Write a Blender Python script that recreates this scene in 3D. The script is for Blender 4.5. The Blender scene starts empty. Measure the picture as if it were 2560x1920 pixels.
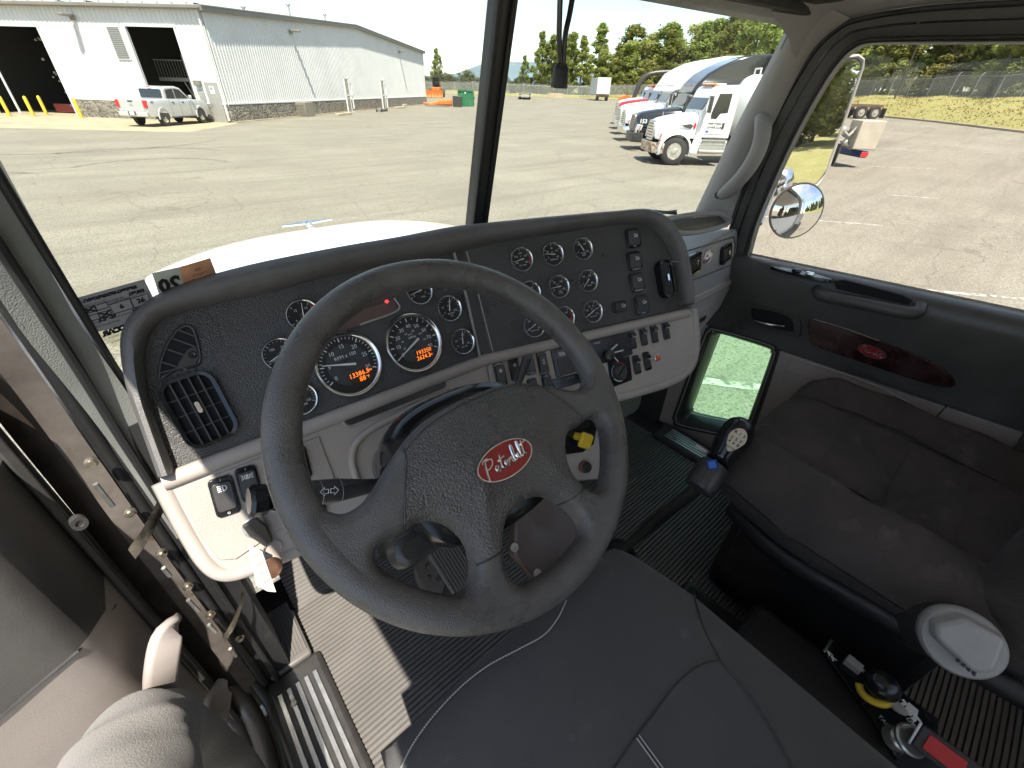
import bpy, math, random
import numpy as np
from mathutils import Matrix, Vector
random.seed(7)
rng = np.random.default_rng(7)
A = np.array
rad = math.radians
scene = bpy.context.scene
col = scene.collection

# ---------------------------------------------------------------- camera
CAM = A([-0.742, -0.331, 2.42])
FPX, PITCH, ROLL, YAW = 1075.0, rad(34.4), rad(1.9), rad(-42)   # focal length in pixels of a 2560 px wide frame
def _basis():
    c, s = math.cos(PITCH), math.sin(PITCH)
    F = A([0, c, -s]); R = A([1, 0, 0.]); U = A([0, s, c])
    cr, sr = math.cos(ROLL), math.sin(ROLL)
    R, U = cr*R+sr*U, -sr*R+cr*U
    M = A([[math.cos(YAW), -math.sin(YAW), 0], [math.sin(YAW), math.cos(YAW), 0], [0, 0, 1.]])
    return M@R, M@F, M@U
CR, CF, CU = _basis()
cd = bpy.data.cameras.new('camera'); cam = bpy.data.objects.new('camera', cd); col.objects.link(cam)
cd.sensor_width = 36; cd.lens = 36*FPX/2560; cd.clip_start = 0.01; cd.clip_end = 6000
cam.matrix_world = Matrix(((CR[0], CU[0], -CF[0], CAM[0]), (CR[1], CU[1], -CF[1], CAM[1]), (CR[2], CU[2], -CF[2], CAM[2]), (0, 0, 0, 1)))
scene.camera = cam

# ---------------------------------------------------------------- sky, sun, exposure
SUN_EL, SUN_AZ = rad(61), rad(180+24)        # azimuth clockwise from the truck's forward (+Y)
sd = A([math.sin(SUN_AZ)*math.cos(SUN_EL), math.cos(SUN_AZ)*math.cos(SUN_EL), math.sin(SUN_EL)])
sl = bpy.data.lights.new('sun', 'SUN'); sl.energy = 3.7; sl.angle = rad(0.53); sl.color = (1, .955, .88)
so = bpy.data.objects.new('sun', sl); col.objects.link(so); so.location = (0, 0, 30)
so.rotation_euler = Vector(sd).to_track_quat('Z', 'Y').to_euler()
w = bpy.data.worlds.new('World'); scene.world = w; w.use_nodes = True
nt = w.node_tree; N = nt.nodes; L = nt.links; N.clear()
wo = N.new('ShaderNodeOutputWorld'); bg = N.new('ShaderNodeBackground'); sky = N.new('ShaderNodeTexSky')
sky.sky_type = 'NISHITA'; sky.sun_disc = False; sky.sun_elevation = SUN_EL; sky.sun_rotation = SUN_AZ
sky.air_density = 1.0; sky.dust_density = .5; sky.ozone_density = 1.6
tc = N.new('ShaderNodeTexCoord'); mp = N.new('ShaderNodeMapping'); mp.inputs['Scale'].default_value = (1.3, 1.3, 6.0)
n1 = N.new('ShaderNodeTexNoise'); n1.inputs['Scale'].default_value = 2.3; n1.inputs['Detail'].default_value = 9; n1.inputs['Roughness'].default_value = .58; n1.inputs['Distortion'].default_value = .5
cr_ = N.new('ShaderNodeValToRGB'); cr_.color_ramp.elements[0].position = .45; cr_.color_ramp.elements[1].position = .70; cr_.color_ramp.elements[0].color = (.0, .0, .0, 1); cr_.color_ramp.elements[1].color = (.92, .92, .92, 1)
mx = N.new('ShaderNodeMix'); mx.data_type = 'RGBA'
L.new(tc.outputs['Generated'], mp.inputs['Vector']); L.new(mp.outputs[0], n1.inputs['Vector']); L.new(n1.outputs['Fac'], cr_.inputs['Fac'])
L.new(cr_.outputs['Color'], mx.inputs[0]); L.new(sky.outputs[0], mx.inputs[6]); mx.inputs[7].default_value = (4.3, 4.4, 4.5, 1)
L.new(mx.outputs[2], bg.inputs['Color']); bg.inputs['Strength'].default_value = 0.104; L.new(bg.outputs[0], wo.inputs['Surface'])
vs = scene.view_settings; vs.view_transform = 'Standard'; vs.look = 'None'; vs.gamma = 1; vs.use_curve_mapping = False
vs.exposure = 1.48
cy = scene.cycles; cy.use_denoising = True; cy.max_bounces = 9; cy.diffuse_bounces = 5; cy.glossy_bounces = 4
cy.transmission_bounces = 4; cy.transparent_max_bounces = 12; cy.caustics_reflective = False; cy.caustics_refractive = False
cy.sample_clamp_indirect = 6

# ---------------------------------------------------------------- pixel <-> space
def ray(x, y): return (x-1280)/FPX*CR-(y-960)/FPX*CU+CF
def PX(x, y, v): d = ray(x, y); return CAM+(v-CAM[0])/d[0]*d
def PY(x, y, v): d = ray(x, y); return CAM+(v-CAM[1])/d[1]*d
def PZ(x, y, v): d = ray(x, y); return CAM+(v-CAM[2])/d[2]*d
def nrm(v): v = A(v, float); return v/np.linalg.norm(v)
ROT42 = A([[math.cos(YAW), -math.sin(YAW)], [math.sin(YAW), math.cos(YAW)]])
def yard(r, f): return ROT42@A([r, f])+CAM[:2]      # yard axes (r right, f away) -> world xy
def unyard(x, y): return ROT42.T@(A([x, y])-CAM[:2])
def ground_z(x, y):
    r, f = unyard(x, y); t = min(1, max(0, (r+f*.35-12)/45)); q = min(1, max(0, (f-80)/38))
    return 1.1*max(t*t*(3-2*t), q*q*(3-2*q))
def G(x, y, dmax=400):
    d = ray(x, y); t0 = 3/np.linalg.norm(d[:2]); prev = t0
    t = t0
    while t < dmax:
        p = CAM+t*d
        if p[2] <= ground_z(p[0], p[1]): break
        prev = t; t += .4
    for _ in range(20):
        m = (prev+t)/2; p = CAM+m*d
        if p[2] <= ground_z(p[0], p[1]): t = m
        else: prev = m
    return CAM+t*d

class Fr:
    def __init__(s, o, ex, ez, ey=None):
        s.o = A(o, float); s.ez = nrm(ez); s.ex = A(ex, float); s.ex = nrm(s.ex-(s.ex@s.ez)*s.ez); s.ey = np.cross(s.ez, s.ex)
    def p(s, u, v, w=0): return s.o+u*s.ex+v*s.ey+w*s.ez
    def uv(s, x, y, w=0):
        d = ray(x, y); t = ((s.o+w*s.ez-CAM)@s.ez)/(d@s.ez); q = CAM+t*d-s.o
        return (q@s.ex, q@s.ey)
    def P(s, x, y, w=0): u, v = s.uv(x, y, w); return s.p(u, v, w)
    def sub(s, u, v, w=0, rot=0):
        c, sn = math.cos(rot), math.sin(rot)
        return Fr(s.p(u, v, w), c*s.ex+sn*s.ey, s.ez)
    def at(s, x, y, w=0, rot=0): u, v = s.uv(x, y, w); return s.sub(u, v, w, rot)
WORLD = Fr((0, 0, 0), (1, 0, 0), (0, 0, 1))

# ---------------------------------------------------------------- mesh builder
def rrect(wd, ht, r=0, n=4):
    if r <= 0: return [(-wd/2, -ht/2), (wd/2, -ht/2), (wd/2, ht/2), (-wd/2, ht/2)]
    r = min(r, wd/2*.999, ht/2*.999); out = []
    for cx, cy_, a0 in ((wd/2-r, -ht/2+r, -90), (wd/2-r, ht/2-r, 0), (-wd/2+r, ht/2-r, 90), (-wd/2+r, -ht/2+r, 180)):
        for i in range(n+1):
            a = rad(a0+90*i/n); out.append((cx+r*math.cos(a), cy_+r*math.sin(a)))
    return out
def circ(r, n=24, r2=None): return [(r*math.cos(2*math.pi*i/n), (r2 or r)*math.sin(2*math.pi*i/n)) for i in range(n)]
def spline(pts, n):
    pts = [A(p, float) for p in pts]; P = [2*pts[0]-pts[1]]+pts+[2*pts[-1]-pts[-2]]; out = []
    m = len(pts)-1
    for i in range(n):
        t = i/(n-1)*m; k = min(int(t), m-1); t -= k; a, b, c, d = P[k:k+4]
        out.append(.5*((2*b)+(c-a)*t+(2*a-5*b+4*c-d)*t*t+(3*b-a-3*c+d)*t**3))
    return out
class MB:
    def __init__(s): s.v = []; s.f = []
    def add(s, v, f):
        k = len(s.v); s.v += [tuple(float(c) for c in p) for p in v]; s.f += [tuple(i+k for i in q) for q in f]; return s
    def prism(s, poly, fr, w0, w1, top=None, scale=1):
        n = len(poly); t = top or [(a*scale, b*scale) for a, b in poly]
        v = [fr.p(a, b, w0) for a, b in poly]+[fr.p(a, b, w1) for a, b in t]
        return s.add(v, [tuple(range(n))[::-1], tuple(range(n, 2*n))]+[(i, (i+1) % n, n+(i+1) % n, n+i) for i in range(n)])
    def hull(s, pts, vec):          # planar world polygon pushed along vec
        n = len(pts); v = [A(p) for p in pts]+[A(p)+A(vec) for p in pts]
        return s.add(v, [tuple(range(n))[::-1], tuple(range(n, 2*n))]+[(i, (i+1) % n, n+(i+1) % n, n+i) for i in range(n)])
    def box(s, c, d, fr=None):
        f2 = fr or WORLD; x, y, z = [a/2 for a in d]
        v = [f2.p(c[0]+i*x, c[1]+j*y, c[2]+k*z) for k in (-1, 1) for j in (-1, 1) for i in (-1, 1)]
        return s.add(v, [(0, 2, 3, 1), (4, 5, 7, 6), (0, 1, 5, 4), (2, 6, 7, 3), (0, 4, 6, 2), (1, 3, 7, 5)])
    def cyl(s, a, b, r0, r1=None, n=14, caps=True):
        a, b = A(a, float), A(b, float); r1 = r0 if r1 is None else r1; z = nrm(b-a)
        x = nrm(np.cross(z, (1, 0, 0) if abs(z[0]) < .9 else (0, 1, 0))); y = np.cross(z, x)
        cs = [(math.cos(2*math.pi*i/n), math.sin(2*math.pi*i/n)) for i in range(n)]
        v = [a+r0*(c*x+q*y) for c, q in cs]+[b+r1*(c*x+q*y) for c, q in cs]
        f = [(i, (i+1) % n, n+(i+1) % n, n+i) for i in range(n)]
        if caps: f += [tuple(range(n))[::-1], tuple(range(n, 2*n))]
        return s.add(v, f)
    def sweep(s, rings, closed=False, caps=True, cprof=True):
        m = len(rings); n = len(rings[0]); v = [p for r in rings for p in r]; f = []
        for i in range(m if closed else m-1):
            a, b = i*n, ((i+1) % m)*n
            for j in range(n if cprof else n-1):
                k = (j+1) % n; f.append((a+j, a+k, b+k, b+j))
        if caps and not closed and cprof: f += [tuple(range(n))[::-1], tuple(range((m-1)*n, m*n))]
        return s.add(v, f)
    def tube(s, pts, r, n=8, closed=False, up=(0, 0, 1), flat=1.0):
        pts = [A(p, float) for p in pts]; m = len(pts); rings = []; x = None
        for i, p in enumerate(pts):
            a = pts[(i-1) % m] if closed or i > 0 else p; b = pts[(i+1) % m] if closed or i < m-1 else p
            z = nrm(b-a)
            if x is None:
                u = A(up, float); u = A((1, 0, 0.)) if abs(nrm(u)@z) > .95 else u
                x = nrm(np.cross(u, z))
            x = nrm(x-(x@z)*z); y = np.cross(z, x); rr = r[i] if hasattr(r, '__len__') else r
            rings.append([p+rr*(math.cos(2*math.pi*k/n)*x+flat*math.sin(2*math.pi*k/n)*y) for k in range(n)])
        return s.sweep(rings, closed)
    def lathe(s, fr, prof, n=24, sx=1, sy=1, a0=0, a1=360):
        full = a1-a0 >= 360; m = n if full else n+1
        rings = []
        for r, h in prof: rings.append([fr.p(sx*r*math.cos(rad(a0+(a1-a0)*i/n)), sy*r*math.sin(rad(a0+(a1-a0)*i/n)), h) for i in range(m)])
        return s.sweep(rings, False, full and prof[0][0] > 1e-6, full)
    def ell(s, c, r, fr=None, nu=16, nv=10, e=1.0):
        f2 = fr or WORLD; pw = lambda t: math.copysign(abs(t)**e, t); rings = []
        for j in range(nv+1):
            b = -math.pi/2+math.pi*j/nv
            rings.append([f2.p(c[0]+r[0]*pw(math.cos(b))*pw(math.cos(2*math.pi*i/nu)), c[1]+r[1]*pw(math.cos(b))*pw(math.sin(2*math.pi*i/nu)), c[2]+r[2]*pw(math.sin(b))) for i in range(nu)])
        return s.sweep(rings, False, False)
    def grid(s, P):
        m, n = len(P), len(P[0])
        return s.add([p for r in P for p in r], [(i*n+j, i*n+j+1, (i+1)*n+j+1, (i+1)*n+j) for i in range(m-1) for j in range(n-1)])
    def mesh(s, name, m):
        me = bpy.data.meshes.new(name); me.from_pydata(s.v, [], s.f); me.validate()
        if m: me.materials.append(m)
        return me
    def build(s, name, m, parent=None, smooth=None, bevel=0, local=False, sub=0, seg=2, normals=True):
        me = s.mesh(name, m)
        if normals:
            import bmesh
            b = bmesh.new(); b.from_mesh(me); bmesh.ops.remove_doubles(b, verts=b.verts, dist=1e-6); bmesh.ops.recalc_face_normals(b, faces=b.faces); b.to_mesh(me); b.free()
        if smooth is not None:
            me.shade_smooth(); me.set_sharp_from_angle(angle=rad(smooth))
        o = bpy.data.objects.new(name, me); col.objects.link(o)
        if bevel:
            bm = o.modifiers.new('bevel', 'BEVEL'); bm.width = bevel; bm.segments = seg; bm.limit_method = 'ANGLE'; bm.angle_limit = rad(35)
            if smooth is None: me.shade_smooth(); me.set_sharp_from_angle(angle=rad(50))
        if sub:
            sm = o.modifiers.new('sub', 'SUBSURF'); sm.levels = sub; sm.render_levels = sub
        if parent is not None:
            o.parent = parent
            if not local and parent.parent is None: o.matrix_parent_inverse = (Matrix.LocRotScale(parent.location, parent.rotation_euler, parent.scale)).inverted()
        return o
def thing(name, label, cat, loc=(0, 0, 0), rotz=0, group=None, kind=None):
    o = bpy.data.objects.new(name, None); col.objects.link(o); o.empty_display_size = .1
    o.location = [float(c) for c in loc]; o.rotation_euler = (0, 0, rotz); tag(o, label, cat, group, kind); return o
def tag(o, label=None, cat=None, group=None, kind=None):
    if label: o['label'] = label
    if cat: o['category'] = cat
    if group: o['group'] = group
    if kind: o['kind'] = kind
    return o
def copy_tree(o, parent=None):
    c = o.copy(); col.objects.link(c); c.parent = parent
    for ch in list(o.children): copy_tree(ch, c)
    return c
def text_geo(body, size, align='CENTER', bold=0, shear=0, spacing=1):
    cu = bpy.data.curves.new('t', 'FONT'); cu.body = body; cu.size = size; cu.align_x = align; cu.align_y = 'CENTER'; cu.offset = bold; cu.shear = shear; cu.space_character = spacing
    cu.resolution_u = 2; o = bpy.data.objects.new('t', cu); me = bpy.data.meshes.new_from_object(o)
    v = [tuple(x.co) for x in me.vertices]; f = [tuple(p.vertices) for p in me.polygons]
    bpy.data.objects.remove(o); bpy.data.meshes.remove(me); bpy.data.curves.remove(cu)
    return v, f
def put_text(mb, body, fr, u, v, size, w=.0006, rot=0, mirror=False, sx=1, **k):
    vs_, fs_ = text_geo(body, size, **k); c, s = math.cos(rot), math.sin(rot); out = []
    for x, y, z in vs_:
        x *= sx*(-1 if mirror else 1); out.append(fr.p(u+c*x-s*y, v+s*x+c*y, w))
    return mb.add(out, fs_)

# ---------------------------------------------------------------- materials
MATS = {}
def mat(name, c, rough=.5, metal=0, bump=None, var=None, spec=.5, coat=0, emis=None, trans=0, sheen=0, dirt=None, alpha=None):
    """bump=(type,scale,strength,distance)  var=(scale,amount[,colour2])  dirt=(scale,lo,hi,colour)"""
    m = bpy.data.materials.new(name); m.use_nodes = True; t = m.node_tree; B = t.nodes['Principled BSDF']
    B.inputs['Base Color'].default_value = (*c, 1); B.inputs['Roughness'].default_value = rough; B.inputs['Metallic'].default_value = metal
    B.inputs['Specular IOR Level'].default_value = spec; B.inputs['Coat Weight'].default_value = coat; B.inputs['Sheen Weight'].default_value = sheen
    if emis: B.inputs['Emission Color'].default_value = (*emis[0], 1); B.inputs['Emission Strength'].default_value = emis[1]
    X = t.nodes.new('ShaderNodeTexCoord').outputs['Object']; cur = None
    def noise(sc, det=5, ro=.6):
        n = t.nodes.new('ShaderNodeTexNoise'); n.inputs['Scale'].default_value = sc; n.inputs['Detail'].default_value = det; n.inputs['Roughness'].default_value = ro; t.links.new(X, n.inputs['Vector']); return n
    def ramp(src, a, b):
        r = t.nodes.new('ShaderNodeMapRange'); r.inputs[1].default_value = a; r.inputs[2].default_value = b; t.links.new(src, r.inputs[0]); return r.outputs[0]
    def mixc(f, a, b):
        k = t.nodes.new('ShaderNodeMix'); k.data_type = 'RGBA'; t.links.new(f, k.inputs[0])
        for s_, i in ((a, 6), (b, 7)):
            if hasattr(s_, 'is_linked'): t.links.new(s_, k.inputs[i])
            else: k.inputs[i].default_value = (*s_, 1)
        return k.outputs[2]
    if var:
        n = noise(var[0]); c2 = var[2] if len(var) > 2 else tuple(min(1, q*(1+var[1])) for q in c); c1 = tuple(q*(1-var[1]) for q in c) if len(var) < 3 else c
        cur = mixc(ramp(n.outputs['Fac'], .3, .7), c1, c2)
        rr = t.nodes.new('ShaderNodeMapRange'); rr.inputs[1].default_value = .3; rr.inputs[2].default_value = .7; rv = .15 if var[1] > .19 else .07; rr.inputs[3].default_value = max(0.03, rough-rv); rr.inputs[4].default_value = min(1, rough+rv)
        t.links.new(n.outputs['Fac'], rr.inputs[0]); t.links.new(rr.outputs[0], B.inputs['Roughness'])
    if dirt:
        n = noise(dirt[0], 8, .65); cur = mixc(ramp(n.outputs['Fac'], dirt[1], dirt[2]), cur if cur is not None else c, dirt[3])
    if cur is not None: t.links.new(cur, B.inputs['Base Color'])
    if bump:
        ty, sc, st, di = bump
        if ty == 'vor':
            n = t.nodes.new('ShaderNodeTexVoronoi'); n.feature = 'SMOOTH_F1'; n.inputs['Scale'].default_value = sc; t.links.new(X, n.inputs['Vector']); src = n.outputs['Distance']
            n.inputs['Smoothness'].default_value = .4
        else: src = noise(sc, 6).outputs['Fac']
        b = t.nodes.new('ShaderNodeBump'); b.inputs['Strength'].default_value = st; b.inputs['Distance'].default_value = di; b.invert = ty == 'vor'
        t.links.new(src, b.inputs['Height']); t.links.new(b.outputs[0], B.inputs['Normal'])
    MATS[name] = m; return m
def glass(name, tint, refl=.06, dust=.0):
    m = bpy.data.materials.new(name); m.use_nodes = True; t = m.node_tree; t.nodes.clear()
    o = t.nodes.new('ShaderNodeOutputMaterial'); tr = t.nodes.new('ShaderNodeBsdfTransparent'); tr.inputs[0].default_value = (*tint, 1)
    gl = t.nodes.new('ShaderNodeBsdfGlossy'); gl.inputs['Roughness'].default_value = .01
    lw = t.nodes.new('ShaderNodeLayerWeight'); pw = t.nodes.new('ShaderNodeMath'); pw.operation = 'POWER'; pw.inputs[1].default_value = 4.5; t.links.new(lw.outputs['Facing'], pw.inputs[0])
    fr = t.nodes.new('ShaderNodeMath'); fr.operation = 'MULTIPLY_ADD'; fr.inputs[1].default_value = .55; fr.inputs[2].default_value = .02; t.links.new(pw.outputs[0], fr.inputs[0])
    k = t.nodes.new('ShaderNodeMixShader'); t.links.new(fr.outputs[0], k.inputs[0]); t.links.new(tr.outputs[0], k.inputs[1]); t.links.new(gl.outputs[0], k.inputs[2]); last = k.outputs[0]
    if dust:
        df = t.nodes.new('ShaderNodeBsdfDiffuse'); df.inputs[0].default_value = (.8, .78, .7, 1)
        tcx = t.nodes.new('ShaderNodeTexCoord'); n = t.nodes.new('ShaderNodeTexNoise'); n.inputs['Scale'].default_value = 9; n.inputs['Detail'].default_value = 8; t.links.new(tcx.outputs['Object'], n.inputs['Vector'])
        r = t.nodes.new('ShaderNodeMapRange'); r.inputs[1].default_value = .3; r.inputs[2].default_value = .8; r.inputs[3].default_value = dust*.5; r.inputs[4].default_value = dust*1.6; t.links.new(n.outputs['Fac'], r.inputs[0])
        k2 = t.nodes.new('ShaderNodeMixShader'); t.links.new(r.outputs[0], k2.inputs[0]); t.links.new(last, k2.inputs[1]); t.links.new(df.outputs[0], k2.inputs[2]); last = k2.outputs[0]
    t.links.new(last, o.inputs['Surface']); MATS[name] = m; return m

m_grain = mat('black_grained_panel', (.08, .0755, .071), .36, bump=('vor', 470, .9, .002), var=(9, .2))
m_brow = mat('black_padded_vinyl', (.135, .126, .117), .45, bump=('vor', 520, .35, .001), var=(12, .18))
m_black = mat('black_plastic', (.048, .0445, .041), .38, var=(40, .15))
m_blackg = mat('black_gloss_plastic', (.012, .012, .013), .18, var=(20, .2))
m_beige = mat('taupe_plastic', (.40, .348, .302), .5, bump=('noise', 900, .12, .0005), var=(8, .07))
m_beigeg = mat('taupe_grained_plastic', (.35, .303, .26), .52, bump=('vor', 420, .45, .0012), var=(10, .08))
m_chrome = mat('chrome', (.86, .86, .85), .16, 1)
m_face = mat('gauge_face', (.012, .012, .014), .4, var=(60, .1))
m_face2 = mat('gauge_face_grey', (.045, .045, .05), .45)
m_white = mat('white_print', (.75, .75, .73), .5)
m_deep = mat('deep_black_plastic', (.014, .013, .013), .5, var=(20, .2))
m_redp = mat('red_print', (.5, .03, .03), .5)
m_lcd = mat('lcd_orange', (.8, .2, .02), .5, emis=((1, .2, .02), .55))
m_lcdbg = mat('lcd_dark', (.03, .012, .006), .25)
m_wheel = mat('steering_wheel_leather', (.11, .101, .093), .34, bump=('vor', 620, .5, .0011), var=(17, .26), dirt=(60, .66, .74, (.05, .046, .042)))
m_pad = mat('wheel_pad_vinyl', (.105, .096, .088), .34, bump=('vor', 400, .9, .0018), var=(14, .22))
m_seat = mat('neoprene_seat_cover', (.088, .081, .074), .85, bump=('noise', 520, .8, .0016), var=(5, .16), sheen=.1, dirt=(9, .6, .74, (.16, .148, .132)))
m_cloth = mat('passenger_seat_velour', (.06, .047, .04), .95, bump=('noise', 260, .9, .003), var=(7, .4), sheen=.03, dirt=(13, .58, .72, (.11, .087, .073)))
m_rubber = mat('ribbed_floor_rubber', (.155, .141, .126), .5, var=(7, .1), dirt=(5, .6, .85, (.2, .182, .16)))
m_alu = mat('brushed_aluminium', (.62, .61, .58), .38, .9, var=(30, .12))
m_steel = mat('worn_painted_metal', (.17, .145, .125), .42, .25, var=(16, .3), dirt=(40, .6, .72, (.12, .07, .04)), bump=('noise', 120, .15, .0006))
m_zinc = mat('zinc_plated_steel', (.42, .37, .29), .35, .9, var=(60, .25))
m_seal = mat('rubber_seal', (.02, .02, .02), .5, bump=('noise', 500, .3, .001), dirt=(25, .62, .8, (.07, .065, .06)))
m_pillar = mat('grey_pillar_trim', (.33, .31, .29), .55, bump=('vor', 420, .35, .001), var=(6, .06))
m_pillard = mat('dark_green_grey_pillar_trim', (.25, .255, .23), .5, bump=('vor', 520, .4, .0009), var=(8, .15))
m_head = mat('headliner_fabric', (.78, .76, .73), .9, bump=('noise', 900, .3, .001))
m_doorblk = mat('black_door_vinyl', (.085, .079, .073), .42, bump=('noise', 420, .35, .001), var=(7, .2), dirt=(120, .7, .76, (.1, .095, .09)))
m_doorbg = mat('taupe_door_vinyl', (.42, .36, .32), .5, bump=('noise', 420, .3, .001), var=(7, .08))
m_wood = mat('dark_red_wood_trim', (.028, .006, .007), .28, var=(18, .5), coat=.15)
m_badge = mat('red_enamel', (.3, .012, .016), .22, coat=.5)
m_yel = mat('yellow_plastic', (.72, .5, .03), .45, var=(30, .1))
m_blue = mat('blue_plastic', (.012, .1, .45), .3)
m_red = mat('red_plastic', (.62, .03, .025), .35)
m_greyp = mat('light_grey_plastic', (.38, .36, .33), .5, var=(25, .08), bump=('noise', 600, .1, .0005))
m_wpaint = mat('white_truck_paint', (.86, .86, .86), .12, coat=.6)
m_mirror = mat('mirror_glass', (.93, .94, .93), .01, 1)
m_ws = glass('windshield_glass', (.97, .97, .925), dust=.01)
m_side = glass('side_window_glass', (.97, .945, .91), dust=.006)
m_green = glass('green_tinted_glass', (.74, .95, .79), dust=.01)
m_pants = mat('grey_trouser_cloth', (.23, .212, .19), .9, bump=('noise', 420, .9, .0022), var=(5, .08), sheen=.2)
m_orange = mat('orange_lens', (.75, .12, .02), .2, coat=.5)
# ================================================================ YARD GROUND (large structure first)
# (yard, buildings and vehicles follow after the cab)

# ================================================================ TRUCK CAB
FL = 1.15                                              # cab floor height
cab = thing('truck_cab', 'truck cab interior with ribbed rubber floor, grey pillars and white hood outside', 'truck cab', (0, 0, FL))
# --- ribbed floor mat
def ribbed(fr, u0, u1, v0, v1, pitch, h, nu=24, wave=0):
    mb = MB(); rows = []; v = v0
    while v < v1:
        for dv, hh in ((0, 0), (.1, 1), (.7, 1), (.8, 0)):
            row = []
            for i in range(nu+1):
                u = u0+(u1-u0)*i/nu
                row.append(fr.p(u, v+dv*pitch+wave*.5*math.sin(u*9), hh*h+wave*math.sin(u*7+v*3)*math.cos(v*8+u*2)))
            rows.append(row)
        v += pitch
    return mb.grid(rows)
ffl = Fr((0, 0, FL), (1, 0, 0), (0, 0, 1))
ribbed(ffl, -.765, .73, -1.0, .56, .0125, .0065, 40, .003).build('floor_mat', m_rubber, cab, smooth=35)
# sloping toe board and firewall
ft = Fr((0, .555, FL), (1, 0, 0), (0, -.75, .66))
ribbed(ft, -.76, .74, 0, .3, .0115, .0035, 12).build('toe_board', m_rubber, cab, smooth=35)
mb = MB(); mb.box((0, .80, 1.49), (1.74, .05, .72)); mb.build('firewall', m_black, cab)
mb = MB(); mb.box((0, -.25, FL-.05), (1.78, 1.9, .07)); mb.build('floor_pan', m_black, cab)
# engine cover on the firewall and the green-lit side panel in the far footwell
mb = MB(); mb.prism([(-.14, -.1), (.14, -.1), (.12, .25), (-.12, .25)], Fr((.02, .60, 1.36), (1, 0, 0), (0, -1, .3)), 0, .12); mb.build('engine_cover', m_black, cab, bevel=.02)
mb = MB(); mb.prism(rrect(.3, .34, .05), Fr((.52, .46, 1.46), (1, -.25, 0), (-.1, -1, .15)), -.02, .03); mb.build('kick_panel', m_pillard, cab, bevel=.012)
mb = MB(); mb.prism(rrect(.22, .34, .04), Fr((.27, .47, 1.45), (1, 0, 0), (0, -1, .15)), -.02, .025); mb.build('kick_panel', m_pillard, cab, bevel=.012)
# --- door sill plates with aluminium strips
def sill(x0, x1, y0, y1, name, side):
    mb = MB(); mb.box(((x0+x1)/2, (y0+y1)/2, FL+.012), (x1-x0+.035, y1-y0, .034)); p = mb.build(name, m_black, cab, bevel=.012)
    n = 5; sw = (x1-x0)/n
    for i in range(n):
        s_ = MB(); x = x0+sw*(i+.5); s_.box((x, (y0+y1)/2-.02, FL+.0315), (sw*.5, y1-y0-.06, .005)); s_.build('strip', m_alu, p, bevel=.001)
    b = MB(); b.lathe(Fr((x0+sw*1.5, y1-.09, FL+.034), (1, 0, 0), (0, 0, 1)), [(0, .003), (.006, .003), (.009, 0), (.009, -.003)], 14); b.build('screw', m_zinc, p, smooth=40)
    return p
sill(-.87, -.765, -.9, .40, 'sill_plate', -1); sill(.725, .80, -.9, .34, 'sill_plate', 1)
mb = MB(); mb.box((-.815, .47, FL+.03), (.1, .15, .02)); mb.build('kick_plate', m_rubber, cab, bevel=.006)
ribbed(Fr((-.815, .44, FL+.042), (0, 1, 0), (0, 0, 1)), -.03, .13, -.045, .045, .008, .002, 2).build('kick_plate_ribs', m_rubber, cab)
# --- roof, back wall, headliner
def roof_pt(u, v):  # u across -1..1, v back..front 0..1
    return A([u*.93, -1.18+v*(1.52+.27*(1-u*u)), 2.655+.06*math.cos(u*1.5)-.03*max(0, v-.8)*5-.05*max(0, abs(u)-.85)/.15])
mb = MB(); mb.grid([[roof_pt(-1+2*i/24, j/16) for i in range(25)] for j in range(17)]); mb.build('headliner', m_head, cab, smooth=60)
mb = MB(); mb.grid([[roof_pt(-1+2*i/24, j/16)*A([1.01, 1.02, 1])+A([0, 0, .045]) for i in range(25)] for j in range(17)]); mb.build('roof_skin', m_wpaint, cab, smooth=60)
mb = MB(); mb.box((0, -1.17, 1.43), (1.8, .06, .6)); mb.build('back_wall', m_head, cab, bevel=.01)
for x, wd in ((-.83, .14), (.83, .14)):
    mb = MB(); mb.box((x, -1.17, 2.19), (wd, .06, .92)); mb.build('rear_pillar', m_head, cab, bevel=.01)
for s_ in (-1, 1):
    mb = MB(); mb.box((s_*.89, -.74 if s_ > 0 else -1.1, 1.9), (.10, .14 if s_ > 0 else .12, 1.54)); mb.build('rear_side_pillar', m_pillar, cab, bevel=.02)
mb = MB(); mb.box((0, -1.17, 2.19), (1.5, .006, .92)); mb.build('rear_window', m_side, cab)
mb = MB(); mb.box((0, -3.9, 1.55), (2.36, 4.2, .9)); mb.box((0, -1.45, 2.86), (2.0, .62, .04)); [mb.box((s_*.98, -1.74, 2.4), (.06, .06, .95)) for s_ in (-1, 1)]; mb.build('dump_body_sun_plate', mat('light_grey_body_paint', (.6, .6, .58), .4), cab, bevel=.03)  # unseen plate over the low body added to keep sun off the rear window
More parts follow.
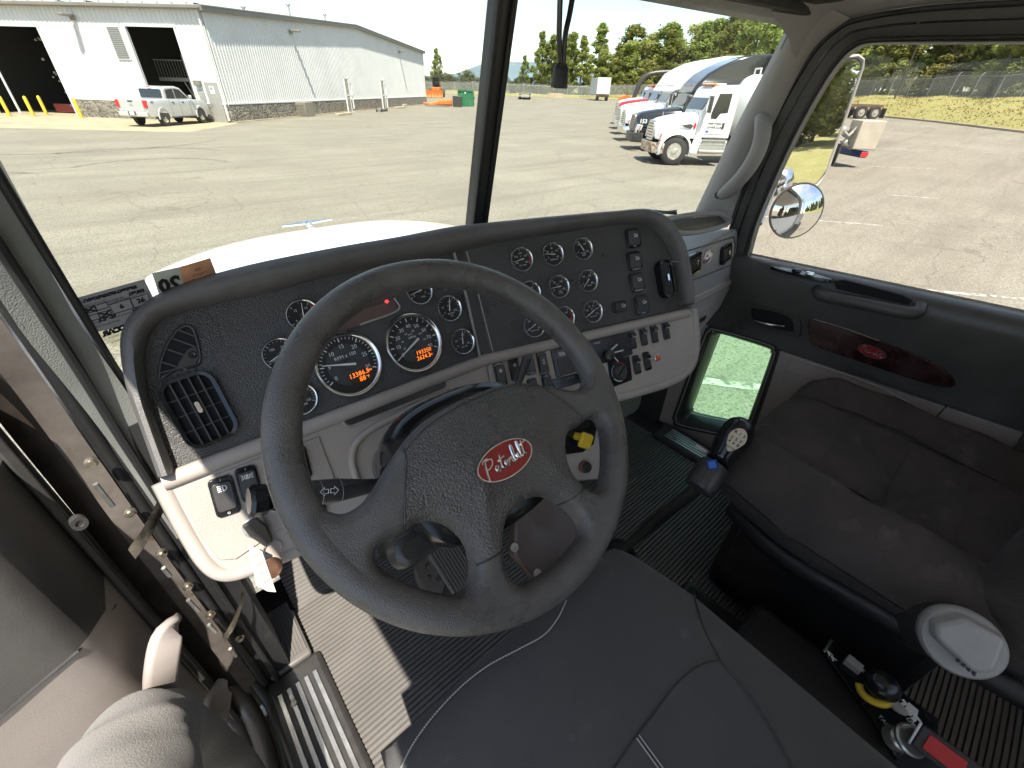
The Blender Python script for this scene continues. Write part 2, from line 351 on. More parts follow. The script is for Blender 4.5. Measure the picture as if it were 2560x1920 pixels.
# --- windshield: two flat panes in a V, centre post, gaskets
wb, wt = 1.90, 2.585                                  # bottom and top height
WB = {-1: A([-.826, .475, wb]), 0: A([0, .725, wb]), 1: A([.826, .475, wb])}
WT = {-1: A([-.815, .30, wt]), 0: A([0, .565, wt+.03]), 1: A([.815, .30, wt])}
for s_ in (-1, 1):
    mb = MB(); q = [WB[0], WB[s_], WT[s_], WT[0]]; n_ = nrm(np.cross(q[1]-q[0], q[3]-q[0])); mb.hull(q, n_*.006)
    mb.build('windshield_pane', m_ws, cab, normals=True)
    g = MB(); g.tube([WB[0]*.98+WB[s_]*.02, WB[s_], WT[s_]], .014 if s_ > 0 else .006, 8); g.build('windshield_gasket', m_seal, cab, smooth=60)
    # header trim over the glass
    h = MB(); h.hull([WT[s_]+A([0, .03, -.005]), WT[0]+A([0, .03, -.005]), WT[0]+A([0, -.02, .012]), WT[s_]+A([0, -.05, .012])], (0, 0, .03)); h.build('windshield_header', m_black, cab, bevel=.004)
    h = MB(); h.hull([WT[s_]+A([0, -.05, .03]), WT[0]+A([0, -.02, .03]), WT[0]+A([0, -.25, .075]), WT[s_]+A([0, -.2, .06])], (0, 0, .03)); h.build('header_trim', m_black, cab, bevel=.008)
# centre post: dark rail with a proud seal each side
zc = nrm(WT[0]-WB[0]); fp = Fr(WB[0]-A([0, .006, 0]), (1, 0, 0), np.cross((1, 0, 0), zc))
LP = float(np.linalg.norm(WT[0]-WB[0]))
mb = MB(); mb.box((0, LP/2-.06, .004), (.05, LP+.14, .03), fp); post = mb.build('windshield_post', m_black, cab, bevel=.004)
for s_ in (-1, 1):
    mb = MB(); mb.box((s_*.019, LP/2-.06, .022), (.013, LP+.14, .014), fp); mb.build('post_seal', m_seal, post, bevel=.003)
# cowl / dash top shelf behind the brow
mb = MB(); mb.hull([A([-.83, .44, 1.90]), A([-.83, .48, 1.90]), A([0, .73, 1.90]), A([.83, .48, 1.90]), A([.83, .40, 1.90]), A([.3, .40, 1.90]), A([-.2, .46, 1.90])], (0, 0, -.03)); mb.build('dash_top_shelf', m_black, cab, bevel=.005)
for s_ in (-1, 1):   # hinge pillars that close the footwells
    mb = MB(); mb.box((s_*.875, .585 if s_ > 0 else .64, 1.48), (.08, .40 if s_ > 0 else .3, .80)); mb.build('cowl_side', m_black, cab, bevel=.01)
# --- hood
def hood_pt(u, v):
    y = .76+v*1.48; hw = .80-.06*v
    if v > .78: hw -= .30*((v-.78)/.22)**2.4
    x = u*hw; return A([x, y, 1.90-.075*v-.05*v*v-.075*abs(u)**3.2-(.1*((v-.9)/.1)**2 if v > .9 else 0)])
mb = MB(); mb.grid([[hood_pt(-1+2*i/28, j/30) for i in range(29)] for j in range(31)])
side = [[hood_pt(s_, j/30)+A([0, 0, -k*.22]) for j in range(31)] for s_ in (-1,) for k in (0, 1, 2)]
mb.grid(side); mb.grid([[hood_pt(1, j/30)+A([0, 0, -k*.22]) for j in range(31)] for k in (0, 1, 2)]); mb.grid([[hood_pt(-1+2*i/28, 1)+A([0, 0, -k*.22]) for i in range(29)] for k in (0, 1, 2)])
hood = mb.build('hood', m_wpaint, cab, smooth=50)
mb = MB(); o_ = hood_pt(0, .93)+A([0, .02, .005]); mb.ell(o_+A([0, 0, .018]), (.022, .04, .02), nu=12, nv=8)
for s_ in (-1, 1): mb.prism([(-.018, 0), (.018, 0), (.008, .13), (-.004, .13)], Fr(o_+A([0, 0, .024]), (0, 1, 0), nrm((0, -.1, 1)) if s_ > 0 else nrm((0, .1, -1))), -.003, .003)
mb.box(o_+A([0, -.01, .0]), (.03, .07, .016)); mb.build('hood_ornament', m_chrome, hood, smooth=40)
# wiper resting at the foot of the far pane
mb = MB(); a_, b_ = PX(1625, 528, .60), PX(1690, 533, .72); mb.tube([PX(1560, 548, .45), a_, b_], .006, 6); mb.tube([PX(1600, 540, .5), PX(1690, 527, .74)], .004, 6); mb.build('wiper', m_black, cab, smooth=50)

# --- driver side front pillar and door opening, strip by strip
PATH = [A([0, .40, FL-.05]), A([0, .405, 1.45]), A([0, .41, 1.75]), A([0, .425, 1.98]), A([0, .40, 2.16]), A([0, .35, 2.36]), A([0, .28, 2.60])]
def strip(name, xs, ys, prof, m, path=PATH, parent=cab, n=30, smooth=40, bevel=0):
    pts = spline(path, n); rings = []
    for i, p in enumerate(pts):
        t = i/(n-1); ox = np.interp(t, (0, .5, 1), xs); oy = np.interp(t, (0, .5, 1), ys)
        rings.append([p+A([ox+a, oy+b, 0]) for a, b in prof])
    mb = MB(); mb.sweep(rings); return mb.build(name, m, parent, smooth=smooth, bevel=bevel)
strip('pillar_trim', (-.84, -.852, -.83), (.02, .02, .02), [(-.026, -.03), (.022, -.012), (.026, .03), (-.024, .03)], m_pillard, PATH[2:])
strip('door_seal', (-.878, -.884, -.862), (-.002, .0, .0), circ(.009, 10), m_seal)
strip('pillar_flange', (-.905, -.912, -.892), (.01, .012, .012), [(-.014, -.008), (.016, -.008), (.016, .02), (-.014, .02)], m_steel)
strip('hinge_post', (-.935, -.942, -.92), (.02, .024, .024), [(-.018, -.006), (.018, -.006), (.018, .03), (-.018, .03)], mat('dark_hinge_steel', (.06, .048, .04), .4, .3, var=(20, .3)))
mb = MB()
strip('inner_seal', (-.852, -.858, -.84), (-.012, -.012, -.012), circ(.006, 8), m_seal)
strip('lower_pillar', (-.845, -.85, -.85), (.05, .05, .05), [(-.03, -.05), (.03, -.05), (.03, .04), (-.03, .04)], m_seal, PATH[:4])
# door opening flange sweeping down and back along the sill
pth = [PZ(540, 1650, 1.30), PZ(600, 1720, 1.2), PZ(655, 1800, 1.14), PZ(700, 1960, 1.12), PZ(735, 2200, 1.12)]
for nm, off, rr, m_ in (('sill_seal', A([.028, 0, .012]), .013, m_seal), ('sill_flange', A([-.012, 0, 0]), .02, m_steel), ('sill_flange', A([-.05, 0, -.012]), .02, m_steel)):
    mb = MB(); mb.tube([p+off for p in spline(pth, 16)], rr, 8, flat=.8); mb.build(nm, m_, cab, smooth=60)
mb = MB(); mb.box((-.9, -.35, FL-.12), (.1, 1.5, .1)); mb.build('rocker_panel', m_steel, cab, bevel=.02)
# bolts, hinge barrels and door check on the hinge post
for x, y in ((228, 1157), (325, 1283), (405, 1385), (470, 1467), (527, 1537), (600, 1596)):
    p = PY(x, y, .385); mb = MB(); f = Fr(p, (1, 0, 0), (.1, -1, .1)); mb.lathe(f, [(.0085, -.004), (.0085, 0), (.005, .001), (.005, .006), (0, .006)], 12); mb.build('hinge_bolt', m_zinc, cab, smooth=30)
for x0, y0, x1, y1 in ((238, 1210, 282, 1265), (408, 1420, 425, 1440), (470, 1500, 497, 1528), (522, 1562, 540, 1580), (575, 1622, 590, 1640)):
    mb = MB(); mb.cyl(PY(x0, y0, .38), PY(x1, y1, .38), .0035, n=8); mb.build('hinge_pin', m_alu, cab, smooth=40)
for (x, y), s_ in (((370, 1318), 1), ((580, 1555), .75)):
    p = PY(x, y, .36); q = p+A([.045, .035, .035])*s_; mb = MB()
    mb.sweep([[a+A([0, 0, d]) +A([0,-.012*math.sin(t*3.1),0]) for d in (-.012*s_, .012*s_)]+[a+A([.002, .004, d])+A([0,-.012*math.sin(t*3.1),0]) for d in (.012*s_, -.012*s_)] for t in np.linspace(0, 1, 8) for a in (p-A([.03, .02, .02])*s_+(q-p+A([.03, .02, .02])*s_)*t,)])
    mb.build('door_check_strap', m_zinc, cab, smooth=50)
# --- passenger side pillar trim and grab handle
L_ = [(1742, 545), (1800, 425), (1862, 300), (1925, 180), (1975, 85), (2020, 0)]
R_ = [(1822, 560), (1870, 430), (1938, 300), (2014, 150), (2062, 92), (2125, 45)]
rows = []
for (a, b) in zip(spline(L_, 20), spline(R_, 20)):
    pa, pb = PX(a[0], a[1], .80), PX(b[0], b[1], .835)
    rows.append([pa+A([.03, .03, 0]), pa, pa*.65+pb*.35+A([-.012, -.004, 0]), pa*.3+pb*.7+A([-.008, -.004, 0]), pb, pb+A([.04, 0, 0])])
mb = MB(); mb.grid(rows); mb.build('pillar_trim', m_pillar, cab, smooth=50)
# roof rail trim above the passenger door, running on from the pillar
rows = []
for q in spline([(1995, 175), (2030, 118), (2062, 82), (2100, 52), (2150, 30), (2300, 4), (2560, -14), (2900, -40), (3600, -80)], 36):
    p = PX(q[0], q[1]+8, .846); rows.append([p+A([.03, 0, .0]), p+A([-.004, 0, .004]), p+A([-.03, .004, .03]), p+A([-.08, .02, .07]), p+A([-.2, .05, .13])])
mb = MB(); mb.grid(rows); mb.build('roof_rail_trim', m_pillar, cab, smooth=60)
hp = [PX(1903, 288, .80), PX(1908, 318, .775), PX(1897, 372, .77), PX(1868, 425, .772), PX(1828, 470, .785), PX(1800, 492, .80)]
mb = MB(); mb.tube(spline(hp, 22), [.008+.017*math.sin(min(1, (i+1)/4, (22-i)/4)*1.57) for i in range(22)], 10, flat=.7); gh = mb.build('grab_handle', m_pillar, cab, smooth=60)
f = Fr(PX(1795, 488, .788), (0, 1, 0), (-1, -.2, .1)); mb = MB(); mb.lathe(f, [(.011, 0), (.011, .003), (.005, .003), (.004, .001), (0, .001)], 14); mb.build('screw', m_black, gh, smooth=30)
# ================================================================ DASHBOARD
b_ = rad(31)
D = Fr(CAM+ray(869.6, 911.6)*.785, (1, 0, 0), (0, -math.cos(b_), math.sin(b_)))
db_, dt_ = D.P(1207, 888), D.P(1138, 628); y_ = rad(14); exc = A([math.cos(y_), -math.sin(y_), 0])
K = Fr(db_, exc, np.cross(exc, nrm(dt_-db_)))         # centre panel frame
dash = thing('dashboard', 'black and taupe truck dashboard with chrome ringed gauges behind the steering wheel', 'dashboard', (-.2, .3, FL))
inner = [(435, 1180), (400, 1085), (372, 1000), (360, 910), (367, 849), (392, 808), (440, 780), (533, 757), (678, 724), (859, 677), (1000, 653), (1135, 628), (1280, 596), (1453, 570), (1540, 557), (1600, 557), (1642, 570), (1670, 596), (1691, 639), (1705, 711), (1708, 761)]
outer = [(393, 1192), (345, 1060), (313, 965), (298, 870), (306, 815), (340, 768), (400, 730), (500, 692), (650, 653), (850, 614), (1000, 589), (1140, 563), (1280, 549), (1450, 534), (1540, 527), (1615, 522), (1665, 543), (1694, 580), (1715, 635), (1728, 715), (1733, 760)]
def dk(p, w):        # point on the two-plane dash face, raised by w
    t = min(1, max(0, (p[0]-1120)/60)); n = nrm(D.ez*(1-t)+K.ez*t)
    return (D if p[0] < 1150 else K).P(*p, .018)+n*(w-.018), n
rings = []
for a, c in zip(spline(inner, 70), spline(outer, 70)):
    ia, n = dk(a, 0); oc, n2 = dk(c, 0); d = oc-ia
    rings.append([ia-n*.012, ia+n*.004, ia+d*.12+n*.026, ia+d*.35+n*.037, ia+d*.65+n*.037, ia+d*.9+n*.028, oc+n*.012, oc-n*.02+d*.02, oc-n*.07+A([0, .05, -.008]), oc-n*.1+A([0, .07, -.03])])
mb = MB(); mb.sweep(rings, caps=False, cprof=False); mb.build('brow', m_brow, dash, smooth=60)
# black instrument panels
def panel(fr, pts, w0, w1, name, m, bevel=.002, parent=dash): 
    mb = MB(); mb.prism([fr.uv(*p) for p in pts], fr, w0, w1); return mb.build(name, m, parent, bevel=bevel)
panel(D, [(434, 1188), (1207, 888), (1165, 720), (1141, 629)]+[tuple(p) for p in spline(inner[:12], 30)[::-1]], -.02, 0, 'instrument_panel', m_grain)
panel(K, [(1222, 884), (1722, 767)]+[tuple(p) for p in spline(inner[11:], 30)[::-1]][:-1]+[(1150, 626)], -.02, .0, 'centre_panel', m_grain)
# divider strip
mb = MB(); mb.hull([D.P(1197, 892, .004), D.P(1236, 880, .004), D.P(1170, 622, .004), D.P(1132, 630, .004)], -D.ez*.02); dv = mb.build('divider_strip', m_black, dash, bevel=.002)
mb = MB(); mb.tube([D.P(1199, 890, .004), D.P(1167, 745, .004), D.P(1135, 632, .004)], .003, 6); mb.build('divider_edge', m_greyp, dv)
mb = MB(); mb.tube([D.P(1232, 880, .004), D.P(1195, 735, .004), D.P(1166, 628, .004)], .0022, 6); mb.build('divider_edge', m_greyp, dv)
# trim bars and lower taupe panels
def bar(fr, p, q, r, name, m):
    a, c = fr.P(*p, .004), fr.P(*q, .004); mb = MB(); mb.tube([a+(c-a)*t for t in np.linspace(0, 1, 12)], r, 12); return mb.build(name, m, dash, smooth=60)
bar(D, (408, 1206), (1212, 900), .013, 'trim_bar', m_beige); bar(K, (1212, 900), (1718, 782), .013, 'trim_bar', m_beige)
panel(D, [(398, 1204), (1215, 903), (1240, 1040), (1150, 1180), (900, 1290), (745, 1374), (600, 1435), (560, 1436), (520, 1405), (478, 1340), (428, 1255)], -.04, .004, 'lower_panel', m_beige, .006)
panel(K, [(1215, 903), (1730, 775), (1741, 850), (1738, 890), (1717, 933), (1668, 957), (1543, 993), (1240, 1075)], -.05, .004, 'lower_panel', m_beige, .008)
# raised rim round the two lower panels
def rim(fr, pts, r, name, m, n=40, w=.006):
    mb = MB(); mb.tube([fr.P(p[0], p[1], w) for p in spline(pts, n)], r, 8); return mb.build(name, m, dash, smooth=60)
rim(D, [(402, 1206), (440, 1280), (480, 1352), (515, 1405), (552, 1432), (600, 1430), (680, 1400), (745, 1374), (900, 1292)], .012, 'panel_rim', m_beige, w=-.003)
rim(K, [(1731, 772), (1738, 830), (1735, 890), (1715, 930), (1668, 957), (1600, 978), (1543, 993), (1440, 1020)], .013, 'panel_rim', m_beige, w=-.003)
# grained switch recess at the left end
mb = MB(); pts = [(445, 1222), (630, 1150), (795, 1090), (850, 1235), (700, 1320), (590, 1395), (550, 1398), (505, 1345)]; mb.prism([D.uv(*p) for p in pts], D, .0045, .0075); mb.build('switch_plate', m_beigeg, dash, bevel=.002)
# slot under the gauges
mb = MB(); a, c = A(D.uv(872, 1050, .005)), A(D.uv(1106, 958, .005)); an = math.atan2(*(c-a)[::-1]); f = D.sub(*((a+c)/2), .004, an)
mb.prism(rrect(float(np.linalg.norm(c-a))+.012, .019, .0095, 5), f, 0, .0025); mb.build('card_slot', m_black, dash); 
mb = MB(); ring = rrect(float(np.linalg.norm(c-a))+.02, .026, .013, 5); mb.tube([f.p(x, y, .002) for x, y in ring], .0025, 6, closed=True); mb.build('slot_lip', m_beige, dash, smooth=60)
# column surround ridge
rim(D, [(905, 1235), (880, 1150), (905, 1090), (1000, 1035), (1110, 985), (1180, 975)], .007, 'column_surround', m_beige, 30)

# --- gauges
def gauge(fr, x, y, dia, marks, red=None, needle=0.0, a0=207, a1=-27, nt=20, maj=5, words=(), lcd=(), big=False, rot=0):
    f = fr.at(x, y, 0, rot); R = dia/2
    mb = MB(); mb.lathe(f, [(R*.94, .0), (R*.94, .006), (0, .006)], 40); g = mb.build('gauge', m_face, dash, smooth=40)
    mb = MB(); mb.lathe(f, [(R, -.002), (R*1.0, .006), (R*.95, .0125), (R*.89, .0115), (R*.84, .0068), (R*.84, .004)], 48); mb.build('bezel', m_chrome, g, smooth=50)
    if big: mb = MB(); mb.lathe(f, [(0, .0066), (R*.62, .0066), (R*.62, .005)], 36); mb.build('dial_disc', m_face2, g)
    mb = MB(); W_ = .0074
    for i in range(nt+1):
        a = rad(a0+(a1-a0)*i/nt); mj = i % maj == 0; r1, r0 = R*.82, R*(.70 if mj else .75); t_ = R*(.016 if mj else .009)
        c, s = math.cos(a), math.sin(a); mb.add([f.p(r0*c-t_*s, r0*s+t_*c, W_), f.p(r1*c-t_*s, r1*s+t_*c, W_), f.p(r1*c+t_*s, r1*s-t_*c, W_), f.p(r0*c+t_*s, r0*s-t_*c, W_)], [(0, 3, 2, 1)])
    for i, t in enumerate(marks):
        if not t: continue
        a = rad(a0+(a1-a0)*i/(len(marks)-1)); q = .56 if big else .5; put_text(mb, t, f, R*q*math.cos(a), R*q*math.sin(a), R*(.17 if big else .2), W_, bold=.0)
    for t, u, v, s in words: put_text(mb, t, f, R*u, R*v, R*s, W_)
    mb.build('dial_marks', m_white, g, normals=False)
    if red:
        mb = MB(); k = 12; pr = [[f.p(rr*math.cos(rad(red[0]+(red[1]-red[0])*i/k)), rr*math.sin(rad(red[0]+(red[1]-red[0])*i/k)), W_+.0002) for rr in (R*.7, R*.8)] for i in range(k+1)]; mb.grid(pr); mb.build('red_band', m_redp, g)
    a = rad(needle); c, s = math.cos(a), math.sin(a); mb = MB(); n0, n1 = R*-.2, R*.76; t0 = R*.035
    mb.hull([f.p(n0*c-t0*s, n0*s+t0*c, .0095), f.p(n0*c+t0*s, n0*s-t0*c, .0095), f.p(n1*c+.3*t0*s, n1*s-.3*t0*c, .0095), f.p(n1*c-.3*t0*s, n1*s+.3*t0*c, .0095)], f.ez*.001); mb.build('needle', m_white, g)
    mb = MB(); mb.lathe(f, [(R*.17, .007), (R*.15, .0093), (0, .0094)], 20); mb.build('needle_hub', m_black, g, smooth=40)
    for (u, v, wd, ht, lines) in lcd:
        mb = MB(); mb.prism(rrect(R*wd, R*ht, R*.05), f.sub(R*u, R*v), .0068, .0076); mb.build('display', m_lcdbg, g)
        mb = MB()
        for t, du, dv2, s in lines: put_text(mb, t, f, R*(u+du), R*(v+dv2), R*s, .0079, shear=.12, bold=.0001)
        mb.build('display_digits', m_lcd, g, normals=False)
    return g
gauge(D, 869.6, 911.6, .122, ['0', '5', '10', '15', '20', '25', '30'], needle=163, nt=30, big=True, words=[('RPM x 100', 0, .26, .15)], lcd=[(.22, -.45, .72, .36, [('13386.5', -.06, .08, .2), ('HRS', .27, .08, .09), ('88', -.02, -.09, .2), ('°F', .16, -.09, .11)])], rot=rad(2))
gauge(D, 1032, 858, .122, ['0', '10', '20', '30', '40', '50', '60', '70', '80'], needle=206, nt=16, maj=2, big=True, words=[('MPH', .0, .18, .13), ('km/h', -.03, .3, .08), ('20', -.38, -.08, .09), ('40', -.36, .14, .09), ('60', -.17, .34, .09), ('80', .1, .37, .09), ('100', .3, .22, .09), ('120', .38, 0, .09)], lcd=[(.2, -.44, .62, .36, [('193350', 0, .08, .19), ('2624.2', -.06, -.09, .19), ('mi', .22, -.09, .09)])])
SG = .0575
gauge(D, 756, 791, SG, ['9', '12', '15', '18'], red=(40, 5), needle=78, nt=6, maj=2, words=[('VOLTS', 0, -.4, .16)])
gauge(D, 699, 888, SG, ['100', '150', '200', '250'], needle=198, nt=15, words=[('WATER TEMP', 0, -.42, .13)])
gauge(D, 746.6, 998, SG, ['0', '', '50', '', '100'], needle=205, nt=20, words=[('OIL PRESS', 0, -.4, .15)])
gauge(D, 1043.6, 729.7, SG, ['E', '', '1/2', '', 'F'], needle=190, nt=4, maj=1, words=[('FUEL', .2, -.45, .16)])
gauge(D, 1118.8, 772.8, SG, ['0', '50', '', '100', '', '150'], needle=70, nt=15, words=[('PSI', 0, .2, .15), ('PRIMARY', .05, -.38, .15), ('AIR', .05, -.55, .15)])
gauge(D, 1151.5, 855, SG, ['0', '50', '', '100', '', '150'], needle=72, nt=15, words=[('PSI', 0, .2, .15), ('SEC. AIR', .05, -.4, .15)])
gauge(K, 1300, 651, SG, ['100', '150', '200', '250', '300'], red=(20, -25), needle=190, nt=20, words=[('°F', 0, .25, .15), ('OIL TEMP', .05, -.45, .16)])
gauge(K, 1377.8, 638, SG, ['0', '20', '40', '60', '80'], needle=172, nt=8, maj=2, words=[('PSI', 0, .2, .14), ('MANIFOLD', .05, -.42, .15)])
gauge(K, 1451.6, 624.6, SG, ['0', '50', '100', '150'], needle=118, nt=15, words=[('PUSHER', .05, -.35, .15), ('AXLE', .05, -.52, .15)])
gauge(K, 1319.7, 733.6, SG, ['0', '5', '10', '15'], needle=180, nt=6, maj=2, words=[('SUSP', 0, -.42, .15)])
gauge(K, 1392.4, 718.4, SG, ['0', '50', '100', '150'], needle=183, nt=15, words=[('PSI', -.05, .2, .14), ('FUEL', .1, -.38, .15), ('FILTER', .1, -.54, .14)])
gauge(K, 1464.5, 703.5, SG, ['0', '100', '200', '300'], needle=222, nt=15, words=[('°F', 0, .2, .14), ('TRANS', .1, -.4, .15)])
gauge(K, 1330.5, 815, SG, ['0', '50', '100', '150'], needle=205, nt=15, words=[('FRONT AXLE', .05, -.4, .13)])
gauge(K, 1406, 795.4, SG, ['0', '100', '200', '300'], red=(25, -25), needle=205, nt=15, words=[('REAR AXLE', .05, -.42, .13)])
gauge(K, 1476.5, 780, SG, ['0', '25', '50', '75', '100', '150'], needle=208, nt=10, maj=2, words=[('PSI', 0, .25, .14), ('DRIVE AXLE', .05, -.42, .13)])
# warning light bar half hidden by the wheel rim
mb = MB(); f = D.at(935, 790); 
pts = [(870, 800), (985, 742), (991, 770), (893, 800)]
mb.prism([D.uv(*p) for p in [(820, 803), (983, 748), (993, 778), (830, 840)]], D, 0, .004); wl = mb.build('warning_light_bar', mat('smoked_lens', (.12, .07, .065), .2, coat=.3), dash, bevel=.001)
rim(D, [(986, 745), (994, 776), (900, 812)], .002, 'light_bar_edge', m_greyp, 20, .004)
mb = MB(); f = D.at(967, 754, .0045, rad(-2)); mb.lathe(f, [(.0035, 0), (.0035, .0004), (0, .0005)], 14, a0=0, a1=180); mb.prism([(-.0045, -.001), (.0045, -.001), (.0045, 0), (-.0045, 0)], f, 0, .0005); mb.prism(circ(.0014, 8), f.sub(0, -.0022), 0, .0005); mb.prism([(-.0035, 0), (.0035, 0), (.0035, .001), (-.0035, .001)], f, 0, .0005); mb.build('seat_belt_warning', mat('red_telltale', (.8, .05, .05), .5, emis=((1, .05, .04), .8)), wl)

# --- air vents
def vent(fr, x, y, wd, ht, rot, r, nv, nh, tab, name='air_vent', depth=.012, rimw=.006, m=m_blackg, par=None, vertical=True):
    f = fr.at(x, y, 0, rot); mb = MB(); o = rrect(wd, ht, r, 6); i_ = rrect(wd-2*rimw, ht-2*rimw, max(r-rimw, .002), 6); n = len(o)
    mb.sweep([[f.p(a, b, -.002) for a, b in o], [f.p(a, b, depth*.7) for a, b in o], [f.p(a*.985, b*.985, depth) for a, b in o], [f.p(a, b, depth*.9) for a, b in i_], [f.p(a, b, .0) for a, b in i_]], caps=False); g = mb.build(name, m, par or dash, smooth=50)
    mb = MB(); mb.prism(i_, f, -.001, .0012); mb.build('vent_cavity', mat('vent_cavity', (.004, .004, .004), .8) if 'vent_cavity' not in MATS else MATS['vent_cavity'], g)
    for k in range(nv):
        t = (k+1)/(nv+1)-.5
        if vertical: b = MB(); b.box((t*(wd-2*rimw), 0, depth*.62), (.0022, ht-2*rimw, depth*.45), f)
        else: b = MB(); b.box((0, t*(ht-2*rimw), depth*.62), (wd-2*rimw, .0022, depth*.45), f)
        b.build('slat', m_black, g)
    for k in range(nh):
        t = (k+1)/(nh+1)-.5; b = MB()
        if vertical: b.box((0, t*(ht-2*rimw), depth*.25), (wd-2*rimw, .0016, depth*.3), f)
        else: b.box((t*(wd-2*rimw), 0, depth*.25), (.0016, ht-2*rimw, depth*.3), f)
        b.build('slat', m_black, g)
    if tab:
        b = MB(); b.prism(rrect(.006, .018, .003), f.sub(*tab), depth*.6, depth*1.05); b.build('slat_tab', m_chrome, g, bevel=.0015)
    return g
vent(D, 500, 1024, .072, .112, rad(3), .022, 4, 3, (0, .004))
vent(K, 1657, 700, .048, .1, rad(0), .022, 5, 0, (.002, .003), depth=.02)
# demister grille
pts = [(398, 950), (402, 905), (425, 850), (455, 818), (480, 820), (492, 850), (500, 895), (488, 915), (440, 925)]
f = D; P2 = [D.uv(*p) for p in spline(pts+[pts[0]], 36)[:-1]]; mb = MB(); mb.prism(P2, D, 0, .0015); dg = mb.build('demister_grille', MATS['vent_cavity'], dash)
mb = MB(); mb.tube([D.p(u, v, .0015) for u, v in P2], .0022, 6, closed=True); mb.build('grille_rim', m_black, dg, smooth=60)
for a, c in (((405, 905), (470, 925)), ((418, 873), (478, 893)), ((432, 846), (487, 866)), ((448, 825), (491, 842)), ((400, 932), (445, 921))):
    mb = MB(); p, q = D.P(*a, .002), D.P(*c, .002); mb.tube([p, q], .0016, 6); mb.build('slat', m_black, dg)
mb = MB(); mb.prism([D.uv(*p) for p in [(440, 923), (455, 893), (470, 872), (491, 865), (500, 895), (488, 914)]], D, .0015, .004); mb.build('screw_boss', m_black, dg, bevel=.001)
mb = MB(); f = D.at(482, 887, .004); mb.lathe(f, [(.0058, 0), (.0052, .002), (.002, .002), (0, .0008)], 16); mb.build('screw', m_blackg, dg, smooth=40)

# --- rocker switches
def icon_lines(mb, f, k, s, w):
    def ln(pts, r=.0008):
        mb.tube([f.p(a*s, b*s, w) for a, b in pts], r, 4)
    if k == 'lamp':
        ln([(.1, -.5), (.5, -.35), (.65, 0), (.5, .35), (.1, .5), (.1, -.5)]); [ln([(-.15, q), (-.7, q)]) for q in (-.45, -.15, .15, .45)]
    elif k == 'fog':
        for sx in (-1, 1): ln([(sx*.1, -.4), (sx*.4, -.25), (sx*.4, .25), (sx*.1, .4), (sx*.1, -.4)]); [ln([(sx*.55, q), (sx*.9, q*1.6)]) for q in (-.25, 0, .25)]
    elif k == 'updown':
        ln([(-.45, .35), (.45, .35), (0, 1.1), (-.45, .35)]); ln([(-.45, -.35), (.45, -.35), (0, -1.1), (-.45, -.35)])
    elif k == 'engine':
        ln([(-.5, -.3), (-.5, .3), (0, .55), (.5, .3), (.5, -.3), (0, -.55), (-.5, -.3)]); ln([(-.3, 0), (.3, 0)]); ln([(0, -.3), (0, .3)])
    elif k == 'fan':
        ln([(.5*math.cos(t), .5*math.sin(t)) for t in np.linspace(0, 6.28, 14)]); ln([(-.2, 0), (.2, 0)])
    elif k == 'pwr': put_text(mb, 'PWR', f, 0, 0, s*.8, w)
    elif k == 'truck':
        ln([(-.7, -.3), (-.7, .4), (.1, .4), (.1, -.3), (-.7, -.3)]); ln([(.1, .2), (.45, .2), (.65, -.05), (.65, -.3), (.1, -.3)]); [ln([(cx+.15*math.cos(t), -.4+.15*math.sin(t)) for t in np.linspace(0, 6.28, 9)]) for cx in (-.4, .35)]
def rocker(fr, x, y, wd, ht, rot=0, icon=None, top=None, bot=None, up=False, tilt=.0015, w=.004, isz=.009, ioff=.22, paddle=False, plate=True):
    f = fr.at(x, y, w, rot); mb = MB(); mb.prism(rrect(wd, ht, min(wd, ht)*.22), f, 0, .0045, scale=.97); g = mb.build('rocker_switch', m_blackg, dash, bevel=.0012)
    f2 = f.sub(0, 0, .0045); mb = MB(); o = rrect(wd*.78, ht*.72, wd*.14); t = [(a, b) for a, b in o]
    n = len(o); vv = [f2.p(a, b, 0) for a, b in o]+[f2.p(a*.96, b*.97, .003+tilt*b/(ht*.36)) for a, b in o]
    mb.add(vv, [tuple(range(n, 2*n))]+[(i, (i+1) % n, n+(i+1) % n, n+i) for i in range(n)]); mb.build('rocker', m_black, g, bevel=.0006)
    if paddle:
        mb = MB(); mb.prism(rrect(wd*.8, ht*.2, wd*.1), f2.sub(0, ht*.22), .002, .008, scale=.9); mb.build('paddle', m_blackg, g, bevel=.001)
    mb = MB()
    if icon: icon_lines(mb, f2.sub(0, ht*ioff), icon, isz, .0085 if paddle else .0036+tilt*.6)
    if top: put_text(mb, top, f2, 0, ht*.42, min(wd*.24, .005), .0006)
    if bot: put_text(mb, bot, f2, 0, -ht*.43, min(wd*.24, .005), .0006)
    if mb.v: mb.build('switch_mark', m_white, g, normals=False)
    return g
rocker(D, 561, 1240, .033, .062, rad(-8), 'lamp', 'I', 'O', w=.0075)
rocker(D, 622, 1208, .03, .056, rad(-8), 'fog', 'I', None, w=.0075)
rocker(D, 748, 1158, .03, .058, rad(-8), 'updown', None, None, w=.0075, isz=.005)
rocker(D, 790, 1265, .028, .05, rad(-8), None, None, 'O', w=.0075)
for x, y, ic, tp, bt in ((1250, 936, 'engine', 'START', 'STOP'), (1285, 922, 'fan', 'MAN', None), (1322, 908, None, None, 'O'), (1356, 909, 'updown', None, None)):
    rocker(K, x, y, .026, .056, 0, ic, tp, bt, isz=.006, ioff=.08 if ic == 'updown' else .15)
rocker(K, 1330, 962, .026, .03, 0, None, 'I', None); rocker(K, 1366, 953, .026, .03, 0, None, 'SET', None)
for x, y in ((1579, 849), (1607, 841), (1634, 834), (1663, 826), (1590, 912), (1616, 903)): rocker(K, x, y, .0215, .05, 0, 'pwr', w=.004, isz=.006, ioff=.12, paddle=True)
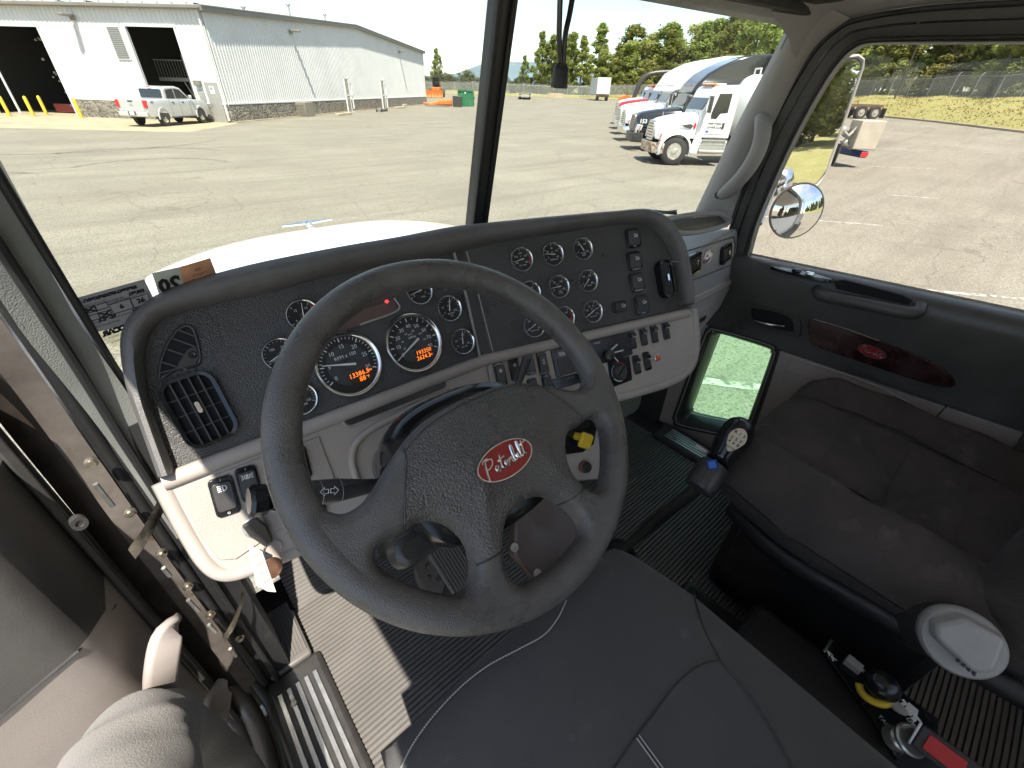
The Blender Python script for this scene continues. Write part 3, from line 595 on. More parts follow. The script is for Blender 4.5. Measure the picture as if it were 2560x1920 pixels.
for x, y, wd, ht, t in ((1581, 596, .046, .05, 'PTO'), (1585, 653, .046, .05, 'ALTERNATE'), (1591, 706, .046, .05, 'SUSPENSION'), (1603, 762, .046, .05, 'LOCK')):
    g = rocker(K, x, y, wd, ht, 0, None, None, t, w=0); mb = MB(); f = K.at(x, y, .0045).sub(wd*.18, ht*.12); icon_lines(mb, f, 'truck', .008, .0055); mb.build('switch_mark', m_white, g, normals=False)
g = rocker(K, 1548, 767, .044, .028, 0, None, None, None, w=0); mb = MB(); icon_lines(mb, K.at(1556, 764, .0045), 'truck', .008, .006); mb.build('switch_mark', m_white, g, normals=False)
mb = MB(); f = K.at(1641, 894, .004); mb.lathe(f, [(.009, 0), (.009, .003), (.0075, .004)], 20); pl = mb.build('pilot_lamp', m_chrome, dash, smooth=40); mb = MB(); mb.lathe(f, [(.0075, .002), (.007, .0075), (.004, .009), (0, .0095)], 20); mb.build('lamp_lens', m_orange, pl, smooth=60)
# --- radio with knob and card, heater control
def prs(fr, pts, w0, w1, name, m, parent, bevel=.0015): mb = MB(); mb.prism([fr.uv(*p) for p in pts], fr, w0, w1); return mb.build(name, m, parent, bevel=bevel)
rad_ = prs(K, [(1373, 877), (1568, 829), (1578, 886), (1388, 944)], .003, .008, 'radio', m_blackg, dash)
mb = MB(); put_text(mb, 'TCLASS', K.at(1492, 858, .008), 0, 0, .0055, .0006, sx=1.1); mb.build('radio_name', m_white, rad_, normals=False)
prs(K, [(1388, 900), (1440, 885), (1447, 925), (1397, 940)], .008, .0086, 'radio_display', m_lcdbg, rad_)
mb = MB(); put_text(mb, '1   2   3   4', K.at(1425, 945, .008), 0, 0, .005, .0006); mb.build('preset_numbers', m_white, rad_, normals=False)
prs(K, [(1390, 882), (1408, 878), (1411, 888), (1394, 892)], .008, .009, 'radio_button', m_greyp, rad_, .0004)
prs(K, [(1373, 950), (1450, 930), (1455, 955), (1385, 975)], .003, .008, 'preset_row', m_blackg, rad_)
mb = MB(); f = K.at(1521, 888, .008); mb.lathe(f, [(.014, 0), (.013, .009), (.006, .011), (.005, .009), (0, .009)], 24); mb.build('volume_knob', m_black, rad_, smooth=40)
for (a, c, wd) in (((1527, 875), (1543, 861), 5), ((1537, 881), (1558, 875), 4), ((1535, 892), (1545, 903), 3)):
    p, q = K.P(*a, .0095), K.P(*c, .0095); mb = MB(); mb.tube([p, q], .003, 5, flat=.4); mb.build('knob_mark', m_white, rad_)
hc = prs(K, [(1515, 905), (1570, 890), (1577, 950), (1525, 970)], .003, .007, 'heater_control', m_blackg, dash)
mb = MB(); f = K.at(1548, 930, .007); mb.lathe(f, [(.021, 0), (.019, .008), (.017, .011), (0, .011)], 28); mb.box((0, 0, .012), (.006, .034, .008), f.sub(0, 0, 0, rad(-50))); mb.build('temperature_knob', m_black, hc, smooth=35)
for a0, a1, m_ in ((20, 110, m_redp), (-70, 10, m_redp), (120, 200, mat('blue_print', (.25, .35, .6), .5)), (210, 280, m_white)):
    mb = MB(); mb.grid([[f.p(r_*math.cos(rad(a0+(a1-a0)*i/8)), r_*math.sin(rad(a0+(a1-a0)*i/8)), .001) for r_ in (.0225, .0245)] for i in range(9)]); mb.build('knob_scale', m_, hc)
# --- parking valve panel below, yellow push-pull knob
f = Fr(PY(1450, 1080, .13), (1, -.12, 0), (-.1, -1, .42)); V = f
prs(V, [(1340, 1010), (1510, 975), (1500, 1200), (1380, 1210), (1330, 1120)], -.04, .0, 'valve_pod', m_beige, dash, .006)
vp = prs(V, [(1385, 1062), (1497, 1032), (1482, 1110), (1455, 1130), (1400, 1137)], 0, .004, 'valve_plate', m_blackg, dash)
mb = MB(); put_text(mb, 'Set Before Leaving Vehicle', V.at(1418, 1068, .004), 0, 0, .006, .0006, rot=rad(4)); mb.build('valve_text', m_white, vp, normals=False)
mb = MB(); f = V.at(1440, 1090, .004); mb.cyl(f.p(0, 0, 0), f.p(.003, 0, .03), .009, .008, 14); mb.build('valve_stem', m_yel, vp, smooth=40)
mb = MB(); f = V.at(1461, 1101, .034); mb.prism(rrect(.036, .036, .006), f.sub(0, 0, 0, rad(-35)), 0, .01, scale=.9); mb.build('parking_brake_knob', m_yel, vp, bevel=.003)
mb = MB(); f = V.at(1458, 1165, 0); mb.lathe(f, [(.014, 0), (.014, .012), (.011, .018), (.009, .014), (0, .014)], 20); ck = mb.build('power_socket', m_black, dash, smooth=40); mb = MB(); mb.lathe(f, [(.0145, .004), (.0155, .006), (.0145, .009)], 20); mb.build('socket_ring', mat('copper_ring', (.5, .2, .08), .4, .5), ck, smooth=60)
# cup holder shape beside it
mb = MB(); f = Fr(PY(1500, 1130, .2), (1, 0, 0), (0, -.4, 1)); mb.lathe(f, [(.038, 0), (.044, .004), (.044, -.02), (.038, -.06), (0, -.06)], 24); mb.build('cup_holder', m_greyp, dash, smooth=40)
# --- passenger side pod: tray top, vents, drawer
pa, pb = PX(1722, 640, .395), PX(1840, 585, .835); pe = nrm((pb-pa)*A([1, 1, 0])); Q = Fr((pa+pb)/2, pe, np.cross(pe, nrm((0, .22, 1))))
wdp = float(np.linalg.norm(pb-pa))
def quv(p): return Q.uv(*p)
front = [(1700, 655), (1842, 572), (1845, 592), (1836, 690), (1828, 715), (1800, 770), (1750, 830), (1730, 832), (1728, 760), (1712, 660)]
mb = MB(); mb.prism([quv(p) for p in front], Q, -.16, 0); pod = mb.build('passenger_pod', m_pillar, dash, bevel=.014, seg=3)
mb = MB(); mb.hull([PX(1670, 545, .36), PX(1800, 538, .72), PX(1822, 560, .79), PX(1695, 580, .40)], (0, 0, -.012)); mb.build('tray_floor', m_black, pod, bevel=.006)
rimpts = [PX(1665, 548, .35), PX(1740, 536, .55), PX(1800, 535, .73), PX(1824, 552, .79), PX(1790, 570, .68), PX(1700, 583, .40)]
mb = MB(); mb.tube(spline(rimpts+[rimpts[0]], 40), .008, 8); mb.build('tray_rim', m_pillar, pod, smooth=60)
mb = MB(); mb.tube([Q.P(1716, 628, .001), Q.P(1770, 612, .001), Q.P(1834, 592, .001), Q.P(1838, 610, .001), Q.P(1834, 660, .001), Q.P(1728, 702, .001)], .0022, 6); mb.build('pod_seam', m_black, pod)
mb = MB(); mb.prism([quv(p) for p in [(1726, 745), (1836, 692), (1831, 708), (1728, 762)]], Q, 0, .006); mb.build('pod_ledge', m_beige, pod, bevel=.003)
vent(Q, 1729, 661, .095, .058, rad(0), .014, 5, 2, (.016, 0), par=pod, vertical=False, name='pod_vent')
vent(Q, 1811, 634, .095, .058, rad(0), .014, 5, 2, (.016, 0), par=pod, vertical=False, name='pod_vent')
prs(Q, [(1738, 782), (1778, 757), (1768, 793), (1738, 810)], 0, .003, 'ashtray', m_pillar, pod, .0015); prs(Q, [(1740, 800), (1763, 787), (1760, 800), (1741, 812)], .003, .004, 'ashtray_pull', m_black, pod, .0005)

# badge: red oval, bright rim and script letters drawn as strokes
SCRIPT = [
 [(0.02, .02), (.07, .5), (.12, .93), (.2, 1.0), (.27, .92), (.25, .72), (.16, .58), (.1, .56)],
 [(.05, .93), (.1, 1.05), (.2, 1.08)],
 [(.24, .28), (.31, .34), (.34, .45), (.3, .5), (.26, .4), (.27, .25), (.32, .2), (.38, .28)],
 [(.38, .28), (.43, .6), (.46, .9)], [(.43, .6), (.41, .32), (.44, .2), (.49, .28)], [(.37, .66), (.55, .72)],
 [(.49, .28), (.55, .36), (.57, .46), (.53, .5), (.5, .4), (.51, .25), (.56, .2), (.6, .3)],
 [(.6, .3), (.62, .5), (.63, .43), (.68, .5), (.67, .3), (.69, .21), (.73, .3)],
 [(.73, .3), (.79, .7), (.8, 1.0), (.77, .98), (.74, .6), (.73, .25), (.77, .2), (.81, .3), (.79, .45), (.84, .42)],
 [(.84, .42), (.85, .5), (.84, .28), (.87, .21), (.9, .3)],
 [(.9, .3), (.95, .7), (.96, 1.0), (.93, .98), (.91, .6), (.91, .28), (.94, .2), (.98, .3)],
 [(.98, .3), (1.02, .7), (1.04, .95)], [(1.02, .6), (1.0, .3), (1.03, .2), (1.08, .28)], [(.94, .76), (1.14, .82)]]
def badge(f, wd, ht, parent, rr=.0008, lift=0):
    mb = MB(); mb.prism(circ(wd/2, 36, ht/2), f, lift-.001, lift+.0022, scale=.97); b = mb.build('oval_badge', m_badge, parent, bevel=.0006)
    mb = MB(); mb.tube([f.p(x, y, lift+.0022) for x, y in circ(wd/2*.985, 40, ht/2*.98)], rr*1.1, 6, closed=True); mb.build('badge_rim', m_chrome, b, smooth=60)
    mb = MB(); s = wd*.74
    for st in SCRIPT: mb.tube([f.p((x-.55)*s, (y-.52)*ht*.56+(x-.5)*ht*.04, lift+.0028) for x, y in spline(st, max(6, 4*len(st)))], rr, 5)
    mb.build('badge_script', m_chrome, b, smooth=60); return b
badge(Q.at(1768, 642, 0, rad(4)), .075, .036, pod, .0009)

# ================================================================ STEERING COLUMN AND WHEEL
wa = rad(50); SW = Fr((-.5, 0, 2.083), (1, 0, 0), (0, -math.cos(wa), math.sin(wa)))
colm = thing('steering_column', 'black steering column shroud with turn signal stalk, below the dashboard', 'steering column', (-.5, .25, FL))
rows = []
for w_, su, sv, cv in ((-.028, .092, .075, -.045), (-.034, .108, .092, -.04), (-.07, .112, .098, -.035), (-.12, .105, .095, -.03), (-.2, .085, .08, -.02), (-.3, .07, .065, 0)):
    rows.append([SW.p(su*math.copysign(abs(math.cos(t))**.7, math.cos(t)), cv+sv*math.copysign(abs(math.sin(t))**.7, math.sin(t)), w_) for t in np.linspace(0, 2*math.pi, 40, endpoint=False)])
mb = MB(); mb.sweep(rows); mb.build('column_shroud', m_blackg, colm, smooth=60)
mb = MB(); mb.tube([SW.p(0, -.02, -.3), A([-.48, .5, FL+.1])], .03, 12); mb.build('column_shaft', m_black, colm, smooth=50)
mb = MB(); mb.prism(rrect(.12, .042, .018), SW.at(1085, 1338, -.12), -.04, .0, scale=.9); mb.build('tilt_housing', m_black, colm, bevel=.008)
# stalk
sa, sb = D.P(925, 1215, .11), D.P(628, 1252, .13)
sax = nrm(sb-sa); fs = Fr(sa, np.cross((0, 0, 1), sax), sax)
Ls = float(np.linalg.norm(sb-sa)); mb = MB(); mb.lathe(fs, [(.010, -.03), (.014, .01), (.02, .05), (.0215, Ls*.55), (.021, Ls*.66), (.021, Ls*.69)], 20, 1, .8); sk = mb.build('turn_signal_stalk', m_black, colm, smooth=40)
mb = MB(); mb.lathe(fs, [(.0205, Ls*.69), (.0215, Ls*.7), (.0215, Ls*.84), (.019, Ls*.86), (.0, Ls*.86)], 20, 1, .8); mb.build('stalk_collar', m_blackg, sk, smooth=40)
mb = MB(); mb.lathe(fs, [(.017, Ls*.86), (.024, Ls*.9), (.025, Ls*.99), (.02, Ls*1.02), (0, Ls*1.02)], 9, 1, .8); mb.build('stalk_knob', m_blackg, sk, smooth=30)
view = nrm(CAM-(sa+sb)/2); fa = Fr(sa+sax*Ls*.42, -sax, nrm(view-(view@sax)*sax)); mb = MB()
for s_ in (-1, 1): mb.tube([fa.p(s_*a, b, .0192) for a, b in ((.0015, -.003), (.007, -.003), (.007, -.006), (.013, 0), (.007, .006), (.007, .003), (.0015, .003), (.0015, -.003))], .0006, 4)
mb.build('arrow_mark', m_white, sk); mb = MB()
for q in (.3, .47): mb.tube([fs.p(.0205*1.02*math.cos(t), .0205*.83*math.sin(t), Ls*q) for t in np.linspace(0, 6.28, 24)], .0004, 4)
mb.build('stalk_line', m_greyp, sk)
# right lever behind the rim
mb = MB(); mb.tube([K.P(1288, 980, .03), K.P(1318, 895, .045)], [.0075, .0105], 10); mb.build('trailer_brake_lever', m_black, colm, smooth=60)

whl = thing('steering_wheel', 'large black four spoke steering wheel with red oval badge on its pad', 'steering wheel', SW.o)
mb = MB(); n = 96; rings = []
for i in range(n):
    a = 2*math.pi*i/n; c, s = math.cos(a), math.sin(a)
    rings.append([SW.p((.2105+.0185*math.cos(t))*c, (.2105+.0185*math.cos(t))*s, .0175*math.sin(t)) for t in np.linspace(0, 2*math.pi, 18, endpoint=False)])
mb.sweep(rings, closed=True); mb.build('rim', m_wheel, whl, smooth=80)
# centre plate with four openings, rounded edges and a domed pad, as a height field
OPB = [(-.135, -.069), (-.118, -.068), (-.102, -.075), (-.090, -.090), (-.084, -.111), (-.088, -.134), (-.098, -.147), (-.113, -.152), (-.135, -.136), (-.155, -.112), (-.167, -.092), (-.170, -.078), (-.165, -.069), (-.152, -.067)]
OPC = [(0, -.110), (.026, -.116), (.044, -.134), (.055, -.158), (.056, -.176), (.046, -.186), (.02, -.191), (0, -.192)]
edgeA = [(0, .033), (.03, .032), (.06, .028), (.089, .018), (.121, 0), (.141, -.013), (.160, -.022), (.178, -.022), (.190, -.012)]
eA = spline(edgeA, 40); arcA = [(.1925*math.cos(t), .1925*math.sin(t)) for t in np.linspace(0, math.pi, 90)]
polyA = [tuple(p) for p in eA]+arcA[2:-2]+[(-p[0], p[1]) for p in eA[::-1]]
polyB = [tuple(p) for p in spline(OPB+[OPB[0]], 90)[:-1]]; polyD = [(-p[0], p[1]) for p in polyB][::-1]
hC = spline(OPC, 50); polyC = [tuple(p) for p in hC]+[(-p[0], p[1]) for p in hC[-2:0:-1]]
OPS = [A(p) for p in (polyA, polyB, polyC, polyD)]
def inside_poly(P, poly):
    x, y = P[:, 0], P[:, 1]; c = np.zeros(len(P), bool); x0, y0 = poly[:, 0], poly[:, 1]; x1, y1 = np.roll(x0, -1), np.roll(y0, -1)
    for k in range(len(poly)):
        if y0[k] == y1[k]: continue
        c ^= ((y0[k] > y) != (y1[k] > y)) & (x < (x1[k]-x0[k])*(y-y0[k])/(y1[k]-y0[k])+x0[k])
    return c
def seg_dist(P, poly):
    q0 = poly; q1 = np.roll(poly, -1, 0); best = np.full(len(P), 9.)
    for a_, b_2 in zip(q0, q1):
        ab = b_2-a_; t = np.clip(((P-a_)@ab)/(ab@ab+1e-12), 0, 1); best = np.minimum(best, np.linalg.norm(P-a_-t[:, None]*ab, axis=1))
    return best
def plate_d(P):
    d = np.full(len(P), 9.)
    for q in OPS: s_ = seg_dist(P, q); d = np.minimum(d, np.where(inside_poly(P, q), -s_, s_))
    return d
st_ = .0031; nn = int(.412/st_)+1; gx = -.206+st_*np.arange(nn); GX, GY = np.meshgrid(gx, gx, indexing='ij'); PP_ = np.stack([GX.ravel(), GY.ravel()], 1)
dd_ = plate_d(PP_); e_ = 1e-4
near = (dd_ < 0) & (dd_ > -2.2*st_)
gr = np.zeros_like(PP_); Q_ = PP_[near]; gr[near] = np.stack([(plate_d(Q_+[e_, 0])-plate_d(Q_-[e_, 0]))/(2*e_), (plate_d(Q_+[0, e_])-plate_d(Q_-[0, e_]))/(2*e_)], 1)
PV = PP_.copy(); PV[near] = PP_[near]-gr[near]*dd_[near][:, None]; DV = np.maximum(dd_, 0); rr_ = np.linalg.norm(PV, axis=1)
def plate_h(d, p):
    k = np.sqrt(np.maximum(0, 1-(1-np.minimum(d/.015, 1))**2)); dome = np.clip((d-.006)/.06, 0, 1); dome = dome*dome*(3-2*dome)
    c = np.exp(-((p[:, 0]/.13)**4+((p[:, 1]+.05)/.12)**4)); return -.006+.022*k+.015*dome*c
HT = plate_h(DV, PV); HB = -.006-.013*np.sqrt(np.maximum(0, 1-(1-np.minimum(DV/.015, 1))**2))
padp = A([(0, .07), (.095, .05), (.101, 0), (.116, -.025), (.14, -.07), (.12, -.10), (.085, -.138), (.044, -.141), (.02, -.15), (0, -.15)]); padp = np.concatenate([padp, padp[-2:0:-1]*A([-1, 1])])
inr = np.linalg.norm(PP_, axis=1) < .207; okv = dd_ > -2.0*st_
def plate(sel, lift, bottom, name, m):
    mb = MB(); vid = {}
    def vx(k, top):
        if (k, top) not in vid: vid[k, top] = len(mb.v); mb.v.append(tuple(float(c) for c in SW.p(PV[k, 0], PV[k, 1], (HT[k]+lift*min(1, DV[k]/.006)) if top else HB[k])))
        return vid[k, top]
    for i in range(nn-1):
        for j in range(nn-1):
            ks = (i*nn+j, (i+1)*nn+j, (i+1)*nn+j+1, i*nn+j+1)
            if not all(okv[k] and inr[k] for k in ks) or not any(dd_[k] > 0 for k in ks): continue
            if sel[ks[0]] != True: continue
            mb.f.append(tuple(vx(k, 1) for k in ks))
            if bottom: mb.f.append(tuple(vx(k, 0) for k in ks[::-1]))
    return mb.build(name, m, whl, smooth=80, normals=False)
inpad = inside_poly(PP_+st_/2, padp)
plate(~inpad, 0, True, 'spokes', m_wheel); plate(inpad, .0016, True, 'horn_pad', m_pad)
def onplate(u, v, lift=.0): P1 = A([[u, v]]); return SW.p(u, v, float(plate_h(np.maximum(plate_d(P1), 0), P1)[0])+lift)
for s_ in (-1, 1):
    for pts in ([(s_*.098, .008), (s_*.104, -.005), (s_*.116, -.025), (s_*.128, -.048), (s_*.136, -.066)], [(s_*.086, -.137), (s_*.066, -.139), (s_*.046, -.140)]):
        mb = MB(); mb.tube([onplate(p[0], p[1], .0014) for p in spline(pts, 16)], .0011, 5); mb.build('pad_seam', m_black, whl)
mb = MB(); mb.tube([onplate(p[0], p[1]-.006, .0014) for p in spline([(-.098, .012), (-.06, .026), (0, .031), (.06, .026), (.098, .012)], 40)], .0011, 5); mb.build('pad_seam', m_black, whl)
badge(SW.at(1262, 1150, .0325, rad(1)), .078, .039, whl, .0011)
mb = MB(); f = SW.at(1308, 1225, .0325)
mb.tube([f.p(a, b, 0) for a, b in spline([(-.008, .006), (-.004, .002), (0, .004), (.004, .006), (.008, .002), (.006, -.005), (0, -.006), (-.002, -.01)], 30)], .0008, 5); mb.build('horn_mark', m_wheel, whl)
# ================================================================ PASSENGER DOOR
pd = thing('passenger_door', 'closed passenger door, black and taupe panel with dark wood inlay and window', 'door', (.88, -.2, FL))
DX = .845
# frame band round the window
oi = [(1806, 640), (1826, 560), (1872, 430), (1908, 350), (1948, 268), (1996, 182), (2040, 116), (2086, 74), (2140, 46), (2300, 18), (2560, 0), (2900, -20)]
ii = [(1870, 640), (1893, 560), (1938, 452), (1978, 365), (2018, 288), (2063, 210), (2098, 160), (2130, 128), (2175, 110), (2300, 108), (2560, 107), (2900, 104)]
oo = [(a-14, b-6) for a, b in oi]
def band(a, c, x0, x1, name, m, parent, out=.03):
    A_, B_ = spline(a, 60), spline(c, 60); rings = []
    for p, q in zip(A_, B_):
        P_, Q_ = PX(*p, x0), PX(*q, x1); rings.append([P_+A([out, 0, 0]), P_, P_*.7+Q_*.3+A([-.006, 0, 0]), P_*.3+Q_*.7+A([-.002, 0, 0]), Q_, Q_+A([out, 0, 0])])
    mb = MB(); mb.sweep(rings); return mb.build(name, m, parent, smooth=50)
band(oi, ii, .842, .858, 'window_frame', m_black, pd)
mid1 = [(a*.6+c*.4, b*.6+d*.4) for (a, b), (c, d) in zip(oi, ii)]
for q, r_, m_ in ((.06, .006, m_seal), (.42, .004, m_blackg), (.86, .005, m_seal), (1.0, .003, m_greyp)):
    pts = [PX(a*(1-q)+c*q, b*(1-q)+d*q, .84+.016*q) for (a, b), (c, d) in zip(oi, ii)]; mb = MB(); mb.tube(spline(pts, 60), r_, 6); mb.build('window_seal', m_, pd, smooth=60)
mb = MB(); g = [PX(1845, 660, .885)+A([0, .03, -.05]), PX(2900, 860, .885)+A([0, 0, -.03]), PX(2900, 95, .885), PX(2150, 90, .885), PX(2040, 150, .885), PX(1940, 340, .885)]; mb.hull(g, (.005, 0, 0)); mb.build('window_pane', m_side, pd)
# door body: cross sections swept rearward
ys = np.linspace(.42, -1.1, 40); rows = []
for y in ys:
    dz = (.30-y)*.045
    rows.append([A([x, y, z+dz]) for x, z in ((.885, 1.955), (.87, 1.965), (.83, 1.967), (.812, 1.96), (.802, 1.945), (.80, 1.92), (.806, 1.86), (.824, 1.80), (.832, 1.74), (.834, 1.685), (.842, 1.683))])
mb = MB(); mb.grid(rows); ups = mb.build('upper_panel', m_doorblk, pd, smooth=40)
GL = [(1788, 838), (1800, 833), (1915, 868), (1926, 880), (1924, 900), (1862, 1070), (1848, 1078), (1722, 1052), (1709, 1040), (1712, 1022), (1775, 850)]
HOLE = [PX(p[0], p[1], .852)[1:] for p in spline(GL+[GL[0]], 60)[:-1]]; _hc = sum(HOLE)/len(HOLE); HOLE = [_hc+(p-_hc)*1.07 for p in HOLE]
def in_hole(y, z):
    c = False; n = len(HOLE)
    for i in range(n):
        (y0, z0), (y1, z1) = HOLE[i], HOLE[(i+1) % n]
        if (z0 > z) != (z1 > z) and y < (y1-y0)*(z-z0)/(z1-z0)+y0: c = not c
    return c
def holed(name, m, xf, y0, y1, z0, z1, step=.009):   # a vertical sheet with the look-down window left open
    ny, nz = int(abs(y1-y0)/step), int(abs(z1-z0)/step); mb = MB(); vid = {}
    def vtx(i, j):
        if (i, j) not in vid:
            y, z = y0+(y1-y0)*i/ny, z0+(z1-z0)*j/nz; vid[i, j] = len(mb.v); mb.v.append((xf(z), y, z+(.30-y)*.045*(j == nz)))
        return vid[i, j]
    for i in range(ny):
        for j in range(nz):
            if not in_hole(y0+(y1-y0)*(i+.5)/ny, z0+(z1-z0)*(j+.5)/nz): mb.f.append((vtx(i, j), vtx(i+1, j), vtx(i+1, j+1), vtx(i, j+1)))
    return mb.build(name, m, pd, smooth=40)
holed('lower_panel', m_doorbg, lambda z: float(np.interp(z, (1.15, 1.3, 1.5, 1.677), (.846, .846, .842, .838))), .42, -1.1, 1.15, 1.68)
holed('outer_skin', m_wpaint, lambda z: .915, .44, -1.1, 1.12, 1.96)
pf = Fr((.820, 0, 1.72), (0, -1, 0), (-1, 0, 0))       # door face frame, u rearward
def dprs(pts, w0, w1, name, m, parent=pd, bevel=.002):
    mb = MB(); mb.prism([pf.uv(p[0], p[1], w1) for p in pts], pf, w0, w1); return mb.build(name, m, parent, bevel=bevel)
wd_ = dprs([tuple(p) for p in spline([(2024, 850), (2020, 815), (2034, 797), (2110, 818), (2198, 850), (2300, 892), (2365, 932), (2386, 965), (2330, 963), (2180, 915), (2045, 868), (2024, 850)], 40)[:-1]], -.01, .004, 'wood_inlay', m_wood)
mb = MB(); mb.tube([pf.P(*p, .004) for p in ((2033, 797), (2110, 820), (2198, 852))], .0012, 5); mb.build('inlay_edge', m_greyp, wd_)
badge(pf.at(2180, 879, .004, rad(-3)), .074, .034, wd_, .0009)
hr = dprs([tuple(p) for p in spline([(1862, 760), (1870, 750), (1930, 765), (1985, 785), (2000, 805), (2000, 838), (1985, 842), (1900, 818), (1868, 800), (1862, 760)], 30)[:-1]], -.01, .004, 'handle_bezel', m_black)
dprs([tuple(p) for p in spline([(1878, 770), (1930, 778), (1975, 795), (1985, 820), (1975, 830), (1900, 808), (1880, 795), (1878, 770)], 24)[:-1]], .004, .005, 'handle_recess', MATS['vent_cavity'], hr, .0005)
mb = MB(); mb.tube(spline([pf.P(1888, 800, .008), pf.P(1920, 810, .018), pf.P(1962, 815, .016)], 10), [.005, .007, .008, .009, .009, .009, .009, .008, .007, .004], 8, flat=.6); mb.build('door_handle', m_chrome, hr, smooth=60)
hp = [PX(2044, 722, .81), PX(2056, 738, .785), PX(2110, 750, .772), PX(2180, 764, .77), PX(2245, 778, .772), PX(2288, 782, .785), PX(2300, 765, .81)]
mb = MB(); mb.tube(spline(hp, 26), .0175, 12); ph = mb.build('pull_handle', m_doorblk, pd, smooth=60)
mb = MB(); mb.hull([PX(*p, .79)+A([0,0,.0]) for p in [(2085, 702), (2110, 700), (2255, 738), (2282, 752), (2270, 762), (2090, 722)]], (.012, 0, .0)); mb.build('pull_pocket', MATS['vent_cavity'], pd)
dprs([(2062, 762), (2100, 758), (2250, 800), (2225, 815), (2090, 785)], -.01, .003, 'pocket_pad', m_doorblk)
mb = MB(); fsw = Fr(PZ(2000, 684, 1.972), (0, -1, .045), (0, .045, 1)); mb.prism(circ(.09, 30, .022), fsw, -.004, .004, scale=.96); wsw = mb.build('window_switch_plate', m_blackg, pd, bevel=.001)
for u in (-.012, .026): mb = MB(); mb.prism(rrect(.026, .014, .004), fsw.sub(u, 0), .004, .011, scale=.8); mb.build('window_switch', m_chrome if u > 0 else m_blackg, wsw, bevel=.001)
# embossed ribs in the lower panel
lf = Fr((.838, 0, 1.4), (0, -1, 0), (-1, 0, 0))
for a in ([(1955, 960), (1975, 905), (2010, 905), (2150, 950), (2260, 1000), (2290, 1035), (2270, 1055)], [(1965, 925), (2100, 965), (2240, 1030)], [(1955, 945), (2090, 985), (2230, 1050)]):
    mb = MB(); mb.tube([lf.P(*p, -.001) for p in spline(a, 30)], .0045, 6, flat=.6); mb.build('embossed_rib', m_doorbg, pd, smooth=60)
mb = MB(); mb.tube([lf.P(2383, 997, .0), lf.P(2310, 1075, .0)], .002, 5); mb.build('panel_joint', m_black, pd)
# low look-down window
gl = [(1788, 838), (1800, 833), (1915, 868), (1926, 880), (1924, 900), (1862, 1070), (1848, 1078), (1722, 1052), (1709, 1040), (1712, 1022), (1775, 850)]
fr_o = [(1770, 818), (1790, 812), (1930, 850), (1948, 870), (1945, 900), (1880, 1085), (1858, 1098), (1705, 1068), (1685, 1050), (1690, 1020), (1758, 838)]
P_i = [PX(p[0], p[1], .852) for p in spline(gl+[gl[0]], 60)[:-1]]; P_o = [PX(p[0], p[1], .842) for p in spline(fr_o+[fr_o[0]], 60)[:-1]]
mb = MB(); mb.sweep([[p+A([.02, 0, 0]) for p in P_o], [p-A([.008, 0, 0]) for p in P_o], [a*.5+b*.5-A([.014, 0, 0]) for a, b in zip(P_o, P_i)], [p-A([.004, 0, 0]) for p in P_i], [p+A([.09, 0, 0]) for p in P_i]], caps=False); pw = mb.build('lower_window_frame', m_black, pd, smooth=60)
mb = MB(); mb.hull([p+A([.07, 0, 0]) for p in P_i], (.004, 0, 0)); mb.build('lower_window_pane', m_green, pw)
mb = MB(); mb.tube([a*.55+b*.45-A([.0155, 0, 0]) for a, b in zip(P_o, P_i)], .002, 6, closed=True); mb.build('lower_window_seal', m_greyp, pw, smooth=60)
# ================================================================ DRIVER DOOR, swung open
dd = thing('driver_door', 'open driver door with black upper and taupe lower panel, seen from inside', 'door', (-.95, .40, FL))
oa = rad(76); dirv = A([-math.sin(oa), -math.cos(oa), 0]); nin = A([math.cos(oa), -math.sin(oa), 0])   # inner face normal towards the seat... back
DF = Fr((-.955, .385, 1.6), dirv, nrm(np.cross(dirv, (0, 0, 1)))) if np.cross(dirv, (0, 0, 1))[1] < 0 else Fr((-.955, .385, 1.6), dirv, nrm(-np.cross(dirv, (0, 0, 1))))
def dsurf(name, poly, w0, w1, m, bevel=.006, parent=dd):
    mb = MB(); mb.prism([DF.uv(p[0], p[1], w1) for p in poly], DF, w0, w1); return mb.build(name, m, parent, bevel=bevel)
if DF.ey[2] < 0: DF.ex = -DF.ex; DF.ey = -DF.ey
SGN = 1 if DF.ex[0] < 0 else -1
def dgrid(name, u0, u1, z0, z1, wf, m, nu=30, nv=30, parent=dd):
    mb = MB(); mb.grid([[DF.p(SGN*(u0+(u1-u0)*i/nu), z0+(z1-z0)*j/nv, wf(u0+(u1-u0)*i/nu, z0+(z1-z0)*j/nv)) for i in range(nu+1)] for j in range(nv+1)]); return mb.build(name, m, parent, smooth=60)
sst = lambda t: (lambda q: q*q*(3-2*q))(min(1, max(0, t)))
_sp = sorted((abs(DF.uv(x_, y_, w_)[0]), DF.uv(x_, y_, w_)[1]) for x_, y_, w_ in ((376, 1463, .02), (335, 1500, .10), (270, 1560, .13), (180, 1640, .13), (60, 1740, .13), (-60, 1840, .13)))
seam = lambda u: float(np.interp(u, [q[0] for q in _sp], [q[1] for q in _sp]))
def wf_up(u, z): return .11*sst(u/.06)+.02*sst(u/.06)+.05*sst((z-.10)/.2)*sst((u-.12)/.2)+.03*sst((u-.25)/.3)*sst((.1-z)/.2)
mb = MB(); NU, NV = 40, 24; g1 = []; g2 = []
for i in range(NU+1):
    u = .005+.93*i/NU; s = seam(u)
    g1.append([DF.p(SGN*u, s+(.42-s)*j/NV, wf_up(u, s+(.42-s)*j/NV)) for j in range(NV+1)])
    g2.append([DF.p(SGN*u, -.45+.12*sst((.12-u)/.12)+(s+.45-.12*sst((.12-u)/.12))*j/NV, .01+(wf_up(u, s)-.01)*(j/NV)**.9) for j in range(NV+1)])
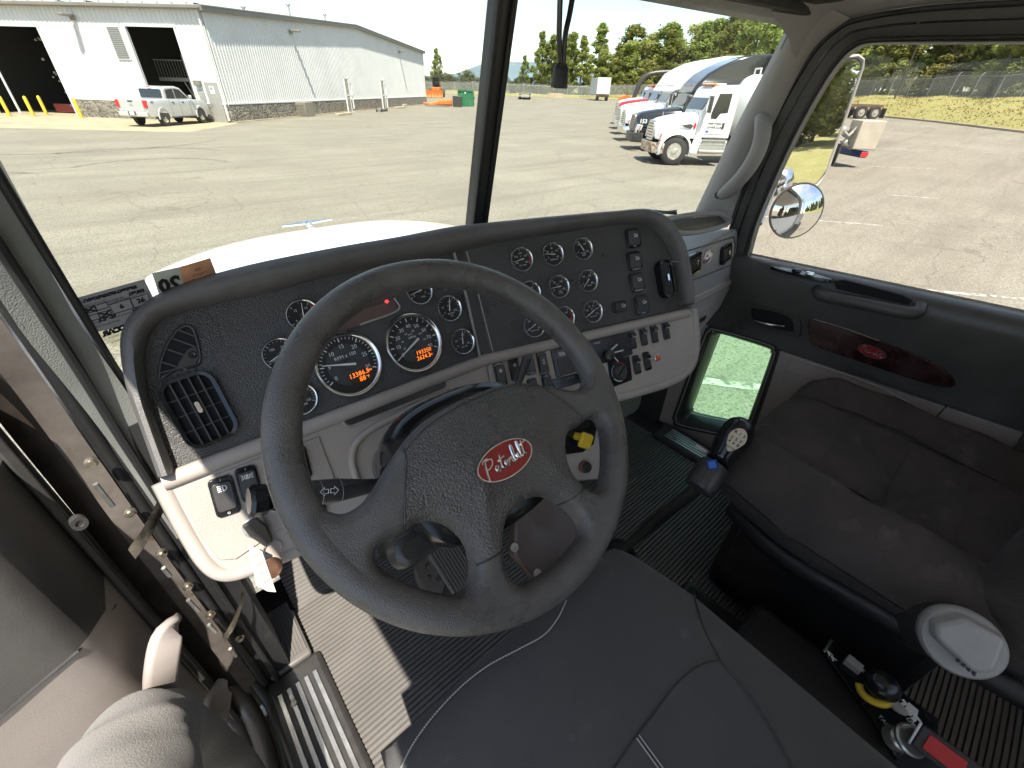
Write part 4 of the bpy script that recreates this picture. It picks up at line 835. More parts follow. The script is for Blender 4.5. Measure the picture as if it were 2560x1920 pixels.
MB().grid(g1).build('upper_panel', m_doorblk, dd, smooth=60); MB().grid(g2).build('lower_panel', m_doorbg, dd, smooth=60)
mb = MB(); mb.box((SGN*.48, -.03, -.045), (.94, .86, .04), DF); mb.build('door_shell', m_steel, dd, bevel=.01)
mb = MB(); mb.tube([DF.p(SGN*-.004, z, -.002) for z in np.linspace(.8, -.45, 12)], .006, 8); mb.build('edge_seal', m_seal, dd, smooth=60)
mb = MB(); mb.box((SGN*.001, .02, -.022), (.012, .96, .075), DF); mb.build('door_edge', m_black, dd, bevel=.003)
mb = MB(); mb.tube([DF.p(SGN*u, seam(u), wf_up(u, seam(u))+.001) for u in np.linspace(.02, .93, 20)], .0025, 6); mb.build('panel_seam', m_black, dd)
# pull handle and map pocket grip
hp = spline([DF.P(436, 1548, .085), DF.P(420, 1580, .12), DF.P(408, 1640, .135), DF.P(402, 1705, .13), DF.P(404, 1770, .09)], 24)
def strap(path, wd, th, name, m, sc=lambda t: 1):
    rings = []
    for i, p in enumerate(path):
        z = nrm(path[min(len(path)-1, i+1)]-path[max(0, i-1)]); x = nrm(np.cross(z, DF.ez)); y = np.cross(z, x); k = sc(i/(len(path)-1))
        rings.append([p+a_*k*x+b_*k*y for a_, b_ in rrect(wd, th, th*.42, 4)])
    mb = MB(); mb.sweep(rings); return mb.build(name, m, dd, smooth=45)
strap(hp, .046, .02, 'pull_handle', m_doorbg, lambda t: .45+.55*min(1, t*4)); strap(spline([DF.P(556, 1700, .06), DF.P(545, 1745, .08), DF.P(540, 1790, .078), DF.P(532, 1850, .05)], 16), .05, .02, 'pocket_grip', m_doorbg, lambda t: .5+.5*min(1, t*4))
mb = MB(); f = DF.at(198, 1308, .125); mb.lathe(f, [(.008, -.006), (.008, .002), (.004, .002), (.0035, 0), (0, 0)], 14, 1, 1.3); mb.build('screw_cover', m_black, dd, smooth=40)
mb = MB(); mb.hull([DF.p(SGN*.03, .40, .0), DF.p(SGN*.93, .40, .0), DF.p(SGN*.93, .95, -.01), DF.p(SGN*.2, .95, -.01)], DF.ez*.005); mb.build('window_pane', m_side, dd)
mb = MB(); mb.tube([DF.p(SGN*.01, .40, -.01), DF.p(SGN*.06, .62, -.012), DF.p(SGN*.2, .97, -.015), DF.p(SGN*.94, .97, -.015), DF.p(SGN*.94, .4, -.01)], .02, 8); mb.build('window_frame', m_steel, dd, smooth=60)

# ================================================================ SEATS
def cushion(name, parent, m, cx, cy, z, wd, dp, th, crown=.02, front_drop=.03, side=.025, tilt=0.0, n=30, bolster=0):
    """seat cushion as a closed pillow: y from cy (front) to cy-dp (rear)"""
    top = []; bot = []
    for i in range(n+1):
        v = i/n; rt = []; rb = []
        for j in range(n+1):
            u = -1+2*j/n; w_ = wd*(1-.10*max(0, .3-v)/.3*1.0)
            k = (1-abs(u)**7)**(1/3) if abs(u) < 1 else 0
            fz = (1-(max(0, (.16-v))/.16)**2.6)**.5 if v < .16 else 1
            rz = (1-(max(0, v-.92)/.08)**2.5)**.5 if v > .92 else 1
            e = min(k, fz, rz) if min(k, fz, rz) < .25 else k*fz*rz
            z1 = z+crown*math.cos(u*1.4)*math.sin(min(1, v*1.3)*2.6)*0-front_drop*(1-v)**2*0+bolster*abs(u)**3+tilt*(v-.5)
            x_ = cx+u*w_/2; y_ = cy-v*dp
            rt.append(A([x_, y_, z1-th*.5+th*.5*e+crown*(1-u*u)*e])); rb.append(A([x_, y_, z1-th*.5-th*.5*e]))
        top.append(rt); bot.append(rb)
    mb = MB(); mb.grid(top); mb.grid([r[::-1] for r in bot]); return mb.build(name, m, parent, smooth=70)
ds = thing('driver_seat', 'driver seat with charcoal neoprene cover and pale stitching, at the open door', 'seat', (-.45, -.35, FL))
SZ = 1.66
cushion('seat_cushion', ds, m_seat, -.46, -.05, SZ, .60, .60, .15, crown=.022, tilt=-.02)
mb = MB(); mb.box((-.45, -.36, 1.45), (.44, .42, .2)); mb.build('seat_base', m_deep, ds, bevel=.02)
mb = MB(); mb.prism(rrect(.52, .7, .09), Fr((-.45, -.72, SZ+.36), (1, 0, 0), (0, 1, .15)), -.06, .05, scale=.93); mb.build('backrest', m_seat, ds, bevel=.03, seg=3)
def on_seat(x, y, lift=.0015):
    # drop a ray on the cushion surface (crowned top)
    lo, hi = SZ-.09, SZ+.04
    for _ in range(30):
        m_ = (lo+hi)/2; p = PZ(x, y, m_); u = (p[0]+.46)/.30; zt = SZ-.02*((-.05-p[1])/.60-.5)+.022*(1-min(1, u*u))
        if abs(u) < 1: zt -= .075*(1-(1-abs(u)**7)**(1/3))
        v = (-.05-p[1])/.60
        if 0 < v < .16: zt -= .075*(1-(1-((.16-v)/.16)**2.6)**.5)
        if m_ < zt: lo = m_
        else: hi = m_
    return PZ(x, y, (lo+hi)/2)+A([0, 0, lift])
def seamline(pts, r, name, m, dash_=0, parent=ds, surf=on_seat):
    P_ = [surf(p[0], p[1]) for p in spline(pts, 90)]
    if not dash_:
        mb = MB(); mb.tube(P_, r, 5); return mb.build(name, m, parent)
    mb = MB(); acc = 0; k = 0
    for i in range(len(P_)-1):
        mb.tube([P_[i]*.92+P_[i+1]*.08, P_[i]*.2+P_[i+1]*.8], r, 4)
    o = mb.build(name, m, parent); o['kind'] = 'stuff'; return o
m_thread = mat('pale_stitching', (.55, .53, .48), .8)
seamline([(1416, 1502), (1395, 1545), (1360, 1588), (1300, 1622), (1220, 1665), (1150, 1720), (1080, 1795), (1030, 1865), (1000, 1925)], .0011, 'stitching', m_thread, 1)
seamline([(1731, 1440), (1738, 1500), (1760, 1570), (1800, 1648), (1860, 1720), (1920, 1810), (1980, 1925)], .0012, 'seat_seam', m_black)
seamline([(1800, 1650), (1750, 1662), (1690, 1710), (1640, 1775), (1590, 1840), (1530, 1925)], .0012, 'seat_seam', m_black)
seamline([(1597, 1838), (1660, 1925)], .001, 'stitching', m_thread, 1); seamline([(1591, 1846), (1648, 1925)], .001, 'stitching', m_thread, 1)
ps = thing('passenger_seat', 'dark brown velour passenger seat with grey recliner knob, by the far door', 'seat', (.45, -.4, FL))
PSZ = 1.69
def pseat_top(u, v):
    k = (1-abs(u)**6)**(1/3) if abs(u) < 1 else 0; fz = (1-((.2-v)/.2)**2.6)**.5 if v < .2 else 1
    z = PSZ-.075+.075*k*fz+.02*(abs(u) > .55)*0+.05*math.exp(-((abs(u)-.74)/.15)**2)*fz-.012*math.exp(-((abs(u)-.5)/.04)**2)+.003*k*math.sin(v*19+u*3)*math.cos(u*4)-.03*(v-.4)-.006*math.exp(-((u*.55+v-.5)/.035)**2)*fz-.005*math.exp(-((u*-.4+v-.75)/.03)**2)*fz+.003*k*k*math.sin(u*13+3*math.sin(v*7))*math.sin(v*11)
    return z
def pseat():
    n = 46; top = []; bot = []
    for i in range(n+1):
        v = i/n; rt = []; rb = []
        for j in range(n+1):
            u = -1+2*j/n; hw = .335*(1-.13*max(0, .35-v)/.35)
            x_ = .46+u*hw+.02*v; y_ = -.11-v*.52+.03*math.cos(u*1.4)*(1-v); rt.append(A([x_, y_, pseat_top(u, v)])); k = (1-abs(u)**6)**(1/3) if abs(u) < 1 else 0; fz = (1-((.2-v)/.2)**2.6)**.5 if v < .2 else 1
            rb.append(A([x_, y_, PSZ-.075-.085*k*fz-.03*(v-.4)]))
        top.append(rt); bot.append(rb)
    mb = MB(); mb.grid(top); mb.grid([r[::-1] for r in bot]); return mb.build('seat_cushion', m_cloth, ps, smooth=70)
pseat()
mb = MB(); P_ = [A([.46+u*.335*(1-.13*max(0, .35-v)/.35), -.11-v*.52+.03*math.cos(u*1.4)*(1-v), pseat_top(u, v)+.001]) for u, v in [(-.5+.04*math.sin(t*3), t) for t in np.linspace(.03, .97, 40)]]; mb.tube(P_, .003, 6); mb.build('piping', m_cloth, ps, smooth=60)
mb = MB(); P_ = [A([.46+u*.335*(1-.13*max(0, .35-v)/.35), -.11-v*.52+.03*math.cos(u*1.4)*(1-v), pseat_top(u, v)+.001]) for u, v in [(.5+.04*math.sin(t*3), t) for t in np.linspace(.03, .97, 40)]]; mb.tube(P_, .003, 6); mb.build('piping', m_cloth, ps, smooth=60)
for v0 in (.3, .55, .8):
    mb = MB(); mb.tube([A([.46+u*.33, -.11-v0*.52, pseat_top(u, v0)+.0005]) for u in np.linspace(-.46, .46, 20)], .0016, 5); mb.build('tuft_line', m_cloth, ps)
mb = MB(); mb.prism(rrect(.56, .75, .1, 6), Fr((.52, -.74, PSZ+.30), (1, 0, 0), (0, 1, .2)), -.1, .02, scale=.9); mb.build('backrest', m_cloth, ps, bevel=.035, seg=4)
for s_ in (-1, 1): mb = MB(); mb.ell((.50+s_*.27, -.66, PSZ+.12), (.075, .1, .3), nu=18, nv=14); mb.build('side_bolster', m_cloth, ps, smooth=80)
mb = MB(); mb.box((.46, -.4, 1.38), (.5, .46, .36)); mb.build('seat_base', m_deep, ps, bevel=.03)
mb = MB(); mb.tube(spline([A([.20, -.16, 1.53]), A([.155, -.3, 1.53]), A([.15, -.5, 1.55]), A([.17, -.75, 1.56])], 20), .018, 10, flat=1.4); mb.build('base_skirt', m_deep, ps, smooth=60)
# recliner knob
kp = PX(2405, 1605, .10); kf = Fr(kp, (0, .9, -.25), nrm((-.75, -.05, .62))); 
mb = MB(); mb.lathe(kf, [(.0, -.035), (.05, -.035), (.056, -.025), (.056, 0), (.052, .006), (.0, .007)], 40); kn = mb.build('recliner_knob', m_greyp, ps, smooth=35); mb = MB(); mb.cyl(kf.p(0, 0, -.03), kf.p(.02, 0, -.14), .05, .07, 24); mb.build('knob_housing', m_black, ps, smooth=40)
mb = MB(); mb.prism([(-.042, -.04), (.016, -.048), (.05, -.016), (.044, .01), (-.016, .04), (-.04, .024)], kf, .004, .036, scale=.86); mb.build('knob_grip', m_greyp, kn, bevel=.006)
for k in range(4): mb = MB(); mb.box((-.016+.007*k, .034-.003*k, .026), (.0018, .012, .014), kf); mb.build('grip_rib', m_black, kn)
# seat belt guide on the far side
mb = MB(); mb.tube(spline([A([.84, -.50, 1.98]), A([.80, -.56, 1.84]), A([.78, -.60, 1.76])], 10), [.03]*5+[.026]*5, 10, flat=.5); mb.build('belt_guide', m_blackg, ps, smooth=60)
mb = MB(); mb.hull([A([.86, -.5, 2.3]), A([.86, -.56, 2.3]), A([.825, -.56, 1.88]), A([.825, -.5, 1.88])], (-.003, 0, 0)); mb.build('belt_webbing', m_black, ps)

# ================================================================ GEAR SHIFTER
sh = thing('gear_shifter', 'tall gear shifter with black knob, cream gear chart and blue range button', 'gear shifter', PZ(1560, 1375, FL))
kt, kb = PZ(1838, 1095, 1.735), PZ(1752, 1212, 1.655)
base = PZ(1545, 1385, FL+.01)
ax = nrm(kt-kb); mb = MB(); mb.tube(spline([base, base*.55+kb*.45+A([.015, 0, .02]), kb+ax*.01], 20), .0135, 12); mb.build('lever', m_black, sh, smooth=60)
mb = MB(); mb.tube(spline([base+A([.02, -.01, 0]), base*.5+kb*.5+A([.03, -.015, .01]), kb+A([.012, -.012, 0])], 20), .005, 8); mb.build('air_hose', m_seal, sh, smooth=60)
sf = Fr(kb, np.cross((0, 0, 1), ax), ax)
mb = MB(); mb.lathe(sf, [(.015, -.014), (.032, -.012), (.036, 0), (.036, .05), (.033, .06)], 22); mb.build('knob_collar', m_black, sh, smooth=40)
mb = MB(); rings = []
for t, r_, off in ((.058, .029, 0), (.07, .031, .002), (.09, .035, .008), (.11, .0385, .012), (.13, .039, .014), (.148, .035, .013), (.16, .026, .01), (.167, .012, .008)):
    rings.append([sf.p(r_*math.cos(a)*.95, off+r_*math.sin(a)*1.15, t*1.16) for a in np.linspace(0, 6.2832, 24, endpoint=False)])
mb.sweep(rings); kb_ = mb.build('knob', m_blackg, sh, smooth=80)
cf = Fr(PZ(1858, 1082, 1.765), PZ(1880, 1100, 1.765)-PZ(1836, 1064, 1.765), nrm(CAM-PZ(1858, 1082, 1.765))+A([.1, -.3, .5]))
vw = nrm(CAM-sf.p(0, .012, .12)); kc = sf.p(0, .012, .12); sidev = nrm(np.cross(vw, ax)); cf = Fr(kc+vw*.047-sidev*.006+ax*.02, -sidev*1.0+ax*-.0, nrm(vw+.12*ax))
if (cf.ey@ax) < 0: cf = Fr(cf.o, -cf.ex, cf.ez)
plate = [(a, b*(1.0 if b > 0 else 1.3)) for a, b in circ(.0195, 28, .027)]; plate = [(a*(1 if b > 0 else 1-.3*(-b/.03)), b) for a, b in plate]
mb = MB(); mb.prism(plate, cf, 0, .003, scale=.97); gp = mb.build('gear_chart', mat('cream_plate', (.62, .52, .38), .45), kb_, bevel=.0008)
mb = MB()
for r_, t in ((.010, ('R', '1', '3')), (-.002, ('2', '5', '7')), (-.010, ('4', '6', '8'))):
    for j, q in enumerate(t): put_text(mb, q, cf, -.010+.010*j, r_*1.25, .010, .0034, bold=.0004)
put_text(mb, 'EATON', cf, 0, -.025, .0065, .0034, bold=.0002); mb.build('gear_numbers', m_black, gp, normals=False)
mb = MB(); f = Fr(sf.p(0, -.0, .06)+vw*.039-sidev*-.006, sidev, nrm(vw-.1*ax)); mb.prism([(-.016, 0), (0, -.016), (.016, 0), (0, .018)], f, -.004, .007, scale=.8); mb.build('range_button', m_blue, sh, bevel=.002)
mb = MB(); f = Fr(PZ(1762, 1112, 1.70), (1, 0, 0), (0, 0, 1)); mb.prism(rrect(.035, .02, .008), Fr(sf.p(0,0,.075)-sidev*-.045+A([0,0,.0]), sidev, nrm(ax+.3*vw)), -.004, .005); mb.build('splitter_tab', m_greyp, sh, bevel=.002)
mb = MB(); mb.lathe(Fr(base, (1, 0, 0), (0, 0, 1)), [(.06, -.01), (.055, .01), (.035, .03), (.016, .05)], 20); mb.build('shift_boot', m_seal, sh, smooth=60)

# ================================================================ PEDALS AND LOWER COLUMN PLATE
def pedal(name, label, p, ex, ez, wd, ht):
    f = Fr(p, ex, ez); t = thing(name, label, 'pedal', f.p(0, -ht/2, 0)); mb = MB(); mb.prism(rrect(wd, ht, .012), f, -.01, 0); mb.build('pedal_pad', m_rubber, t, bevel=.003)
    for k in range(9): mb = MB(); x = -wd/2*.86+wd*.86*k/8; mb.box((x, 0, .002), (wd/8*.45, ht*.94, .005), f); mb.build('pad_rib', m_rubber, t)
    mb = MB(); mb.tube([f.p(0, ht*.35, -.01), f.p(0, ht*.6, -.12), f.p(0, ht*.7, -.25)], .012, 8); mb.build('pedal_arm', m_black, t, smooth=50); return t
pc = PY(1128, 1405, .30); pedal('brake_pedal', 'long ribbed black brake pedal seen through the steering wheel', pc, nrm((1, .15, 0)), (-.05, -.7, .7), .085, .25)
mb = MB(); f = Fr(PY(1078, 1440, .34), (1, 0, 0), (0, -.7, .7)); mb.lathe(f, [(0, 0), (.045, 0), (.05, -.01), (.05, -.02)], 24, .8, 1.3); bp = mb.build('pedal_bracket', m_steel, cab, smooth=40)
for u, v in ((0, .03), (.01, -.02), (-.01, 0)): mb = MB(); mb.lathe(f.sub(u, v), [(.008, 0), (.007, .006), (0, .006)], 6); mb.build('bolt', m_zinc, bp)
# shiny access cover under the column
f = Fr(PY(1370, 1330, .02), nrm((1, -.1, 0)), nrm((-.1, -.75, .66))); 
m_cov = mat('glossy_brown_cover', (.075, .045, .03), .4, var=(12, .2))
mb = MB(); mb.prism([f.uv(*p) for p in [(1290, 1245), (1395, 1215), (1475, 1290), (1470, 1330), (1380, 1450), (1340, 1455), (1285, 1390)]], f, -.03, 0); cv = mb.build('lower_column_cover', m_cov, colm, bevel=.006)
for x, y in ((1410, 1260), (1462, 1310), (1285, 1368), (1342, 1432)): mb = MB(); mb.lathe(f.at(x, y, 0), [(.0085, 0), (.0085, .003), (.004, .003), (.0035, .001), (0, .001)], 14); mb.build('screw', m_zinc, cv, smooth=40)

# ================================================================ KEY, STICKERS, CABLE, MIRROR
ky = thing('ignition_key', 'ignition key with paper tag and coin fob, hanging from the dash', 'key', D.P(640, 1330, .02))
f = D.at(636, 1315, .0075); mb = MB(); mb.lathe(f, [(.017, 0), (.017, .006), (.012, .01), (.011, .008), (0, .008)], 20); mb.build('lock_barrel', m_alu, ky, smooth=40)
mb = MB(); fk = Fr(D.P(648, 1330, .022), nrm((1, 0, .2)), nrm(np.cross((1, 0, .2), nrm((.05, .1, 1))))); mb.prism([(-.011, .028), (.011, .028), (.013, .005), (.006, -.03), (-.008, -.03), (-.013, .005)], fk, -.003, .003); mb.build('key_head', m_black, ky, bevel=.002)
mb = MB(); mb.tube([fk.p(.013*math.cos(t), -.04+.013*math.sin(t), .002) for t in np.linspace(0, 6.2832, 20, endpoint=False)], .0009, 5, closed=True); mb.build('key_ring', m_zinc, ky)
ft_ = Fr(D.P(650, 1425, .045), nrm((.93, -.1, -.1)), nrm((.1, -.85, .5))); q = [ft_.uv(*p) for p in [(620, 1362), (655, 1378), (690, 1480), (668, 1478), (640, 1462)]]
mb = MB(); mb.prism(q, ft_, 0, .0008); tg = mb.build('paper_tag', mat('paper', (.5, .48, .42), .9), ky)
mb = MB()
for i, t in enumerate(('UNIT 175', 'P-BILT', 'YARD 3', 'KEY 2')): put_text(mb, '/////', ft_.at(644+i*7, 1388+i*22, .0008), 0, 0, .008, .0004)
mb.build('tag_scribble', m_black, tg, normals=False)
mb = MB(); fc = Fr(D.P(680, 1420, .04), (1, 0, 0), nrm((.3, -.8, .5))); mb.prism(circ(.016, 20), fc, -.001, .001); mb.build('coin_fob', mat('worn_copper', (.3, .16, .1), .4, .7, var=(80, .3)), ky, bevel=.0006)

# stickers on the windshield (printing faces out except the hand-written side)
q0 = [WB[0], WB[-1], WT[-1]]; wn = nrm(np.cross(WB[0]-WB[-1], WT[-1]-WB[-1])); wn = wn if wn[1] < 0 else -wn
WSF = Fr(WB[-1]+wn*.002, WB[0]-WB[-1], wn)
def sticker(name, label, pts, m, t=.0005):
    mb = MB(); mb.prism([WSF.uv(*p) for p in pts], WSF, 0, t); o = mb.build(name, m, None); return tag(o, label, 'sticker')
m_st = mat('grey_sticker', (.30, .30, .31), .6, var=(30, .05)); m_ink = mat('black_ink', (.012, .012, .014), .5)
s1 = sticker('inspection_sticker', 'grey inspection sticker with handwriting at the windshield corner by the pillar', [(182, 747), (360, 698), (386, 750), (380, 800), (240, 830)], m_st)
fS = WSF.at(285, 765); base_r = math.atan2(*(A(WSF.uv(360, 698))-A(WSF.uv(182, 747)))[::-1])
def line(mb, t, x, y, size, rot=base_r, **k): put_text(mb, t, WSF.at(x, y, .0006), 0, 0, size, .0003, rot=rot, **k)
u_per = float(np.linalg.norm(A(WSF.uv(360, 698))-A(WSF.uv(182, 747))))
mb = MB(); S = u_per
line(mb, '1VP5XPGX7G-D357562', 276, 735, S*.075, shear=.2, bold=.0006); line(mb, '175,812', 340, 731, S*.075, shear=.2, bold=.0006)
line(mb, 'VIN', 201, 757, S*.05); line(mb, 'ODOMETER', 286, 749, S*.05); line(mb, 'WHEELS PULLED', 232, 760, S*.05); line(mb, 'STICKER EXPIRES LAST DAY OF', 322, 744, S*.045)
line(mb, '6', 304, 766, S*.12, bold=.0005); line(mb, '26', 352, 751, S*.12, bold=.0005); line(mb, 'DATE', 238, 808, S*.05); line(mb, '5-29-25', 268, 796, S*.08, shear=.2, bold=.0005); line(mb, 'STATION', 310, 786, S*.05); line(mb, 'HBG', 345, 774, S*.09, shear=.2, bold=.0005); line(mb, 'MECH SIGNATURE', 265, 811, S*.05)
def boxl(cx, cy, wd, ht, x=False):
    f = WSF.at(cx, cy, .0006, base_r); mb.tube([f.p(a, b, .0002) for a, b in rrect(wd, ht)], .0006, 4, closed=True)
    if x: mb.tube([f.p(-wd*.55, -ht*.6, .0003), f.p(wd*.55, ht*.6, .0003)], .001, 4); mb.tube([f.p(wd*.55, -ht*.6, .0003), f.p(-wd*.55, ht*.6, .0003)], .001, 4)
boxl(223, 775, S*.16, S*.1, True); boxl(254, 766, S*.16, S*.1); boxl(233, 794, S*.16, S*.1); boxl(263, 785, S*.16, S*.1, True); boxl(304, 766, S*.3, S*.19); boxl(352, 752, S*.27, S*.19)
mb.build('sticker_writing', m_ink, s1, normals=False)
s1b = sticker('maker_sticker', 'clear windshield sticker with reversed black lettering under the grey inspection sticker', [(241, 832), (380, 800), (395, 850), (280, 868)], glass('clear_film', (.9, .9, .85)))
mb = MB(); line(mb, 'PACCAR', 300, 822, S*.13, mirror=True, bold=.0012); line(mb, 'MOTOR TRUCK', 300, 836, S*.05, mirror=True); line(mb, 'PARTS & SERVICE', 306, 847, S*.045, mirror=True); mb.build('sticker_writing', m_ink, s1b, normals=False)
m_or = mat('orange_sticker', (.62, .3, .17), .6, var=(50, .25)); m_pl = mat('pale_green_sticker', (.5, .52, .45), .6, var=(25, .15))
s2 = sticker('weight_sticker', 'orange truck weight class sticker next to a pale year sticker, low on the windshield', [(447, 668), (525, 645), (545, 696), (540, 730), (465, 730)], m_or)
mb = MB()
for i, t in enumerate(('PA', 'TRUCK', 'WEIGHT', 'CLASS')): line(mb, t, 494+i*5, 674+i*11, S*.085, mirror=True)
mb.build('sticker_writing', mat('brown_ink', (.1, .04, .02), .6), s2, normals=False)
s3 = sticker('year_sticker', 'pale sticker with big reversed digits beside the orange weight sticker', [(380, 683), (447, 668), (465, 730), (400, 745)], m_pl)
mb = MB(); put_text(mb, '20', WSF.at(425, 712, .0006), 0, 0, S*.36, .0003, rot=base_r, mirror=True, bold=.0015); mb.build('sticker_writing', m_ink, s3, normals=False)

# twin cable hanging from the header with a connector shell
hc_ = thing('hanging_cable', 'pair of black cables with a worn connector, dangling in front of the windshield', 'cable', (0.2, .35, 2.6))
yc = .30
for a in ([(1402, -60), (1399, 40), (1398, 100), (1402, 165)], [(1440, -60), (1425, 30), (1413, 90), (1408, 165)]):
    mb = MB(); mb.tube(spline([PY(*p, yc) for p in a], 16), .0045, 8); mb.build('cable', m_blackg, hc_, smooth=60)
a, b = PY(1404, 160, yc), PY(1397, 220, yc); mb = MB(); f = Fr(a, (1, 0, 0), b-a); Lh = float(np.linalg.norm(b-a)); mb.lathe(f, [(.009, 0), (.0125, Lh*.15), (.0135, Lh*.5), (.015, Lh*.9), (.014, Lh), (.010, Lh*.99), (.009, Lh*.7), (0, Lh*.7)], 18); mb.build('connector_shell', m_seal, hc_, smooth=50)

# exterior mirrors on the passenger side
mr = thing('side_mirror', 'chrome framed rectangular door mirror with round convex mirror below, outside passenger window', 'mirror', (1.25, .3, 1.9))
mc = [(2100, 146), (2142, 140), (2155, 150), (2154, 170), (2110, 300), (2064, 434), (2042, 462), (2018, 474), (1936, 470), (1926, 456), (1940, 420), (2000, 300), (2060, 200), (2085, 160)]
MF = Fr(PX(2040, 310, 1.27), (1, 0, 0), nrm((-.46, -.88, .05)))
PM = [MF.P(*p) for p in mc]; cM = sum(PM)/len(PM); mn = MF.ez
mb = MB(); mb.hull([cM+(p-cM)*1.0 for p in PM], -mn*.04); mb.build('mirror_housing', m_chrome, mr, bevel=.008)
mb = MB(); mb.hull([cM+(p-cM)*.94+mn*.002 for p in PM], mn*.001); mb.build('mirror_pane', m_mirror, mr)
mb = MB(); mb.tube([cM+(p-cM)*1.0+mn*.002 for p in PM], .006, 6, closed=True); mb.build('mirror_rim', m_greyp, mr, smooth=60)
rc = PX(1991, 528, 1.2); rv = nrm(CAM-rc); fm = Fr(rc, (0, -1, 0), nrm(rv*.8+A([-.1, -.75, .0])))
mb = MB(); mb.lathe(fm, [(.098, -.006), (.1, 0), (.098, .004), (.094, .004)], 40); mb.build('convex_rim', m_black, mr, smooth=60)
mb = MB(); mb.lathe(fm, [(.095*math.sin(t)/math.sin(.6), .003+.16*(math.cos(t)-math.cos(.6))) for t in np.linspace(.6, 0, 10)], 40); mb.build('convex_mirror', m_mirror, mr, smooth=90)
mb = MB(); mb.lathe(fm, [(.097, -.002), (.07, -.03), (0, -.045)], 30); mb.build('convex_back', m_chrome, mr, smooth=60)
p0 = PX(1955, 470, 1.24); mb = MB(); mb.tube([rc-rv*.0+fm.ez*-.03, p0, PX(1930, 450, 1.2), PX(1895, 500, .95)], .008, 8); mb.tube([PX(1948, 440, 1.25), PX(1900, 560, .95)], .007, 8); mb.ell(PX(1946, 455, 1.22), (.05, .05, .06), nu=14, nv=10); mb.build('mirror_arm', m_chrome, mr, smooth=60)

# ================================================================ SEAT CONSOLE, BUCKLE, LEG
cs = thing('control_console', 'black control console between the seats with levers and dump controls', 'console', (.03, -.55, FL))
mb = MB(); mb.box((.03, -.62, 1.28), (.16, .62, .26)); mb.box((.03, -.30, 1.22), (.18, .3, .14)); mb.build('console_body', m_deep, cs, bevel=.02)
CZ = 1.415
cf2 = Fr((.05, -.55, CZ), (0, -1, 0), (0, 0, 1))
def cprs(pts, w0, w1, name, m, parent=cs, bevel=.001): mb = MB(); mb.prism([cf2.uv(*p) for p in pts], cf2, w0, w1); return mb.build(name, m, parent, bevel=bevel)
tp = cprs([(2055, 1628), (2074, 1600), (2345, 1800), (2340, 1850), (2240, 1900), (2180, 1800)], -.01, .004, 'control_plate', m_blackg)
cprs([(2055, 1628), (2074, 1600), (2080, 1605), (2061, 1634)], .004, .006, 'plate_edge', m_alu)
cprs([(2103, 1660), (2113, 1645), (2150, 1675), (2142, 1690)], .004, .02, 'tailgate_switch', m_greyp); 
mb = MB(); put_text(mb, 'TAILGATE', cf2.at(2227, 1825, .004), 0, 0, .011, .0006, rot=rad(-25)); put_text(mb, 'DOWN', cf2.at(2290, 1823, .004), 0, 0, .011, .0006, rot=rad(-30)); put_text(mb, 'CLOSE', cf2.at(2300, 1836, .004), 0, 0, .011, .0006, rot=rad(-30)); put_text(mb, 'DUMPER', cf2.at(2148, 1665, .004), 0, 0, .009, .0006, rot=rad(-30)); put_text(mb, '<<', cf2.at(2077, 1640, .004), 0, 0, .018, .0006, rot=rad(-30), bold=.001); put_text(mb, 'TGT', cf2.at(2272, 1778, .004), 0, 0, .018, .0006, rot=rad(-30), bold=.002); mb.build('plate_print', m_white, tp, normals=False)
cprs([(2258, 1775), (2268, 1757), (2293, 1778), (2288, 1805), (2278, 1810), (2280, 1790)], .004, .005, 'plate_logo', m_white)
mb = MB(); p = PZ(2205, 1712, 1.50); mb.ell(p, (.026, .03, .024), nu=18, nv=12); mb.cyl(p, (p[0]+.004, p[1], CZ), .006, n=8); mb.build('dump_lever_knob', m_blackg, cs, smooth=80)
mb = MB(); p = PZ(2185, 1727, 1.455); mb.tube([p+A([.024*math.cos(t), .024*math.sin(t), .004*math.sin(2*t)]) for t in np.linspace(1.9, 5.2, 16)], .007, 8); mb.build('lever_lock_ring', m_yel, cs, smooth=60)
mb = MB(); p = PZ(2276, 1850, 1.46); f = Fr(p, (0, -1, 0), nrm((-.2, -.3, 1))); mb.lathe(f, [(.012, -.045), (.021, -.04), (.019, -.02), (.012, -.012), (.024, -.006), (.026, .002), (.023, .005), (0, .005)], 24); mb.build('tailgate_knob', m_alu, cs, smooth=35)
mb = MB(); p = PZ(2240, 1765, 1.425); mb.ell(p, (.012, .02, .006), nu=12, nv=8); mb.build('indicator', m_greyp, cs, smooth=80)
bk = thing('seat_belt_buckle', 'red and black seat belt buckle at the edge of the driver seat', 'buckle', PZ(2370, 1890, 1.45))
f = Fr(PZ(2385, 1905, 1.5), PZ(2400, 1915, 1.5)-PZ(2340, 1870, 1.5), nrm(CAM-PZ(2385, 1905, 1.5))); mb = MB(); mb.prism(rrect(.1, .045, .006), f, -.03, 0); mb.build('buckle_body', m_black, bk, bevel=.004)
mb = MB(); mb.prism(rrect(.05, .028, .003), f.sub(-.012, 0), 0, .004); mb.build('release_button', m_red, bk, bevel=.001)
mb = MB(); mb.box((-.052, 0, 0), (.004, .044, .008), f); mb.build('buckle_lip', m_alu, bk, bevel=.001)

